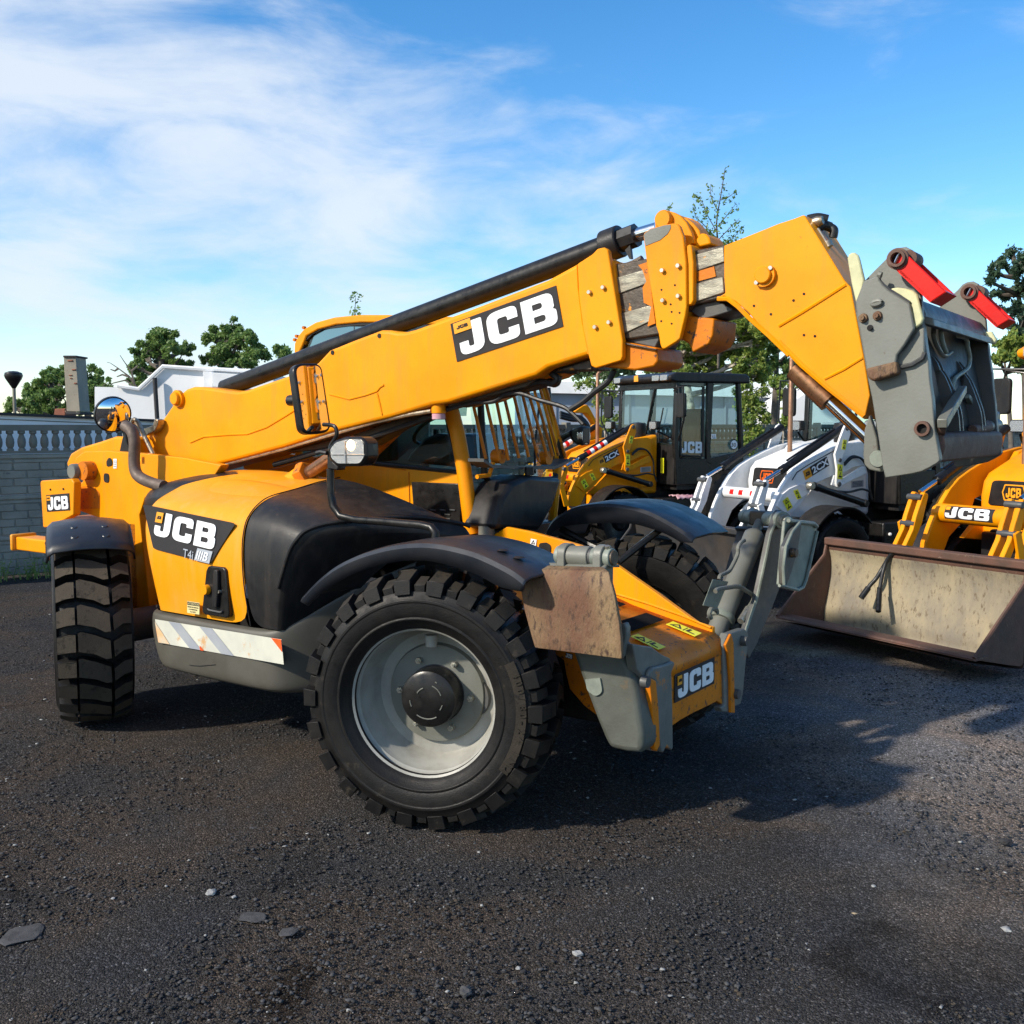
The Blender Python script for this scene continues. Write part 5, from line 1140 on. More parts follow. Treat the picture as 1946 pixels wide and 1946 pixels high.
def backhoe(origin, paint, label, cabpaint='blkm', roofpaint='blk', dec='k', nose=.29, model=True, tr=.070):
    P_ = M[paint]; r = empty('backhoe_loader', origin, BROT); tag(r, label, 'backhoe loader', 'backhoe loaders parked side by side')
    # chassis and hood
    MB().box(-2.6, .2, -.32, .32, .42, .95).obj('chassis', M['blk'], r, .02)
    hp_ = [(-.95,.85), (nose-.03,.85), (nose,1.28), (nose-.03,1.42), (nose-.10,1.50), (-.43,1.70), (-.95,1.79)]; gz = nose-.96
    hd = MB().prism(hp_, -.40, .40).obj('bonnet', P_, r, .05, seg=4)
    MB().prism(rpoly([(-.30,1.20,.03), (.30,1.20,.03), (.26,1.43,.05), (-.26,1.43,.05)]), .9+gz, .968+gz, 'u').obj('front_grille', M['blk'], hd, .004)
    hx = MB(); PMh = plane_mat((.972+gz,-.15,1.25), (.972+gz,.09,1.25), (.970+gz,-.15,1.40))
    hx.curve([rpoly([(.1,0,.06), (.9,0,.06), (1,.5,.05), (.9,1,.06), (.1,1,.06), (0,.5,.05)]), rpoly([(.14,.08,.04), (.86,.08,.04), (.95,.5,.04), (.86,.92,.04), (.14,.92,.04), (.05,.5,.04)])], .004, PMh, 0)
    letters(hx, PMh, .18, .2, .64, .6, 0, .004); hx.obj('emblem', M['amber'] if paint == 'wht' else M['dec_y'], hd, smooth=False)
    MB().prism(rpoly([(-.24,.62,.05), (.24,.62,.05), (.26,.98,.05), (-.26,.98,.05)]), .60+gz, .985+gz, 'u').obj('lower_grille', M['blk'], hd, .004)
    MB().prism([(-.34,.50), (.34,.50), (.36,1.06), (-.36,1.06)], .45+gz, .955+gz, 'u').obj('nose', P_, hd, .03)
    # side of the machine behind the loader arm
    sp_ = P2(FW, 'i', [(1410,625), (1300,622), (1200,650), (1000,980), (880,1120), (840,1165), (1100,1190), (1180,1120), (1420,1080)], .42)
    MB().prism(sp_, .36, .42).obj('side_panel', P_, r, .01); MB().prism(sp_, -.42, -.36).obj('side_panel', P_, r, .01)
    sticker('data_plate', r, *[(a, .425, b) for a, b in P2(FW, 'i', [(1385,950), (1300,955)], .42)[1:]+P2(FW, 'i', [(1390,945)], .42)+P2(FW, 'i', [(1300,905)], .42)], mat='dec_g', kind='lines')
    # loader arms
    S0 = .52
    ap = P2(FW, 'i', [(1415,628), (1380,618), (1300,628), (1190,655), (1080,708), (980,762), (905,812), (845,875), (800,945), (755,1030), (725,1100), (690,1200), (680,1290), (790,1300), (845,1165), (930,1080), (990,1000), (1010,940), (1180,860), (1250,845), (1330,800), (1412,790)], S0)
    a1 = MB().prism(ap, S0-.07, S0+.0).obj('loader_arm', P_, r, .008)
    MB().tube([(p[0], S0+.002, p[1]-.01) for p in P2(FW,'i',[(1180,675), (980,785), (905,835), (870,890)], S0)], .006, 5).obj('arm_seam', M['blk'], a1)
    gp = P2(FW, 'i', [(1010,930), (1000,990), (920,1045), (860,1130), (830,1150), (760,1090), (800,1000), (850,960), (930,925)], S0+.02)
    MB().prism(gp, S0-.0, S0+.02).obj('arm_gusset', P_, a1, .006)
    for q in ([(835,1125), (872,1095), (798,1050)], [(905,1040), (938,1030), (876,975)]): 
        sticker('warning_sticker', a1, *[(x, S0+.024, z) for x, z in P2(FW, 'i', q, S0+.02)], kind='tall')
    if model:
        lo = MB(); PML = plane_mat(*[(x, S0, z) for x, z in P2(FW, 'i', [(968,898), (1142,790), (948,832)], S0)])
        lo.curve([[(0,0), (.28,0), (.28,1), (0,1)]], .003, PML @ Matrix.Translation((0,0,.003)), 2); lo.curve([[(.28,0), (1,0), (1,1), (.28,1)]], .003, PML @ Matrix.Translation((0,0,.003)), 0)
        lo.text('2CX', PML @ Matrix.Translation((.33,.17,.007)) @ Matrix.Diagonal((.34,.95,1,1)), .002, 1, .03)
        letters(lo, PML, .05, .3, .18, .4, 0, .006); lo.obj('model_sticker', [M['dec_k'], M['dec_w'], M['dec_y']], a1, smooth=False)
    lk = MB().prism(P2(FW, 'i', [(1255,498), (1272,487), (1290,505), (1296,560), (1278,620), (1222,780), (1225,850), (1242,925), (1230,950), (1200,950), (1190,925), (1196,820), (1180,710), (1215,600), (1245,520)], S0+.05), S0+.03, S0+.06).obj('lever_link', P_, r, .006)
    sticker('warning_sticker', lk, *[(x, S0+.062, z) for x, z in P2(FW, 'i', [(1232,672), (1260,676), (1243,600)], S0+.06)], kind='tall')
    sticker('warning_sticker', lk, *[(x, S0+.062, z) for x, z in P2(FW, 'i', [(1202,888), (1238,892), (1203,780)], S0+.06)], kind='tall')
    mb = MB()
    for p, rr in (((1275,516),.035), ((1221,752),.03), ((1216,928),.035)):
        q = P2(FW,'i',[p],S0+.06)[0]; MB().lathe([(.001,.012), (rr*.7,.012), (rr*.85,.006), (rr*.85,-.02)], (q[0], S0+.06, q[1]), 'v', 16).obj('pivot_pin', M['gryd'], lk)
    s2 = P2(FW, 'i', [(1220,925), (1412,828)], S0-.01); MB().prism(P2(FW,'i',[(1180,860),(1160,935),(1215,955),(1300,905),(1420,850),(1420,795),(1380,800),(1250,880)],S0+.03), S0+.0, S0+.03).obj('lower_link', P_, r, .006)
    def ram(k, A1, A2, A3, s, name, rr=.043, rm='chr', fr=FW):
        a, b, c = [Vector((q[0], s, q[1])) for q in P2(fr, k, [A1, A2, A3], s)]
        o = MB().cyl(a, b, rr, n=20).obj(name, M['blkm'], r); MB().tube([b-(b-a).normalized()*.05, b+(b-a).normalized()*.03], rr*1.15, 20).obj('gland', M['blkm'], o)
        MB().cyl(b, c, rr*.55, n=16).obj('ram_rod', M[rm], o); return o
    rm1 = ram('i', (1250,510), (800,820), (675,898), S0-.01, 'bucket_ram')
    if paint == 'yel' and model:
        mb = MB(); a, b = [Vector((q[0], S0-.01, q[1])) for q in P2(FW,'i',[(1250,510),(800,820)],S0-.01)]
        for k in range(6): mb.tube([b+(a-b)*(.12+.062*k), b+(a-b)*(.12+.062*(k+1))], .0445, 20, k % 2)
        mb.obj('striped_sleeve', [M['red'], M['dec_w']], rm1)
    MB().tube([(q[0], S0-.01, q[1]+.055) for q in P2(FW,'i',[(1180,555),(830,790)],S0-.01)], .012, 6).obj('ram_pipe', M['blkm'], rm1)
    rm2 = ram('i', (1400,1068), (1040,945), (1000,938), S0+.05, 'lift_ram', .042)
    for q in (((1005,940)), ((1402,1068))): MB().lathe([(.001,.035), (.035,.035), (.045,.02), (.045,-.05)], (P2(FW,'i',[q],S0+.05)[0][0], S0+.06, P2(FW,'i',[q],S0+.05)[0][1]), 'v', 18).obj('pin', M['zinc' if q[0] < 1100 else 'blk'], rm2)
    # bell cranks in front
    bp = P2(FW, 'i', [(650,925), (665,895), (688,905), (690,925), (672,1000), (650,1090), (560,1290), (500,1290), (530,1240), (590,1120), (610,1040)], S0+.02)
    bc = MB().prism(bp, S0+.005, S0+.05).obj('bell_crank', P_, r, .008)
    MB().prism(bp, S0-.10, S0-.055).obj('bell_crank_plate', P_, bc, .008)
    MB().prism(P2(FW,'i',[(610,1085), (640,1068), (655,1090), (700,1290), (655,1300)],S0+.06), S0+.06, S0+.085).obj('tie_link', P_, bc, .006)
    mb = MB()
    for p in ((670,930), (628,1090)): q = P2(FW,'i',[p],S0+.06)[0]; MB().lathe([(.001,.012), (.024,.012), (.030,.004), (.030,-.15), (.001,-.15)], (q[0], S0+.055, q[1]), 'v', 16).obj('pivot_pin', M['gryd'], bc)
    lp_ = P2(FW,'i',[(700,1120),(690,1290)],S0)
    # mirror everything to the far side
    for o in (a1, lk, rm1, rm2, bc):
        c = o.copy(); c.data = o.data.copy(); c.data.transform(Matrix.Diagonal((1,-1,1,1))); c.data.flip_normals(); col.objects.link(c); c.parent = r
        for ch in o.children:
            if ch.name.startswith(('warning', 'model')): continue
            k = ch.copy(); k.data = ch.data.copy(); k.data.transform(Matrix.Diagonal((1,-1,1,1))); k.data.flip_normals(); col.objects.link(k); k.parent = c
    # torque tube
    tt = MB().tube([(.57,-S0+.0,1.13), (.57,-S0+.03,1.13), (.57,S0-.07,1.13)], [tr*.85,tr,tr], 32).obj('torque_tube', P_, r, .004)
    if paint == 'wht' or not dec == 'logo':
        mb = MB()
        for s_ in (-.30, -.14, .06, .22): mb.add([(.57+(tr+.002)*math.cos(R_(a)), s_+d, 1.13+(tr+.002)*math.sin(R_(a))) for d in (0,.07) for a in (-10,0,12,25,38)], [(i,i+1,i+6,i+5) for i in range(4)])
        mb.obj('red_stripe', M['red'], tt)
    if dec == 'logo':
        lg = MB()
        def wrap(mb0, m):      # bend flat sticker around the tube
            me_ = bpy.data.meshes.new('t'); me_.from_pydata(mb0.v, [], mb0.f); bm_ = bmesh.new(); bm_.from_mesh(me_)
            for q_ in np.linspace(.05, .95, 13): bmesh.ops.bisect_plane(bm_, geom=bm_.verts[:]+bm_.edges[:]+bm_.faces[:], plane_co=(0, q_, 0), plane_no=(0, 1, 0))
            mb0 = MB(); bm_.verts.ensure_lookup_table(); bm_.verts.index_update(); mb0.v = [tuple(v.co) for v in bm_.verts]; mb0.f = [tuple(v.index for v in f.verts) for f in bm_.faces]; bm_.free(); bpy.data.meshes.remove(me_)
            vs = []
            for p in mb0.v: a = R_(14)+(p[1]-.5)*1.45; rr = tr+.001+p[2]; vs.append((.57+rr*math.cos(a), p[0], 1.13+rr*math.sin(a)))
            lg.add(vs, mb0.f, m)
        fb_ = MB(); n_ = 14
        fb_.grid([[(-.36+.50*j/2, i/n_, .001) for j in range(3)] for i in range(n_+1)]); wrap(fb_, 0)
        lt = MB(); letters(lt, Matrix.Translation((-.35,0,0)) @ Matrix.Diagonal((.46,1,1,1)), 0, .10, 1, .78, 0, .004); wrap(lt, 1)
        sq = MB(); sq.grid([[(-.35+.045*j/2, .64+.26*i/4, .006) for j in range(3)] for i in range(5)]); wrap(sq, 2)
        lg.obj('logo_sticker', [M['dec_k'], M['dec_w'], M['dec_y']], tt, smooth=False)
    # wheels and mudguards
    wheel_small(r, 'wheel', 0, .74, .47, .17, 'blkm'); wheel_small(r, 'wheel', 0, -.74, .47, .17, 'blkm')
    wheel_small(r, 'wheel', -2.05, .76, .62, .22, 'gry'); wheel_small(r, 'wheel', -2.05, -.76, .62, .22, 'gry')
    for s_ in (.76, -.76):
        rows = [[((.53)*math.cos(R_(a)), s_-.17+.34*j/3, .49+(.53)*math.sin(R_(a))) for j in range(4)] for a in range(40, 186, 9)]
        for rw in rows: rw.insert(0, (rw[0][0], rw[0][1]-.0, rw[0][2]-.02)); rw.append((rw[-1][0], rw[-1][1], rw[-1][2]-.02))
        g = MB().grid([[(-p[0]*-1 if False else p[0]*-1*-1, p[1], p[2]) for p in rw] for rw in [[(-p[0], p[1], p[2]) for p in q] for q in rows]]).obj('mudguard', M['blk'], r, 0, solid=.012)
    MB().cyl((0,-.7,.47), (0,.7,.47), .09).obj('axle', M['blk'], r)
    # cab
    cf_, cr_, cs, zb_, zt_ = -.98, -2.28, .75, 1.0, 2.60
    K = M[cabpaint]; cb = empty('cab', (0,0,0)); cb.parent = r
    for s_ in (-cs, cs):
        MB().prism([(cf_-.05,zb_), (cf_,1.7), (cf_-.03,zt_), (cf_-.10,zt_), (cf_-.08,1.7), (cf_-.12,zb_)], s_-.04, s_+.04).obj('front_pillar', K, cb, .01)
        MB().prism([(-1.62,zb_+.35), (-1.62,zt_), (-1.74,zt_), (-1.70,1.5), (-1.74,zb_+.3)], s_-.03, s_+.03).obj('door_pillar', K, cb, .01)
        MB().prism([(cr_,zt_), (cr_-.10,1.45), (cr_-.04,1.45), (cr_+.06,zt_)], s_-.04, s_+.04).obj('rear_pillar', K, cb, .01)
        MB().prism([(cf_-.06,zb_), (cf_-.02,1.42), (-1.62,1.40), (cr_-.10,1.52), (cr_-.10,1.30), (-1.8,1.1), (-1.55,zb_)], s_-.025, s_+.025).obj('lower_door', K, cb, .01)
        MB().add([(cf_-.05,s_*.99,1.42), (-1.65,s_*.99,1.40), (-1.65,s_*.97,zt_), (cf_-.06,s_*.97,zt_)], [(0,1,2,3)]).obj('door_glass', M['glass'], cb, smooth=False)
        MB().add([(-1.70,s_*.99,1.48), (cr_-.08,s_*.99,1.50), (cr_+.02,s_*.97,zt_), (-1.70,s_*.97,zt_)], [(0,1,2,3)]).obj('side_glass', M['glass'], cb, smooth=False)
        MB().add([(cf_-.16,s_*1.02,1.10), (-1.40,s_*1.02,1.10), (-1.48,s_*1.02,1.34), (cf_-.14,s_*1.02,1.34)], [(0,1,2,3)]).obj('lower_glass', M['glassd'], cb, smooth=False)
    fr2 = MB(); fr2.tube([(cf_-.14,cs+.01,1.46), (-1.56,cs+.01,1.44), (-1.56,cs-.01,2.53), (cf_-.14,cs-.01,2.55), (cf_-.14,cs+.01,1.46)], .022, 6); fr2.obj('door_frame', M['blk'], cb)
    MB().box(cf_-.06, cf_-.02, -cs, cs, zt_-.10, zt_).obj('header', K, cb, .01)
    MB().prism([(-cs,zb_), (cs,zb_), (cs,1.62), (.35,1.66), (-.35,1.66), (-cs,1.62)], cf_-.06, cf_-.02, 'u').obj('front_panel', M['blk'], cb, .01)
    MB().add([(cf_-.01,-cs+.03,1.62), (cf_-.01,cs-.03,1.62), (cf_-.04,cs-.03,zt_-.08), (cf_-.04,-cs+.03,zt_-.08)], [(0,1,2,3)]).obj('windscreen', M['glass'], cb, smooth=False)
    MB().tube([(cf_+.0,-.02,1.64), (cf_-.03,.22,zt_-.08)], .02, 6).obj('windscreen_bar', K, cb)
    MB().tube([(cf_+.02,.4,1.66), (cf_+.02,.42,1.9), (cf_+.01,.50,2.2)], .012, 6).obj('wiper', M['hose'], cb)
    MB().add([(cr_-.10,-cs,1.45), (cr_-.10,cs,1.45), (cr_,cs,zt_), (cr_,-cs,zt_)], [(0,1,2,3)]).obj('rear_glass', M['glass'], cb, smooth=False)
    MB().box(cr_-.1, cf_-.1, -cs+.03, cs-.03, .92, 1.02).obj('floor', M['blk'], cb)
    rf_ = MB().prism([(cf_+.10,zt_+.02), (cf_+.12,zt_+.09), (cf_-.02,zt_+.15), (cr_-.10,zt_+.15), (cr_-.18,zt_+.10), (cr_-.18,zt_-.0), (cf_-.02,zt_-.01)], -cs-.06, cs+.06).obj('roof', M[roofpaint], cb, .03, seg=3)
    for s_ in (-.62, -.10+.55, .66): 
        MB().prism(rpoly([(s_-.09,zt_+.02,.02), (s_+.09,zt_+.02,.02), (s_+.09,zt_+.11,.02), (s_-.09,zt_+.11,.02)]), cf_+.08, cf_+.14, 'u').obj('roof_light', M['refl'], cb, .006)
    em = MB(); em.add([(cf_+.128,-.14,zt_+.03), (cf_+.128,-.02,zt_+.03), (cf_+.122,-.04,zt_+.13), (cf_+.122,-.15,zt_+.12)], [(0,1,2,3)]); em.obj('roof_emblem', M['dec_y'], cb, smooth=False)
    MB().box(-2.05, -1.90, -.22, .22, 1.45, 2.2).obj('seat_back', M['blk'], cb, .05); MB().box(-2.0, -1.55, -.24, .24, 1.30, 1.48).obj('seat', M['blk'], cb, .05)
    MB().box(cf_-.35, cf_-.08, -.2, .2, 1.2, 1.72).obj('dashboard', M['blk'], cb, .05)
    MB().tube([(cf_-.42,.19*math.cos(t),1.82+.0+.10*math.sin(t)) for t in [2*math.pi*i/20 for i in range(21)]], .014, 6, caps=False).obj('steering_wheel', M['blk'], cb)
    # exhaust stack and air cleaner
    MB().tube([(-.17,-.16,1.5), (-.17,-.16,2.74), (-.23,-.16,2.80)], .029, 16).obj('exhaust_stack', M['copper'], r)
    MB().lathe([(.001,.26), (.12,.24), (.13,.18), (.12,.0), (.10,-.1)], (-.72,.18,1.72), 'z', 24).obj('air_cleaner', M['blk'], r)
    # mirrors and lamps on their brackets
    for s_ in (-1, 1):
        mr = MB().prism(rpoly([(s_*1.0-.11,2.05,.05), (s_*1.0+.11,2.05,.05), (s_*1.0+.11,2.42,.05), (s_*1.0-.11,2.42,.05)]), cf_+.02, cf_+.07, 'u').obj('mirror', M['blk'], r, .012)
        MB().tube([(cf_,s_*cs,2.46), (cf_+.06,s_*.95,2.50), (cf_+.06,s_*1.0,2.25)], .012, 8).obj('mirror_arm', M['blkm'], mr)
        MB().tube([(cf_,s_*cs,2.50), (cf_+.1,s_*1.12,2.52), (cf_+.1,s_*1.14,2.0), (cf_+.05,s_*.95,1.70)], .014, 8).obj('mirror_frame', M['blkm'], mr)
        lh = lamp_head(r, (cf_+.30, s_*.62, 1.93), .075, 1)
        MB().tube([(cf_,s_*cs,1.72), (cf_+.22,s_*.64,1.84)], .014, 8).obj('lamp_arm', M['blkm'], lh)
    # hoses by the arm pivot
    hz_ = MB()
    for k in range(2): hz_.tube(smooth_path([(x, .56, z) for x, z in P2(FW,'i',[(1255,775+12*k), (1310,725+10*k), (1370,735), (1410,780), (1435,850), (1440,960), (1460,1040)], .56)]), .014, 6)
    hz_.tube(smooth_path([(x, .56, z) for x, z in P2(FW,'i',[(1200,980), (1290,985), (1380,965), (1440,980)], .56)]), .014, 6)
    hz_.obj('hydraulic_hose', M['hose'], r)
    MB().box(-1.75, -.75, .45, .80, .42, .80).obj('step_box', M['blkm'], r, .02)
    MB().lathe([(.001,-.0), (.02,.0), (.02,.02), (.001,.03)], (-.85,.80,.66), 'v', 12).obj('reflector_dot', M['wht'], r)
    return r, cb
by, cby = backhoe(YO, 'yel', 'yellow backhoe loader with a black cab and striped loader ram, seen under the raised boom')
bw, cbw = backhoe(WO, 'wht', 'white backhoe loader with a dark bucket, parked between the two yellow ones')
br, cbr = backhoe(RO, 'yel', 'yellow backhoe loader at the right edge with a wide rusty bucket', 'yel', 'yel', dec='logo', model=False, nose=.14, tr=.088)

# yellow machine: beacon, door lettering, speed sign, sill sticker
MB().lathe([(.001,.14), (.04,.13), (.05,.09), (.05,.03), (.001,.03)], (-1.45,.0,2.85), 'z', 18).obj('beacon_lens', M['amber'], cby)
MB().lathe([(.055,.03), (.045,-.06), (.02,-.10), (.02,-.16)], (-1.45,.0,2.85), 'z', 14).obj('beacon_base', M['blk'], cby)
lt = MB(); letters(lt, plane_mat((-1.13,.752,1.50), (-1.55,.752,1.49), (-1.13,.752,1.68)), 0, 0, 1, 1, 0, .004); lt.obj('door_lettering', M['dec_w'], cby, smooth=False)
sg = MB(); sg.lathe([(.085,.012), (.001,.012)], (-2.18,.755,1.62), 'v', 28, 0); sg.lathe([(.085,.013), (.07,.013)], (-2.18,.755,1.62), 'v', 28, 1)
sg.text('30', plane_mat((-2.12,.771,1.585), (-2.12-.10,.771,1.585), (-2.12,.771,1.585+.09)), .001, 1); sg.obj('speed_sign', [M['dec_w'], M['dec_k']], cby, smooth=False)
pm = plane_mat((-1.70,.79,1.72), (-1.79,.79,1.72), (-1.70,.79,1.79)); ns = MB(); ns.curve([[(0,0),(1,0),(1,1),(0,1)]], .002, pm, 0); ns.text('K12', pm @ Matrix.Translation((.1,.2,.003)) @ Matrix.Diagonal((.42,.8,1,1)), .001, 1); ns.obj('number_plate', [M['dec_w'], M['dec_k']], cby, smooth=False)
MB().box(-.94, -.93, .50, .58, 1.18, 1.42).obj('yellow_strip', M['dec_s'], cby)
# folded rag on the step
rg_ = MB(); rr = []
for i in range(8): rr.append([(-1.35+.05*i, .62+.03*j+.01*math.sin(i*2+j), .815+.03*abs(math.sin(i*1.7+j*.9))-.02*(j > 6)*(j-6)) for j in range(9)])
rgo = rg_.grid(rr).obj('rag', M['pink'], None, solid=.008); rgo.location = YO; rgo.rotation_euler = (0,0,BROT)
tag(rgo, 'crumpled pink rag lying on the black step box of the black-cabbed loader', 'rag')

# digger arm of another machine showing between the screen guard and the black cab
da = empty('digger_arm', YO+BA*1.2+Vector((0,2.2,0)), BROT); tag(da, 'bent yellow digger arm with black hoses, seen between the bar guard and the exhaust stack', 'digger arm')
FDG = Frame(YO+BA*1.2+Vector((0,2.2,0)), BA, BB)
MB().prism(P2(FDG, 'h', [(338,548), (400,505), (430,498), (448,520), (480,580), (522,650), (500,662), (462,600), (425,560), (350,560)], 0), -.08, .08).obj('jib', M['yel'], da, .01)
MB().prism(P2(FDG, 'h', [(480,640), (540,670), (530,760), (470,900), (300,960), (300,900), (430,800)], 0), -.1, .1).obj('boom', M['yel'], da, .01)
for k in range(3): MB().tube(smooth_path([P3(FDG, 'h', p, .1+.03*k) for p in ((250,555+18*k), (330,580+16*k), (400,590+14*k), (450,640+8*k), (470,700))]), .03, 8).obj('hose', M['hose'], da)
MB().tube([(0,0,0), (0,0,1.3)], .12, 12).obj('slew_post', M['blk'], da)
# ---- buckets
def bucket(parent, f_lip, s0, s1, prof, inner, outer, cheek, edge, name='bucket'):
    """open-fronted bucket: profile (f, z) from lip round to the top edge"""
    pr = smooth_path([(a, b, 0) for a, b in prof], 5); n = len(pr)
    rows = [[(p.x, s, p.y) for p in pr] for s in np.linspace(s0, s1, 9)]
    bb0 = MB().grid(rows); nc_ = n-1; bb0.m = [1 if (i % nc_) >= nc_*.86 or (i % nc_) < nc_*.04 else 0 for i in range(len(bb0.f))]; b = bb0.obj(name, [M[inner], M[edge]], parent, 0, solid=.0)
    back = [[(p.x-.025*(1 if i > 3 else 0), s, p.y-.03 if i < n*.4 else p.y) for i, p in enumerate(pr)] for s in (s0, s1)]
    MB().grid(back).obj('outer_shell', M[outer], b)
    tpx, tpz_ = prof[-1]
    MB().box(tpx-.05, tpx+.05, s0-.01, s1+.01, tpz_-.02, tpz_+.05).obj('top_edge', M[edge], b, .012)
    MB().prism([(f_lip,prof[0][1]-.012), (f_lip-.16,prof[0][1]-.012), (f_lip-.16,prof[0][1]+.018), (f_lip-.02,prof[0][1]+.014)], s0-.02, s1+.02).obj('cutting_edge', M[edge], b, .003)
    for s_ in (s0, s1):
        MB().prism([(f_lip-.01,prof[0][1])]+[(p.x, p.y) for p in pr[3:]]+[(tpx+.04,tpz_-.10)], s_-.012, s_+.012).obj('cheek', M[cheek], b, .004)
        MB().tube([(f_lip-.01,s_,prof[0][1]+.01), (tpx+.05,s_,tpz_-.12), (tpx+.02,s_,tpz_)], .016, 6).obj('cheek_edge', M[edge], b)
    return b
BKD = Vector((.52,-.854,0)).normalized(); BKF = Vector((-.854,-.52,0)).normalized()
FB = Frame((2.425,9.30,0), BKF, BKD); LIPZ = .186
bk = empty('bucket', Vector((2.425,9.30,0)), math.atan2(BKF.y, BKF.x))
prof_b = P2(FB, 'j', [(60,1440), (200,1462), (330,1482), (398,1480), (405,1390), (430,1260), (452,1120), (452,1010), (436,930), (440,890)], 0)
mw = bpy.context.view_layer.update()
bkt_local = bk
bk_ob = bucket(None, prof_b[0][0], 0, 2.0, prof_b, 'bkt', 'rust', 'rust', 'rust')
bk_ob.location = bk.location; bk_ob.rotation_euler = bk.rotation_euler; bpy.data.objects.remove(bk)
bpy.context.view_layer.update()
bk_ob.parent = br; bk_ob.matrix_parent_inverse = br.matrix_world.inverted()
bucket(bw, 2.15, -1.05, 1.05, [(2.14,.012), (1.85,.012), (1.62,.05), (1.48,.18), (1.44,.40), (1.46,.60), (1.50,.80)], 'bktd', 'bktd', 'bktd', 'bktd')
bucket(by, 2.0, -1.05, 1.05, [(2.0,.012), (1.75,.012), (1.5,.05), (1.36,.18), (1.32,.40), (1.34,.60), (1.38,.78)], 'bktd', 'bktd', 'bktd', 'bktd')
for o_ in (br, bw, by):      # arms run down to the bucket
    pass
# loose hose pair thrown over the bucket edge
def bpt(px, off):      # on the bucket opening plane of the right machine
    a = Vector(FR.loc(C0)); q = Z('j', *px); rr = ray(*q); d = Vector((rr.dot(BA), rr.dot(BB), rr.z))
    # plane through lip and top edge, slid inwards by off
    lipw = Vector((2.425,9.30,.186)); topw = FB.o+FB.a*prof_b[-1][0]+Vector((0,0,prof_b[-1][1]))
    n3 = (topw-lipw).cross(BKD).normalized()
    if n3.dot(C0-lipw) < 0: n3 = -n3
    p0 = Vector(FR.loc(lipw)); nrm = Vector((n3.dot(BA), n3.dot(BB), n3.z)); p0 = p0-nrm*off
    t = (p0-a).dot(nrm)/d.dot(nrm); return a+d*t
hb = empty('hose', RO, BROT)
tag(hb, 'pair of black hydraulic hoses thrown over the rim of the rusty bucket', 'hose')
m1 = MB()
m1.tube(smooth_path([bpt((1110,962),.03), bpt((1060,940),-.03), bpt((990,930),-.04), bpt((935,945),-.02), bpt((885,1005),.04), bpt((840,1080),.1), bpt((790,1160),.13), bpt((745,1210),.15), bpt((690,1295),.17)]), .019, 10)
m1.tube(smooth_path([bpt((1125,968),.04), bpt((1060,950),-.01), bpt((985,940),-.02), bpt((920,965),.0), bpt((870,1030),.06), bpt((845,1100),.1), bpt((828,1180),.13), bpt((812,1290),.17), bpt((808,1360),.19)]), .017, 10)
m1.obj('hose_pair', M['hose'], hb)
m2 = MB(); m2.tube([bpt((735,1225),.155), bpt((682,1300),.17)], .027, 10); m2.tube([bpt((815,1270),.16), bpt((808,1400),.195)], .024, 8); m2.tube([bpt((818,1225),.15), bpt((815,1300),.17)], .022, 8)
m2.obj('hose_end', M['blkm'], hb)
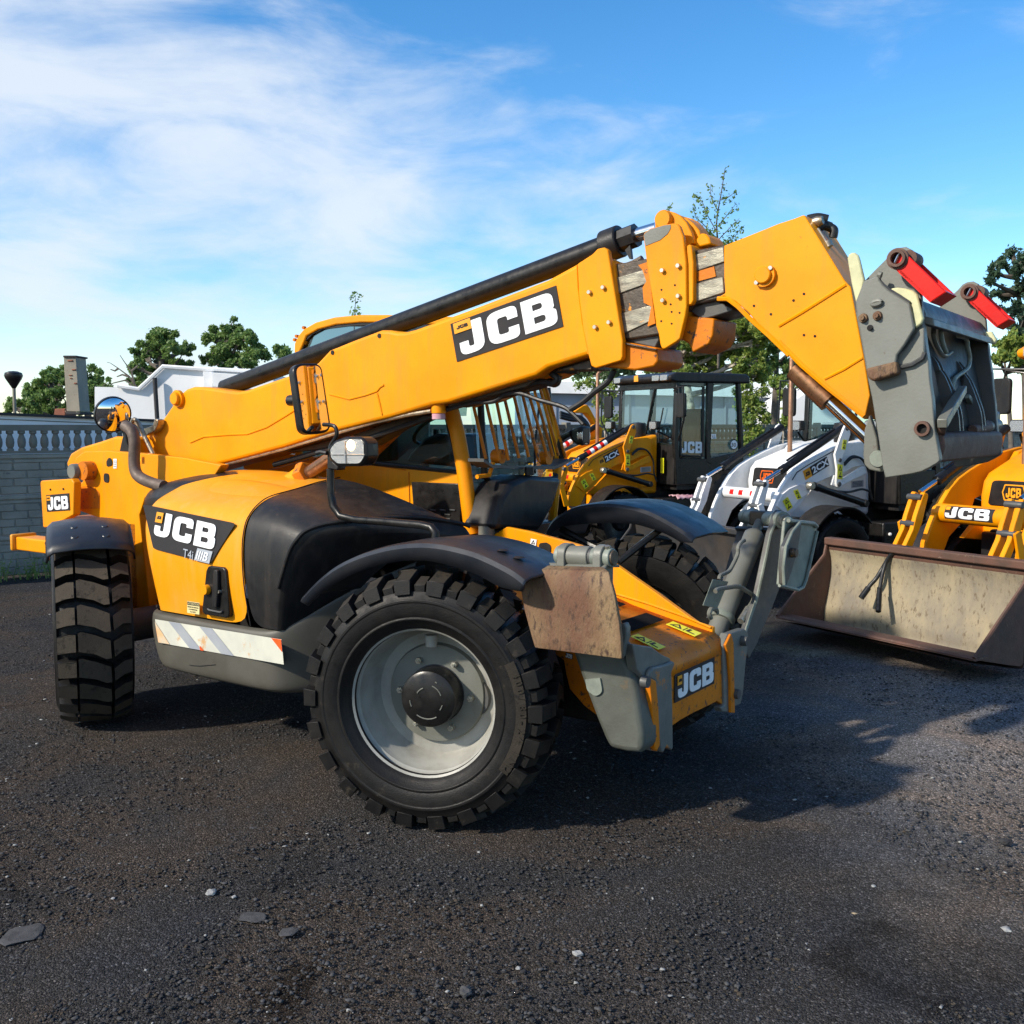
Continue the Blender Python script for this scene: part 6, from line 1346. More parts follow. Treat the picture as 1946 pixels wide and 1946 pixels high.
# ================================================================ GROUND
def ground_mat():
    m, t = new_mat('dark_gravel'); n = t.nodes; l = t.links
    o = n.new('ShaderNodeOutputMaterial'); b = n.new('ShaderNodeBsdfPrincipled'); l.new(b.outputs[0], o.inputs[0])
    tcn = n.new('ShaderNodeTexCoord')
    def noise(sc, d, ro=.6, dist=0):
        x = n.new('ShaderNodeTexNoise'); x.inputs['Scale'].default_value = sc; x.inputs['Detail'].default_value = d; x.inputs['Roughness'].default_value = ro; x.inputs['Distortion'].default_value = dist; l.new(tcn.outputs['Object'], x.inputs['Vector']); return x.outputs[0]
    def ramp(v, st):
        x = n.new('ShaderNodeValToRGB'); l.new(v, x.inputs[0]); e = x.color_ramp.elements
        e[0].position, e[0].color = st[0][0], (*st[0][1], 1); e[1].position, e[1].color = st[-1][0], (*st[-1][1], 1)
        for p, c in st[1:-1]: q = e.new(p); q.color = (*c, 1)
        return x.outputs[0]
    def vor(sc, f='F1', out='Distance'):
        x = n.new('ShaderNodeTexVoronoi'); x.inputs['Scale'].default_value = sc; x.feature = f; l.new(tcn.outputs['Object'], x.inputs['Vector']); return x.outputs[out]
    def mix(f, a, bb, mode='MIX'):
        x = n.new('ShaderNodeMix'); x.data_type = 'RGBA'; x.blend_type = mode
        if isinstance(f, float): x.inputs[0].default_value = f
        else: l.new(f, x.inputs[0])
        l.new(a, x.inputs[6]); l.new(bb, x.inputs[7]); return x.outputs[2]
    big = ramp(noise(.55, 5, .6, .6), [(.38,(.040,.040,.042)), (.47,(.046,.043,.041)), (.56,(.062,.050,.041)), (.66,(.048,.045,.043))])
    cells = vor(130, out='Color'); bw_ = n.new('ShaderNodeRGBToBW'); l.new(cells, bw_.inputs[0])
    st = ramp(bw_.outputs[0], [(.1,(.5,.5,.5)), (.55,(1.0,1.0,1.0)), (.85,(1.8,1.8,1.85)), (.97,(3.6,3.6,3.7))])
    c1 = mix(1.0, big, st, 'MULTIPLY')
    fine = ramp(noise(140, 3, .7), [(.35,(.6,.6,.6)), (.6,(1.2,1.2,1.2)), (.75,(2.2,2.2,2.2))]); c1 = mix(1.0, c1, fine, 'MULTIPLY')
    stain = ramp(noise(.9, 4, .55, 1.0), [(.62,(1,1,1)), (.72,(.42,.40,.38))]); c1 = mix(1.0, c1, stain, 'MULTIPLY')
    # sunlit ground painted in: gravel colour brightened around a spot on the right
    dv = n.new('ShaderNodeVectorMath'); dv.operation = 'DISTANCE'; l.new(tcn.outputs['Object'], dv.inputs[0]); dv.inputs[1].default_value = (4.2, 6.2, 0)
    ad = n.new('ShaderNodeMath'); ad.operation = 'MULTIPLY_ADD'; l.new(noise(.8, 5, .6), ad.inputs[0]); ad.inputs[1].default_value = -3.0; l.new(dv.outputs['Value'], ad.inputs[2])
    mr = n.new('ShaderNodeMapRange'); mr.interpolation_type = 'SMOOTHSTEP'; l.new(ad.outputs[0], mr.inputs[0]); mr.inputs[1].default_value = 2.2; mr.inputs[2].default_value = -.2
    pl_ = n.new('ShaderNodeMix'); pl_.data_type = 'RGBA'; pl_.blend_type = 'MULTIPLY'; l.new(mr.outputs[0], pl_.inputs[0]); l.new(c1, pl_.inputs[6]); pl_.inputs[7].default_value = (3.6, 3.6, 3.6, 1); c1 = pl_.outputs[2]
    l.new(c1, b.inputs['Base Color']); b.inputs['Roughness'].default_value = 1.0; b.inputs['Specular IOR Level'].default_value = .08
    h1 = vor(130); h2 = vor(260); h3 = noise(9, 6, .65)
    a = n.new('ShaderNodeMath'); a.operation = 'MULTIPLY_ADD'; l.new(h1, a.inputs[0]); a.inputs[1].default_value = -1.0; l.new(h3, a.inputs[2])
    a2 = n.new('ShaderNodeMath'); a2.operation = 'MULTIPLY_ADD'; l.new(h2, a2.inputs[0]); a2.inputs[1].default_value = -.5; l.new(a.outputs[0], a2.inputs[2])
    bp = n.new('ShaderNodeBump'); bp.inputs['Strength'].default_value = .8; bp.inputs['Distance'].default_value = .010; l.new(a2.outputs[0], bp.inputs['Height']); l.new(bp.outputs[0], b.inputs['Normal'])
    return m
xs = np.concatenate([np.linspace(-220,-14,10), np.linspace(-12,14,150), np.linspace(16,220,10)])
ys = np.concatenate([np.linspace(-40,1.2,12), np.linspace(1.4,20,130), np.linspace(22,400,14)])
X, Y = np.meshgrid(xs, ys)
Zg = .010*np.sin(X*1.7+Y*.6)*np.sin(Y*1.3-X*.4)+.008*np.sin(X*4.1+1.3*np.sin(Y*2.2))*np.sin(Y*3.7)+rng.normal(0,.0025,X.shape)
Zg[(np.abs(X) > 12) | (Y < 1.3) | (Y > 20)] = -.0
Zg -= .012
vs = np.stack([X, Y, Zg], -1).reshape(-1, 3); nx = len(xs)
fs = [(i*nx+j, i*nx+j+1, (i+1)*nx+j+1, (i+1)*nx+j) for i in range(len(ys)-1) for j in range(nx-1)]
g = MB(); g.v = [tuple(p) for p in vs]; g.f = fs; g.m = [0]*len(fs)
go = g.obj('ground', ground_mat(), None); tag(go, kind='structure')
# loose stones: nobody could count them
def stones(name, N_, xr, yr, smin, smax, mats, label, kind='stuff', bias=2.0):
    base = np.array([(-1,-1,-.5), (1,-1,-.4), (1,1,-.5), (-1,1,-.4), (-.7,-.6,.45), (.6,-.7,.5), (.7,.6,.35), (-.6,.7,.55)])
    fq = np.array([(0,3,2,1), (4,5,6,7), (0,1,5,4), (1,2,6,5), (2,3,7,6), (3,0,4,7)])
    y = yr[0]+(yr[1]-yr[0])*rng.rand(N_)**bias; hw = y*.56+.3
    x = (rng.rand(N_)*2-1)*hw
    s = smin+(smax-smin)*rng.rand(N_)**3.5
    ang = rng.rand(N_)*6.28; V = np.repeat(base[None], N_, 0)+rng.normal(0,.18,(N_,8,3))
    V *= (s[:,None]*np.stack([1+.6*rng.rand(N_), .7+.5*rng.rand(N_), .45+.4*rng.rand(N_)], 1))[:,None,:]
    c, s_ = np.cos(ang)[:,None], np.sin(ang)[:,None]
    vx = V[...,0]*c-V[...,1]*s_+x[:,None]; vy = V[...,0]*s_+V[...,1]*c+y[:,None]; vz = V[...,2]+(s*.18)[:,None]-.008
    V = np.stack([vx, vy, vz], -1).reshape(-1, 3); F_ = (fq[None]+(np.arange(N_)*8)[:,None,None]).reshape(-1, 4)
    me = bpy.data.meshes.new(name); me.vertices.add(len(V)); me.vertices.foreach_set('co', V.ravel()); me.loops.add(F_.size); me.loops.foreach_set('vertex_index', F_.ravel().astype(np.int32))
    me.polygons.add(len(F_)); me.polygons.foreach_set('loop_start', np.arange(0, F_.size, 4, dtype=np.int32)); 
    for m_ in mats: me.materials.append(m_)
    me.polygons.foreach_set('material_index', np.repeat(rng.choice(len(mats), N_, p=[.60,.31,.08,.01][:len(mats)] if len(mats) == 4 else None), 6).astype(np.int32))
    me.update(calc_edges=True); me.validate()
    o = bpy.data.objects.new(name, me); col.objects.link(o)
    if kind: tag(o, label, 'gravel', kind=kind)
    return o
def stone_mat(nm_, c): return surf(nm_, c, tuple(x*.7 for x in c), .95, 0, 30, .4, .65, .3, 200, spec=.1)
SM = [stone_mat('stone_dark', (.046,.046,.048)), stone_mat('stone_grey', (.085,.085,.088)), stone_mat('stone_brown', (.075,.062,.048)), stone_mat('stone_pale', (.34,.34,.33))]
stones('gravel', 130000, None, (2.0, 13), .0018, .0080, SM, 'fine dark gravel scattered all over the yard', bias=1.6)
# single larger stones and bits that can be told apart
def rock(q, s, mat, label, cat='stone', flat=.45):
    r_ = ray(*q); t_ = (0-CAM_H)/r_.z; p = C0+r_*t_
    bm = bmesh.new(); bmesh.ops.create_icosphere(bm, subdivisions=2, radius=1)
    for v in bm.verts:
        k = 1+.22*math.sin(v.co.x*5+q[0])*math.cos(v.co.y*4+q[1])+random.uniform(-.08,.08); v.co = Vector((v.co.x*s*1.3*k, v.co.y*s*k, v.co.z*s*flat*k))
    me = bpy.data.meshes.new('stone'); bm.to_mesh(me); bm.free(); me.materials.append(mat); o = bpy.data.objects.new('stone', me); col.objects.link(o)
    o.location = (p.x, p.y, s*flat*.3-.006); o.rotation_euler = (0,0,random.random()*6); tag(o, label, cat, 'single pale stones lying in the gravel')
rock((401,1694), .022, SM[3], 'white stone chip lying in the shade at the lower left, the brightest one there')
rock((445,1702), .010, SM[3], 'small white chip just right of the brightest stone at the lower left')
rock((215,1705), .008, SM[3], 'tiny pale pebble left of the brightest stone at the lower left')
rock((1098,1810), .018, SM[3], 'white crumbly stone in the bottom foreground, right of centre')
rock((985,1837), .009, SM[3], 'tiny white pebble in the bottom foreground near the centre')
rock((885,1882), .022, SM[1], 'round grey stone at the bottom edge near the centre', flat=.6)
rock((549,1768), .032, SM[1], 'flat grey slab half sunk in the lower left gravel', flat=.14)
rock((40,1775), .07, SM[1], 'largest flat grey stone half buried at the left edge', flat=.10)
rock((478,1740), .045, SM[1], 'pale flat patch of stone between the white chip and the grey slab', flat=.07)
rock((1912,1765), .018, SM[3], 'pale grey stone at the lower right edge of the yard')
rock((1623,1735), .014, surf('wood_chip', (.4,.3,.18), None, .8), 'pale wood splinter in the lower right gravel', 'splinter', flat=.3)
rock((1660,1682), .010, SM[3], 'small pale chip above the wood splinter on the right')
rock((1912,1599), .024, SM[0], 'dark round stone in the sunny gravel on the right', flat=.6)

# ================================================================ CONCRETE FENCE
conc = surf('weathered_concrete', (.32,.30,.245), (.22,.21,.175), .85, 0, 3, .4, .68, .5, 45, 0, (.10,.10,.095), 10, .6, .7)
concd = surf('concrete_band', (.21,.20,.165), (.15,.145,.12), .85, 0, 3, .4, .68, .4, 50)
FD = Vector((.766,.642,0)).normalized(); FN = Vector((-FD.y, FD.x, 0)); FP = Vector((-6.47,12.86,0))
fence = empty('concrete_fence', FP, math.atan2(FD.y, FD.x)); tag(fence, 'grey precast concrete fence of brick-patterned panels with a row of balusters on top', 'fence')
BAY = 2.02
def fence_panels(detail):
    mb = MB()
    for pz in range(3):
        z0 = .03+.515*pz
        mb.box(.06, BAY-.06+.0, -.02, .03, z0, z0+.508)
        mb.box(.06, BAY-.06, -.045, -.02, z0+.455, z0+.495); mb.box(.06, BAY-.06, -.038, -.02, z0+.40, z0+.435)
        for r_ in range(4):
            zz = z0+.005+.099*r_; x = .07-(.16 if r_ % 2 else 0)
            while x < BAY-.08:
                a, b = max(x, .065), min(x+.31, BAY-.065)
                if b-a > .04:
                    j = random.uniform(-.004,.004); mb.box(a+.004, b-.004, -.034+j, -.02, zz+.004, zz+.093)
                x += .32
    return mb
def balusters():
    mb = MB(); mb.box(.04, BAY-.04, -.05, .06, 1.865, 1.94); mb.box(.06, BAY-.06, -.04, .05, 1.575, 1.61)
    n = 14
    for i in range(n):
        x = .12+(BAY-.24)*i/(n-1)
        mb.lathe([(.045,1.61), (.045,1.635), (.030,1.645), (.045,1.67), (.052,1.715), (.048,1.76), (.032,1.80), (.028,1.82), (.045,1.83), (.045,1.865)], (x, 0, 0), 'z', 12)
    return mb
fm = fence_panels(1).mesh('panel', [conc]); bmh = balusters().mesh('balustrade', [concd])
pmh = MB().box(-.06, .06, -.07, .07, 0, 1.98).mesh('post', [concd])
for i in range(-3, 15):
    for nm_, me in (('panel', fm), ('balustrade', bmh), ('post', pmh)):
        o = bpy.data.objects.new(nm_, me); col.objects.link(o); o.parent = fence; o.location = (i*BAY-.35, 0, 0)
        if nm_ != 'balustrade': 
            md = o.modifiers.new('Bevel', 'BEVEL'); md.width = .005; md.segments = 1

# ================================================================ BUILDINGS BEHIND
wallw = surf('white_render', (.82,.83,.84), (.72,.73,.74), .8, 0, .5, .4, .7, .1, 20, 0, (.4,.38,.36), 3, .62, .72)
wallg = surf('grey_blue_sheet', (.27,.32,.40), (.23,.27,.34), .6, 0, .4, .4, .7, .02, 20)
fascia = surf('pale_fascia', (.80,.81,.82), (.70,.71,.72), .6, 0, 1.5)
tar = surf('tar_edge', (.03,.03,.032), None, .8)
brickr = surf('red_brick', (.28,.10,.06), (.2,.08,.05), .85, 0, 8, .4, .7, .3, 40)
# low shed right behind the fence on the left
def wpt(q, d): return at(q, d)
def world_prism(name, pts, depth, mats, parent=None, bevel=0):
    """outline given as world points (one plane), pushed back by a depth vector"""
    n = len(pts); P = [Vector(p) for p in pts]; D = Vector(depth)
    return MB().add(P+[p+D for p in P], [tuple(range(n)), tuple(range(2*n-1, n-1, -1))]+[(i, i+n, (i+1) % n+n, (i+1) % n) for i in range(n)]).obj(name, mats, parent, bevel)
shed = empty('low_shed', (0,0,0)); tag(shed, 'long low white shed behind the concrete fence, carrying the concrete chimney', 'shed')
def shed_pt(x, y): # plane parallel to the fence, 2.2 m behind it
    r_ = ray(x, y); p0 = FP+FN*2.6; t_ = (p0-C0).dot(FN)/r_.dot(FN); return C0+r_*t_
a_ = shed_pt(-60,781); b_ = shed_pt(430,803)
a_.z = 2.2 if False else a_.z
def setz(p, z): return Vector((p.x, p.y, z))
world_prism('wall', [setz(a_,0), setz(b_,0), setz(b_,b_.z-.03), setz(a_,a_.z-.03)], FN*6, fascia, shed)
world_prism('roof_edge', [setz(a_,a_.z-.04)-FN*.06, setz(b_,b_.z-.04)-FN*.06, b_-FN*.06, a_-FN*.06], FN*6.2, tar, shed)
for k in (.10, .19): MB().tube([setz(a_,a_.z-k)-FN*.01, setz(b_,b_.z-k)-FN*.01], .006, 5).obj('board_joint', concd, shed)
chm = empty('chimney', (0,0,0)); tag(chm, 'tall leaning concrete chimney stack with flaking patches above the low shed', 'chimney')
def slab(q0, q1, q2, q3, d, th, name, mat, par): return world_prism(name, [at(q, d) for q in (q0, q1, q2, q3)], (0,th,0), mat, par, .01)
chc = surf('chimney_concrete', (.33,.29,.22), (.25,.225,.18), .85, 0, 2, .4, .65, .4, 30, 0, (.2,.11,.08), 5, .62, .66)
slab((126.5,782), (152.5,782.5), (144,676.5), (120.5,676.5), 19, .45, 'stack', chc, chm)
slab((119.5,679), (145,679), (145,675.5), (119.5,675.5), 18.97, .52, 'cap', tar, chm)
slab((126,788), (153,788), (153,783), (125,783), 18.9, .6, 'plinth', tar, chm)
for q in ((128,684,138,687), (136,701,144,704), (130,712,137,714), (132,718,137,720), (140,727,146,730)): slab((q[0],q[3]), (q[2],q[3]), (q[2],q[1]), (q[0],q[1]), 18.985, .03, 'broken_rung', brickr, chm)
bx = slab((102,790), (124,790), (124,776), (104,777), 19.5, .5, 'brick_box', brickr, None); tag(bx, 'small red brick block on the shed roof, left of the chimney foot', 'brick block')
# gabled white building
gb = empty('white_building', (0,0,0)); tag(gb, 'white rendered building with a stepped gable roof and a black drainpipe', 'building')
gpts = [(180,900), (520,900), (520,712), (480,709), (408,705), (388,705), (310,699), (264,742), (224,736), (180,735)]
world_prism('wall', [at(q, 33) for q in gpts], (0,8,0), wallw, gb)
mb = MB(); ed = [at(q, 32.9) for q in [(224,736), (264,742.5), (310,699.5), (388,705), (408,705), (480,709), (520,712)]]; mb.tube([p+Vector((0,0,.05)) for p in ed], .07, 6); mb.obj('roof_edge', fascia, gb)
MB().tube([at((294,718), 32.8), at((299,800), 32.8)], .07, 10).obj('drainpipe', tar, gb)
slab((386,745), (404,745), (404,706), (386,706), 32.7, .5, 'corner_pier', fascia, gb)
slab((404,735), (520,742), (520,716), (404,708), 32.4, .3, 'roof_band', fascia, gb)
MB().tube([at((451,712), 33), at((451,699), 33)], .05, 6).obj('vent_pipe', fascia, gb)
# long grey hall behind the backhoes
hall = empty('grey_hall', (0,0,0)); tag(hall, 'long grey-blue hall with a white roof edge behind the parked loaders', 'building')
hd_ = 34
HA, HB = at((980,724), hd_), at((1620,737), hd_*1.0)
world_prism('wall', [setz(HA,0), setz(HB,0), setz(HB,HB.z-.3), setz(HA,HA.z-.3)], (0,10,0), wallg, hall)
world_prism('roof_edge', [setz(HA,HA.z-.38)+Vector((0,-.3,0)), setz(HB,HB.z-.38)+Vector((0,-.3,0)), HB+Vector((0,-.3,0)), HA+Vector((0,-.3,0))], (0,10,0), fascia, hall)
for x in range(1010, 1600, 46): MB().tube([at((x,745), hd_-.03), at((x,826), hd_-.03)], .03, 4).obj('sheet_joint', wallg, hall)
h2 = world_prism('white_gable', [at(q, 30) for q in ((1500,860), (1600,860), (1600,735), (1560,728), (1500,768))], (0,6,0), wallw, None); tag(h2, 'white gabled wall seen through the cab of the white loader', 'building')
# lamp post
lp = empty('lamp_post', (0,0,0)); tag(lp, 'thin lamp post with a dark bowl-shaped head at the far left', 'lamp post')
b0 = at((28,806), 26); b0.z = 0; b1 = at((26.5,736), 26)
MB().cyl(b0, b1, .045, .04).obj('pole', surf('pole', (.22,.2,.15)), lp)
MB().lathe([(.02,-.22), (.06,-.16), (.19,.05), (.22,.13), (.2,.20), (.1,.24), (.001,.25)], (b1.x, b1.y, b1.z+.16), 'z', 24).obj('lamp_head', M['blkm'], lp)

# ================================================================ TREES
def leafmat(nm_, c, c2): 
    m, t = new_mat(nm_); n = t.nodes; l = t.links; o = n.new('ShaderNodeOutputMaterial'); b = n.new('ShaderNodeBsdfPrincipled'); tr = n.new('ShaderNodeBsdfTranslucent'); mx = n.new('ShaderNodeMixShader'); mx.inputs[0].default_value = .45
    g_ = n.new('ShaderNodeNewGeometry'); cr = n.new('ShaderNodeMix'); cr.data_type = 'RGBA'; l.new(g_.outputs['Random Per Island'], cr.inputs[0]); cr.inputs[6].default_value = (*c, 1); cr.inputs[7].default_value = (*c2, 1)
    l.new(cr.outputs[2], b.inputs['Base Color']); l.new(cr.outputs[2], tr.inputs[0]); b.inputs['Roughness'].default_value = .5
    l.new(b.outputs[0], mx.inputs[1]); l.new(tr.outputs[0], mx.inputs[2]); l.new(mx.outputs[0], o.inputs[0]); return m
LG = leafmat('leaf_green', (.12,.22,.06), (.22,.32,.09)); LD = leafmat('leaf_dark', (.04,.08,.03), (.08,.13,.04)); LB_ = leafmat('leaf_birch', (.15,.26,.05), (.32,.37,.08)); LP = leafmat('leaf_blue_green', (.05,.10,.06), (.09,.15,.08))
bark = surf('bark', (.12,.10,.08), (.07,.06,.05), .9, 0, 10); barkb = surf('birch_bark', (.45,.40,.33), (.12,.1,.08), .8, 0, 8)
def leaf_cloud(name, centres, n, size, mat, parent=None, elong=1.0, droop=0):
    """centres: list of (point, radius); leaf-sized faces spread through the volume, denser on twigs"""
    C_ = np.array([c[0] for c in centres], float); Rr = np.array([c[1] for c in centres], float)
    wgt = Rr**2/np.sum(Rr**2); idx = rng.choice(len(C_), n, p=wgt)
    d = rng.normal(size=(n,3)); d /= np.linalg.norm(d, axis=1)[:,None]; rad = Rr[idx]*(.35+.65*rng.rand(n)**.6)
    P = C_[idx]+d*rad[:,None]*np.array([1,1,.8])
    P += rng.normal(0,size*.6,(n,3)); P[:,2] -= droop*rng.rand(n)
    a = rng.normal(size=(n,3)); a[:,2] -= droop*2; a /= np.linalg.norm(a, axis=1)[:,None]
    b = np.cross(a, rng.normal(size=(n,3))); b /= np.linalg.norm(b, axis=1)[:,None]
    s = (size*(.6+.8*rng.rand(n)))[:,None]
    V = np.stack([P-a*s*elong, P+b*s*.5, P+a*s*elong, P-b*s*.5], 1).reshape(-1,3)
    me = bpy.data.meshes.new(name); me.vertices.add(len(V)); me.vertices.foreach_set('co', V.ravel().astype(np.float32)); me.loops.add(4*n); me.loops.foreach_set('vertex_index', np.arange(4*n, dtype=np.int32)); me.polygons.add(n); me.polygons.foreach_set('loop_start', np.arange(0,4*n,4,dtype=np.int32)); me.materials.append(mat); me.update(calc_edges=True)
    o = bpy.data.objects.new(name, me); col.objects.link(o)
    if parent: o.parent = parent
    return o
def tree(label, base, blobs, n, size, leaf, trunk_r=.18, brk=None, limbs=True, elong=1.0, droop=0, group=None, name='tree', twigs=0):
    """blobs: world spheres the crown is made of; limbs reach from the trunk to each"""
    t = empty(name, base); tag(t, label, 'tree', group)
    B = Vector(base); L_ = [(Vector(c)-B, r) for c, r in blobs]
    top = max(L_, key=lambda q: q[0].z)
    mb = MB(); h = top[0].z
    spine = smooth_path([Vector((0,0,-.1)), Vector((top[0].x*.15, top[0].y*.15, h*.35)), Vector((top[0].x*.5, top[0].y*.5, h*.7)), top[0]], 5)
    mb.tube(spine, [trunk_r*(1-.85*i/(len(spine)-1)) for i in range(len(spine))], 10)
    lm = MB(); subs = []
    for c, r in L_:
        k = min(range(len(spine)), key=lambda i: abs(spine[i].z-max(c.z-r*1.2, h*.12)))
        s0 = spine[k]; mid = (s0+c)/2+Vector((random.uniform(-.1,.1)*r, random.uniform(-.1,.1)*r, -.12*r))
        pth = smooth_path([s0, mid, c], 4); lm.tube(pth, [trunk_r*.42*(1-.8*i/(len(pth)-1))+.008 for i in range(len(pth))], 6)
        for _ in range(11):
            d = Vector((random.gauss(0,1), random.gauss(0,1), random.gauss(.2,.8))).normalized()*r*random.uniform(.65,1.2)
            e = c+d; lm.tube([c*.6+s0*.4, c+d*.5, e], [.03*trunk_r/.18, .018*trunk_r/.18, .005], 4)
            subs.append((tuple(e), r*random.uniform(.14,.30)))
        subs.append((tuple(c), r*.36))
    mb.obj('trunk', brk or bark, t); lm.obj('limbs', brk or bark, t)
    leaf_cloud('crown', subs, n, size, leaf, t, elong, droop)
    return t
def blobs_px(lst, d, jit=.6): return [(tuple(at((x,y), d+random.uniform(-jit,jit)*2)), r*d/FPX) for x, y, r in lst]
def gbase(x, d): p = at((x,805), d); return (p.x, p.y, 0)
GR = 'trees behind the buildings'
tree('broad green tree left of the chimney', gbase(95,42), blobs_px([(90,728,26), (70,745,24), (112,745,26), (50,765,20), (85,765,24), (25,775,14), (118,715,16), (100,775,18), (60,785,16)], 42), 15000, .075, LG, .25, group=GR)
tree('dense green tree right of the chimney', gbase(175,40), blobs_px([(172,725,24), (190,742,22), (160,745,22), (205,765,16), (175,770,24), (152,712,12), (222,760,10)], 40), 13000, .075, LG, .25, group=GR)
tree('tall rounded tree at the left behind the white gabled building', gbase(300,46), blobs_px([(290,655,26), (310,640,22), (330,660,22), (275,680,22), (305,690,28), (340,690,24), (262,700,16), (258,725,18), (355,665,14), (285,735,20)], 46), 20000, .08, LG, .3, group=GR)
tree('tallest rounded tree between the white gable and the boom', gbase(440,46), blobs_px([(435,625,20), (415,645,24), (455,645,26), (480,665,20), (430,675,30), (400,680,22), (465,690,26), (500,678,12), (395,645,10)], 46), 20000, .08, LG, .3, group=GR)
dead = empty('dead_tree', gbase(248,40)); tag(dead, 'bare dead branches sticking out left of the tall rounded tree', 'tree', GR)
dm = MB(); D0 = Vector(gbase(248,40))
for pl in ([(262,740), (245,715), (225,700), (210,690), (203,688)], [(262,745), (240,722), (215,728), (205,738)], [(255,730), (250,705), (238,690), (228,675)], [(245,716), (232,712), (222,716)], [(258,738), (235,745), (224,752)], [(250,705), (262,695)], [(225,700), (218,705), (210,702)]):
    dm.tube([at(q, 40)-D0 for q in pl], [.05, .035, .02, .012, .008][:len(pl)], 5)
dm.tube([Vector((0,0,0)), at((262,745), 40)-D0], [.12,.06], 6); dm.obj('branches', bark, dead)
tree('small tree top showing just right of the tall rounded trees', gbase(535,48), blobs_px([(535,668,9), (542,680,9)], 48), 900, .14, LG, .1, group=GR)
# birches behind the black cab
bl = []
for _ in range(38): bl.append((random.uniform(1250,1500), random.uniform(592,715), random.uniform(14,26)))
tree('large leafy birch behind the black cab', gbase(1330,24), blobs_px(bl, 24, .8), 52000, .045, LB_, .16, barkb, droop=.12, name='birch_tree')
tree('darker bushy tree just right of the large birch', gbase(1470,27), blobs_px([(1440,640,30), (1470,660,30), (1500,690,26), (1450,700,24), (1420,660,20), (1510,715,16), (1480,620,22), (1520,650,22)], 27, .8), 16000, .05, LG, .16, droop=.05)
tree('dark tree behind the collar of the boom', gbase(1180,40), blobs_px([(1130,705,16), (1165,700,18), (1100,708,12), (1195,705,14)], 40, .5), 3000, .1, LD, .12)
bt_ = []
spr = [(1375,452), (1372,420), (1365,380), (1376,345), (1381,318)]
bb_ = empty('slender_birch', gbase(1372,22)); tag(bb_, 'slender birch shoots with sparse hanging leaves rising above the boom collar', 'tree')
B0_ = Vector(gbase(1372,22)); tm = MB(); pts_l = []
def shoot(pl, r0): 
    w_ = smooth_path([at(q, 22)-B0_ for q in pl], 6); tm.tube(w_, [r0*(1-.8*i/len(w_)) for i in range(len(w_))], 5); pts_l.extend(w_[2:])
shoot([(1365,700), (1368,520), (1364,460), (1362,420), (1370,370), (1378,320)], .03)
for pl in ([(1362,440), (1345,410), (1335,385), (1322,370)], [(1364,455), (1340,430), (1322,410), (1318,385)], [(1364,430), (1385,405), (1400,385)], [(1366,455), (1390,430), (1405,415)], [(1368,470), (1395,450), (1410,430)], [(1364,400), (1352,375), (1350,350)], [(1366,480), (1345,470), (1330,440)], [(1370,380), (1388,372), (1398,362)], [(1367,460), (1350,440), (1338,428)]): shoot(pl, .012)
shoot([(1273,430), (1273,410), (1272,385)], .006)
tm.obj('trunk', bark, bb_)
subs = [(tuple(p), .07) for p in pts_l]; leaf_cloud('crown', subs, 620, .042, LG, bb_, .9, .12)
low = [(tuple(at((x,y), 22)-B0_), .22) for x, y in ((1355,475), (1370,470), (1385,465), (1345,455), (1395,458), (1368,490), (1350,500), (1380,500))]
leaf_cloud('leaves', low, 700, .042, LG, bb_, .9, .15)
sap = empty('birch_sapling', gbase(672,40)); tag(sap, 'thin twig tip with a few leaves showing above the cab roof', 'tree'); S0_ = Vector(gbase(672,40))
tm = MB(); w_ = [at((673,640), 40)-S0_, at((674,600), 40)-S0_, at((676,565), 40)-S0_]; tm.tube([Vector((0,0,0))]+w_, [.06,.03,.02,.01], 5); tm.obj('trunk', bark, sap); leaf_cloud('crown', [(tuple(p), .25) for p in w_[1:]]+[(tuple((w_[1]+w_[2])/2), .2)], 60, .09, LG, sap)
def sapling(label, x0, lst, d, n, size=.045, trunk=True):
    B = Vector(gbase(x0, d)); t = empty('birch_sapling', B); tag(t, label, 'tree', 'young birches in front of the grey hall')
    subs = [(tuple(at((x,y), d)-B), r*d/FPX) for x, y, r in lst]; tm = MB(); 
    tm.tube([Vector((0,0,0)), at((x0,lst[0][1]), d)-B], [.03,.01], 6)
    for c, r in subs: tm.tube([(at((x0,lst[0][1]+60), d)-B)*.8+Vector(c)*.2, Vector(c)], [.012,.004], 4)
    tm.obj('trunk', barkb, t); leaf_cloud('crown', subs, n, size, LB_, t, .9, .1)
sapling('young birch right of the black cab, leaves hanging before the grey hall', 1430, [(1415,725,14), (1425,750,18), (1440,770,18), (1420,790,18), (1435,815,18), (1415,835,14), (1455,790,12), (1450,740,12), (1410,770,12), (1425,850,12), (1470,720,12), (1400,740,10)], 21, 2600)
sapling('young birch left of the black cab, twigs hanging before the grey hall', 1150, [(1120,722,10), (1140,735,14), (1160,745,12), (1155,770,12), (1135,760,10), (1165,725,12), (1100,728,8), (1170,790,8)], 23, 1000)
sapling('young birch between the black cab and the white loader mirror', 1490, [(1490,745,12), (1500,770,10), (1492,795,10), (1485,720,10), (1505,735,9)], 20, 900)
sapling('small leafy shoot below the lamp left of the black cab', 1150, [(1150,795,7), (1155,805,6)], 19, 220)
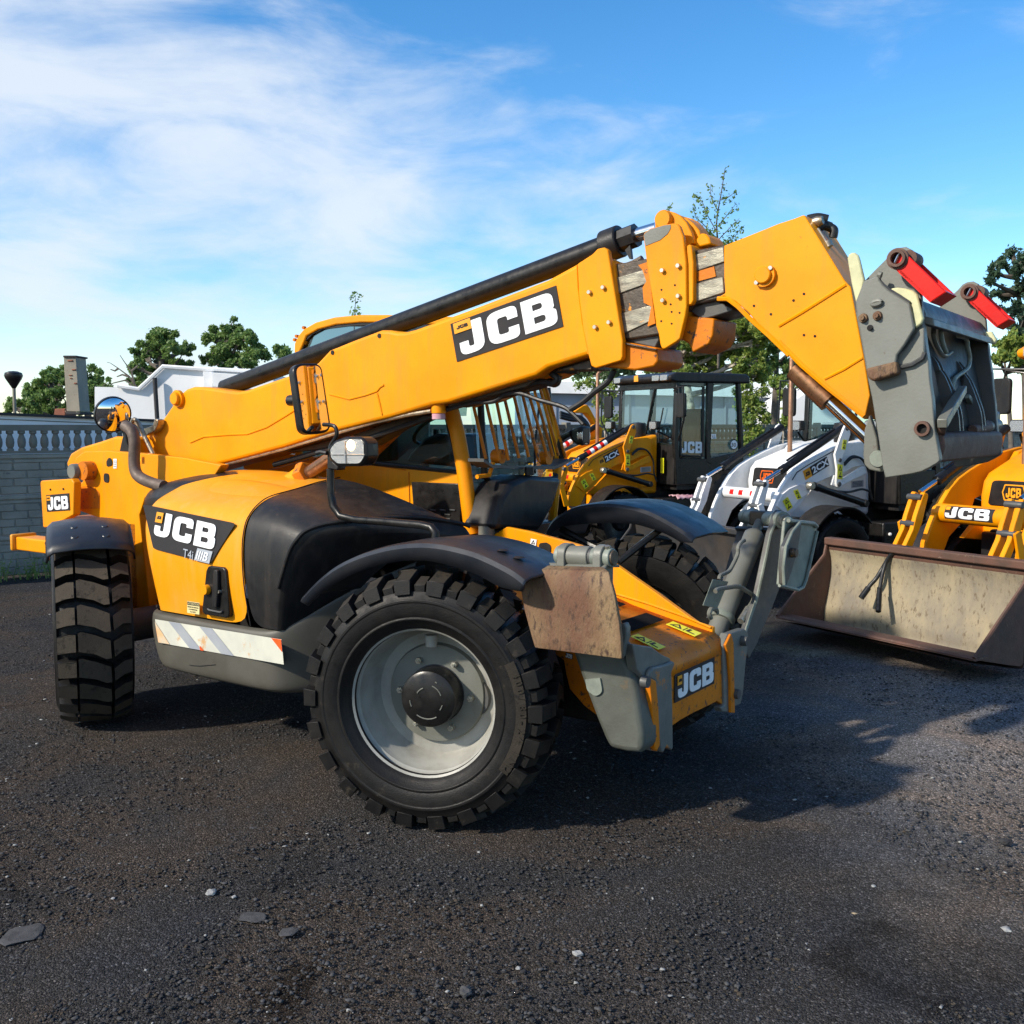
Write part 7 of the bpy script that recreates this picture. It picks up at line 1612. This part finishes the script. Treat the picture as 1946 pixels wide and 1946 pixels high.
# right edge
tree('dark feathery tree at the right edge against the sky', gbase(1960,22), blobs_px([(1925,480,10), (1905,500,14), (1935,510,14), (1890,520,14), (1950,495,14), (1880,535,8), (1915,555,16), (1945,545,16), (1890,560,8), (1930,590,14), (1950,600,14), (1900,590,8), (1925,620,12), (1950,640,14), (1970,560,30), (1985,520,30), (1970,640,30)], 22, .3), 8500, .045, LP, .14, elong=1.2, name='acacia_tree')
tree('bright green bush filling the gap at the right edge above the yellow cab', gbase(1930,20), blobs_px([(1905,655,16), (1930,650,18), (1925,675,18), (1945,670,16), (1900,680,12), (1960,690,20)], 20, .4), 4200, .05, LB_, .08)
# weeds at the foot of the fence
wd = MB()
for i in range(260):
    t_ = random.uniform(-1.5, 3.2); p = FP+FD*t_-FN*random.uniform(.05,.35); h = random.uniform(.08,.38)
    dx, dy = random.uniform(-.12,.12), random.uniform(-.1,.05); sx = random.uniform(.004,.012)
    wd.add([(p.x-sx,p.y,0), (p.x+sx,p.y,0), (p.x+dx,p.y+dy,h)], [(0,1,2)])
    for k in range(3):
        f = random.uniform(.3,.95); c = Vector((p.x+dx*f, p.y+dy*f, h*f)); s = random.uniform(.012,.03); a = random.uniform(0,6.28)
        wd.add([c, c+Vector((math.cos(a)*s, math.sin(a)*s, s*.4)), c+Vector((math.cos(a)*s*2, math.sin(a)*s*2, 0)), c+Vector((math.cos(a)*s, math.sin(a)*s, -s*.4))], [(0,1,2,3)])
o = wd.obj('weeds', LG, None, smooth=False); tag(o, 'thin green weeds growing along the foot of the concrete fence', 'weeds', kind='stuff')
grd2 = MB()

# ================================================================ keep the hierarchy three deep
def depth(o):
    k = 0
    while o.parent: o = o.parent; k += 1
    return k
bpy.context.view_layer.update()
for o in list(bpy.data.objects):
    if depth(o) > 2:
        chain = [o]
        while chain[-1].parent: chain.append(chain[-1].parent)
        part = chain[-2]                        # the part just under the thing
        m = Matrix.Identity(4)
        for a in chain[1:-2]: m = a.matrix_basis @ m
        mb_ = o.matrix_basis.copy(); o.parent = part; o.matrix_basis = m @ mb_
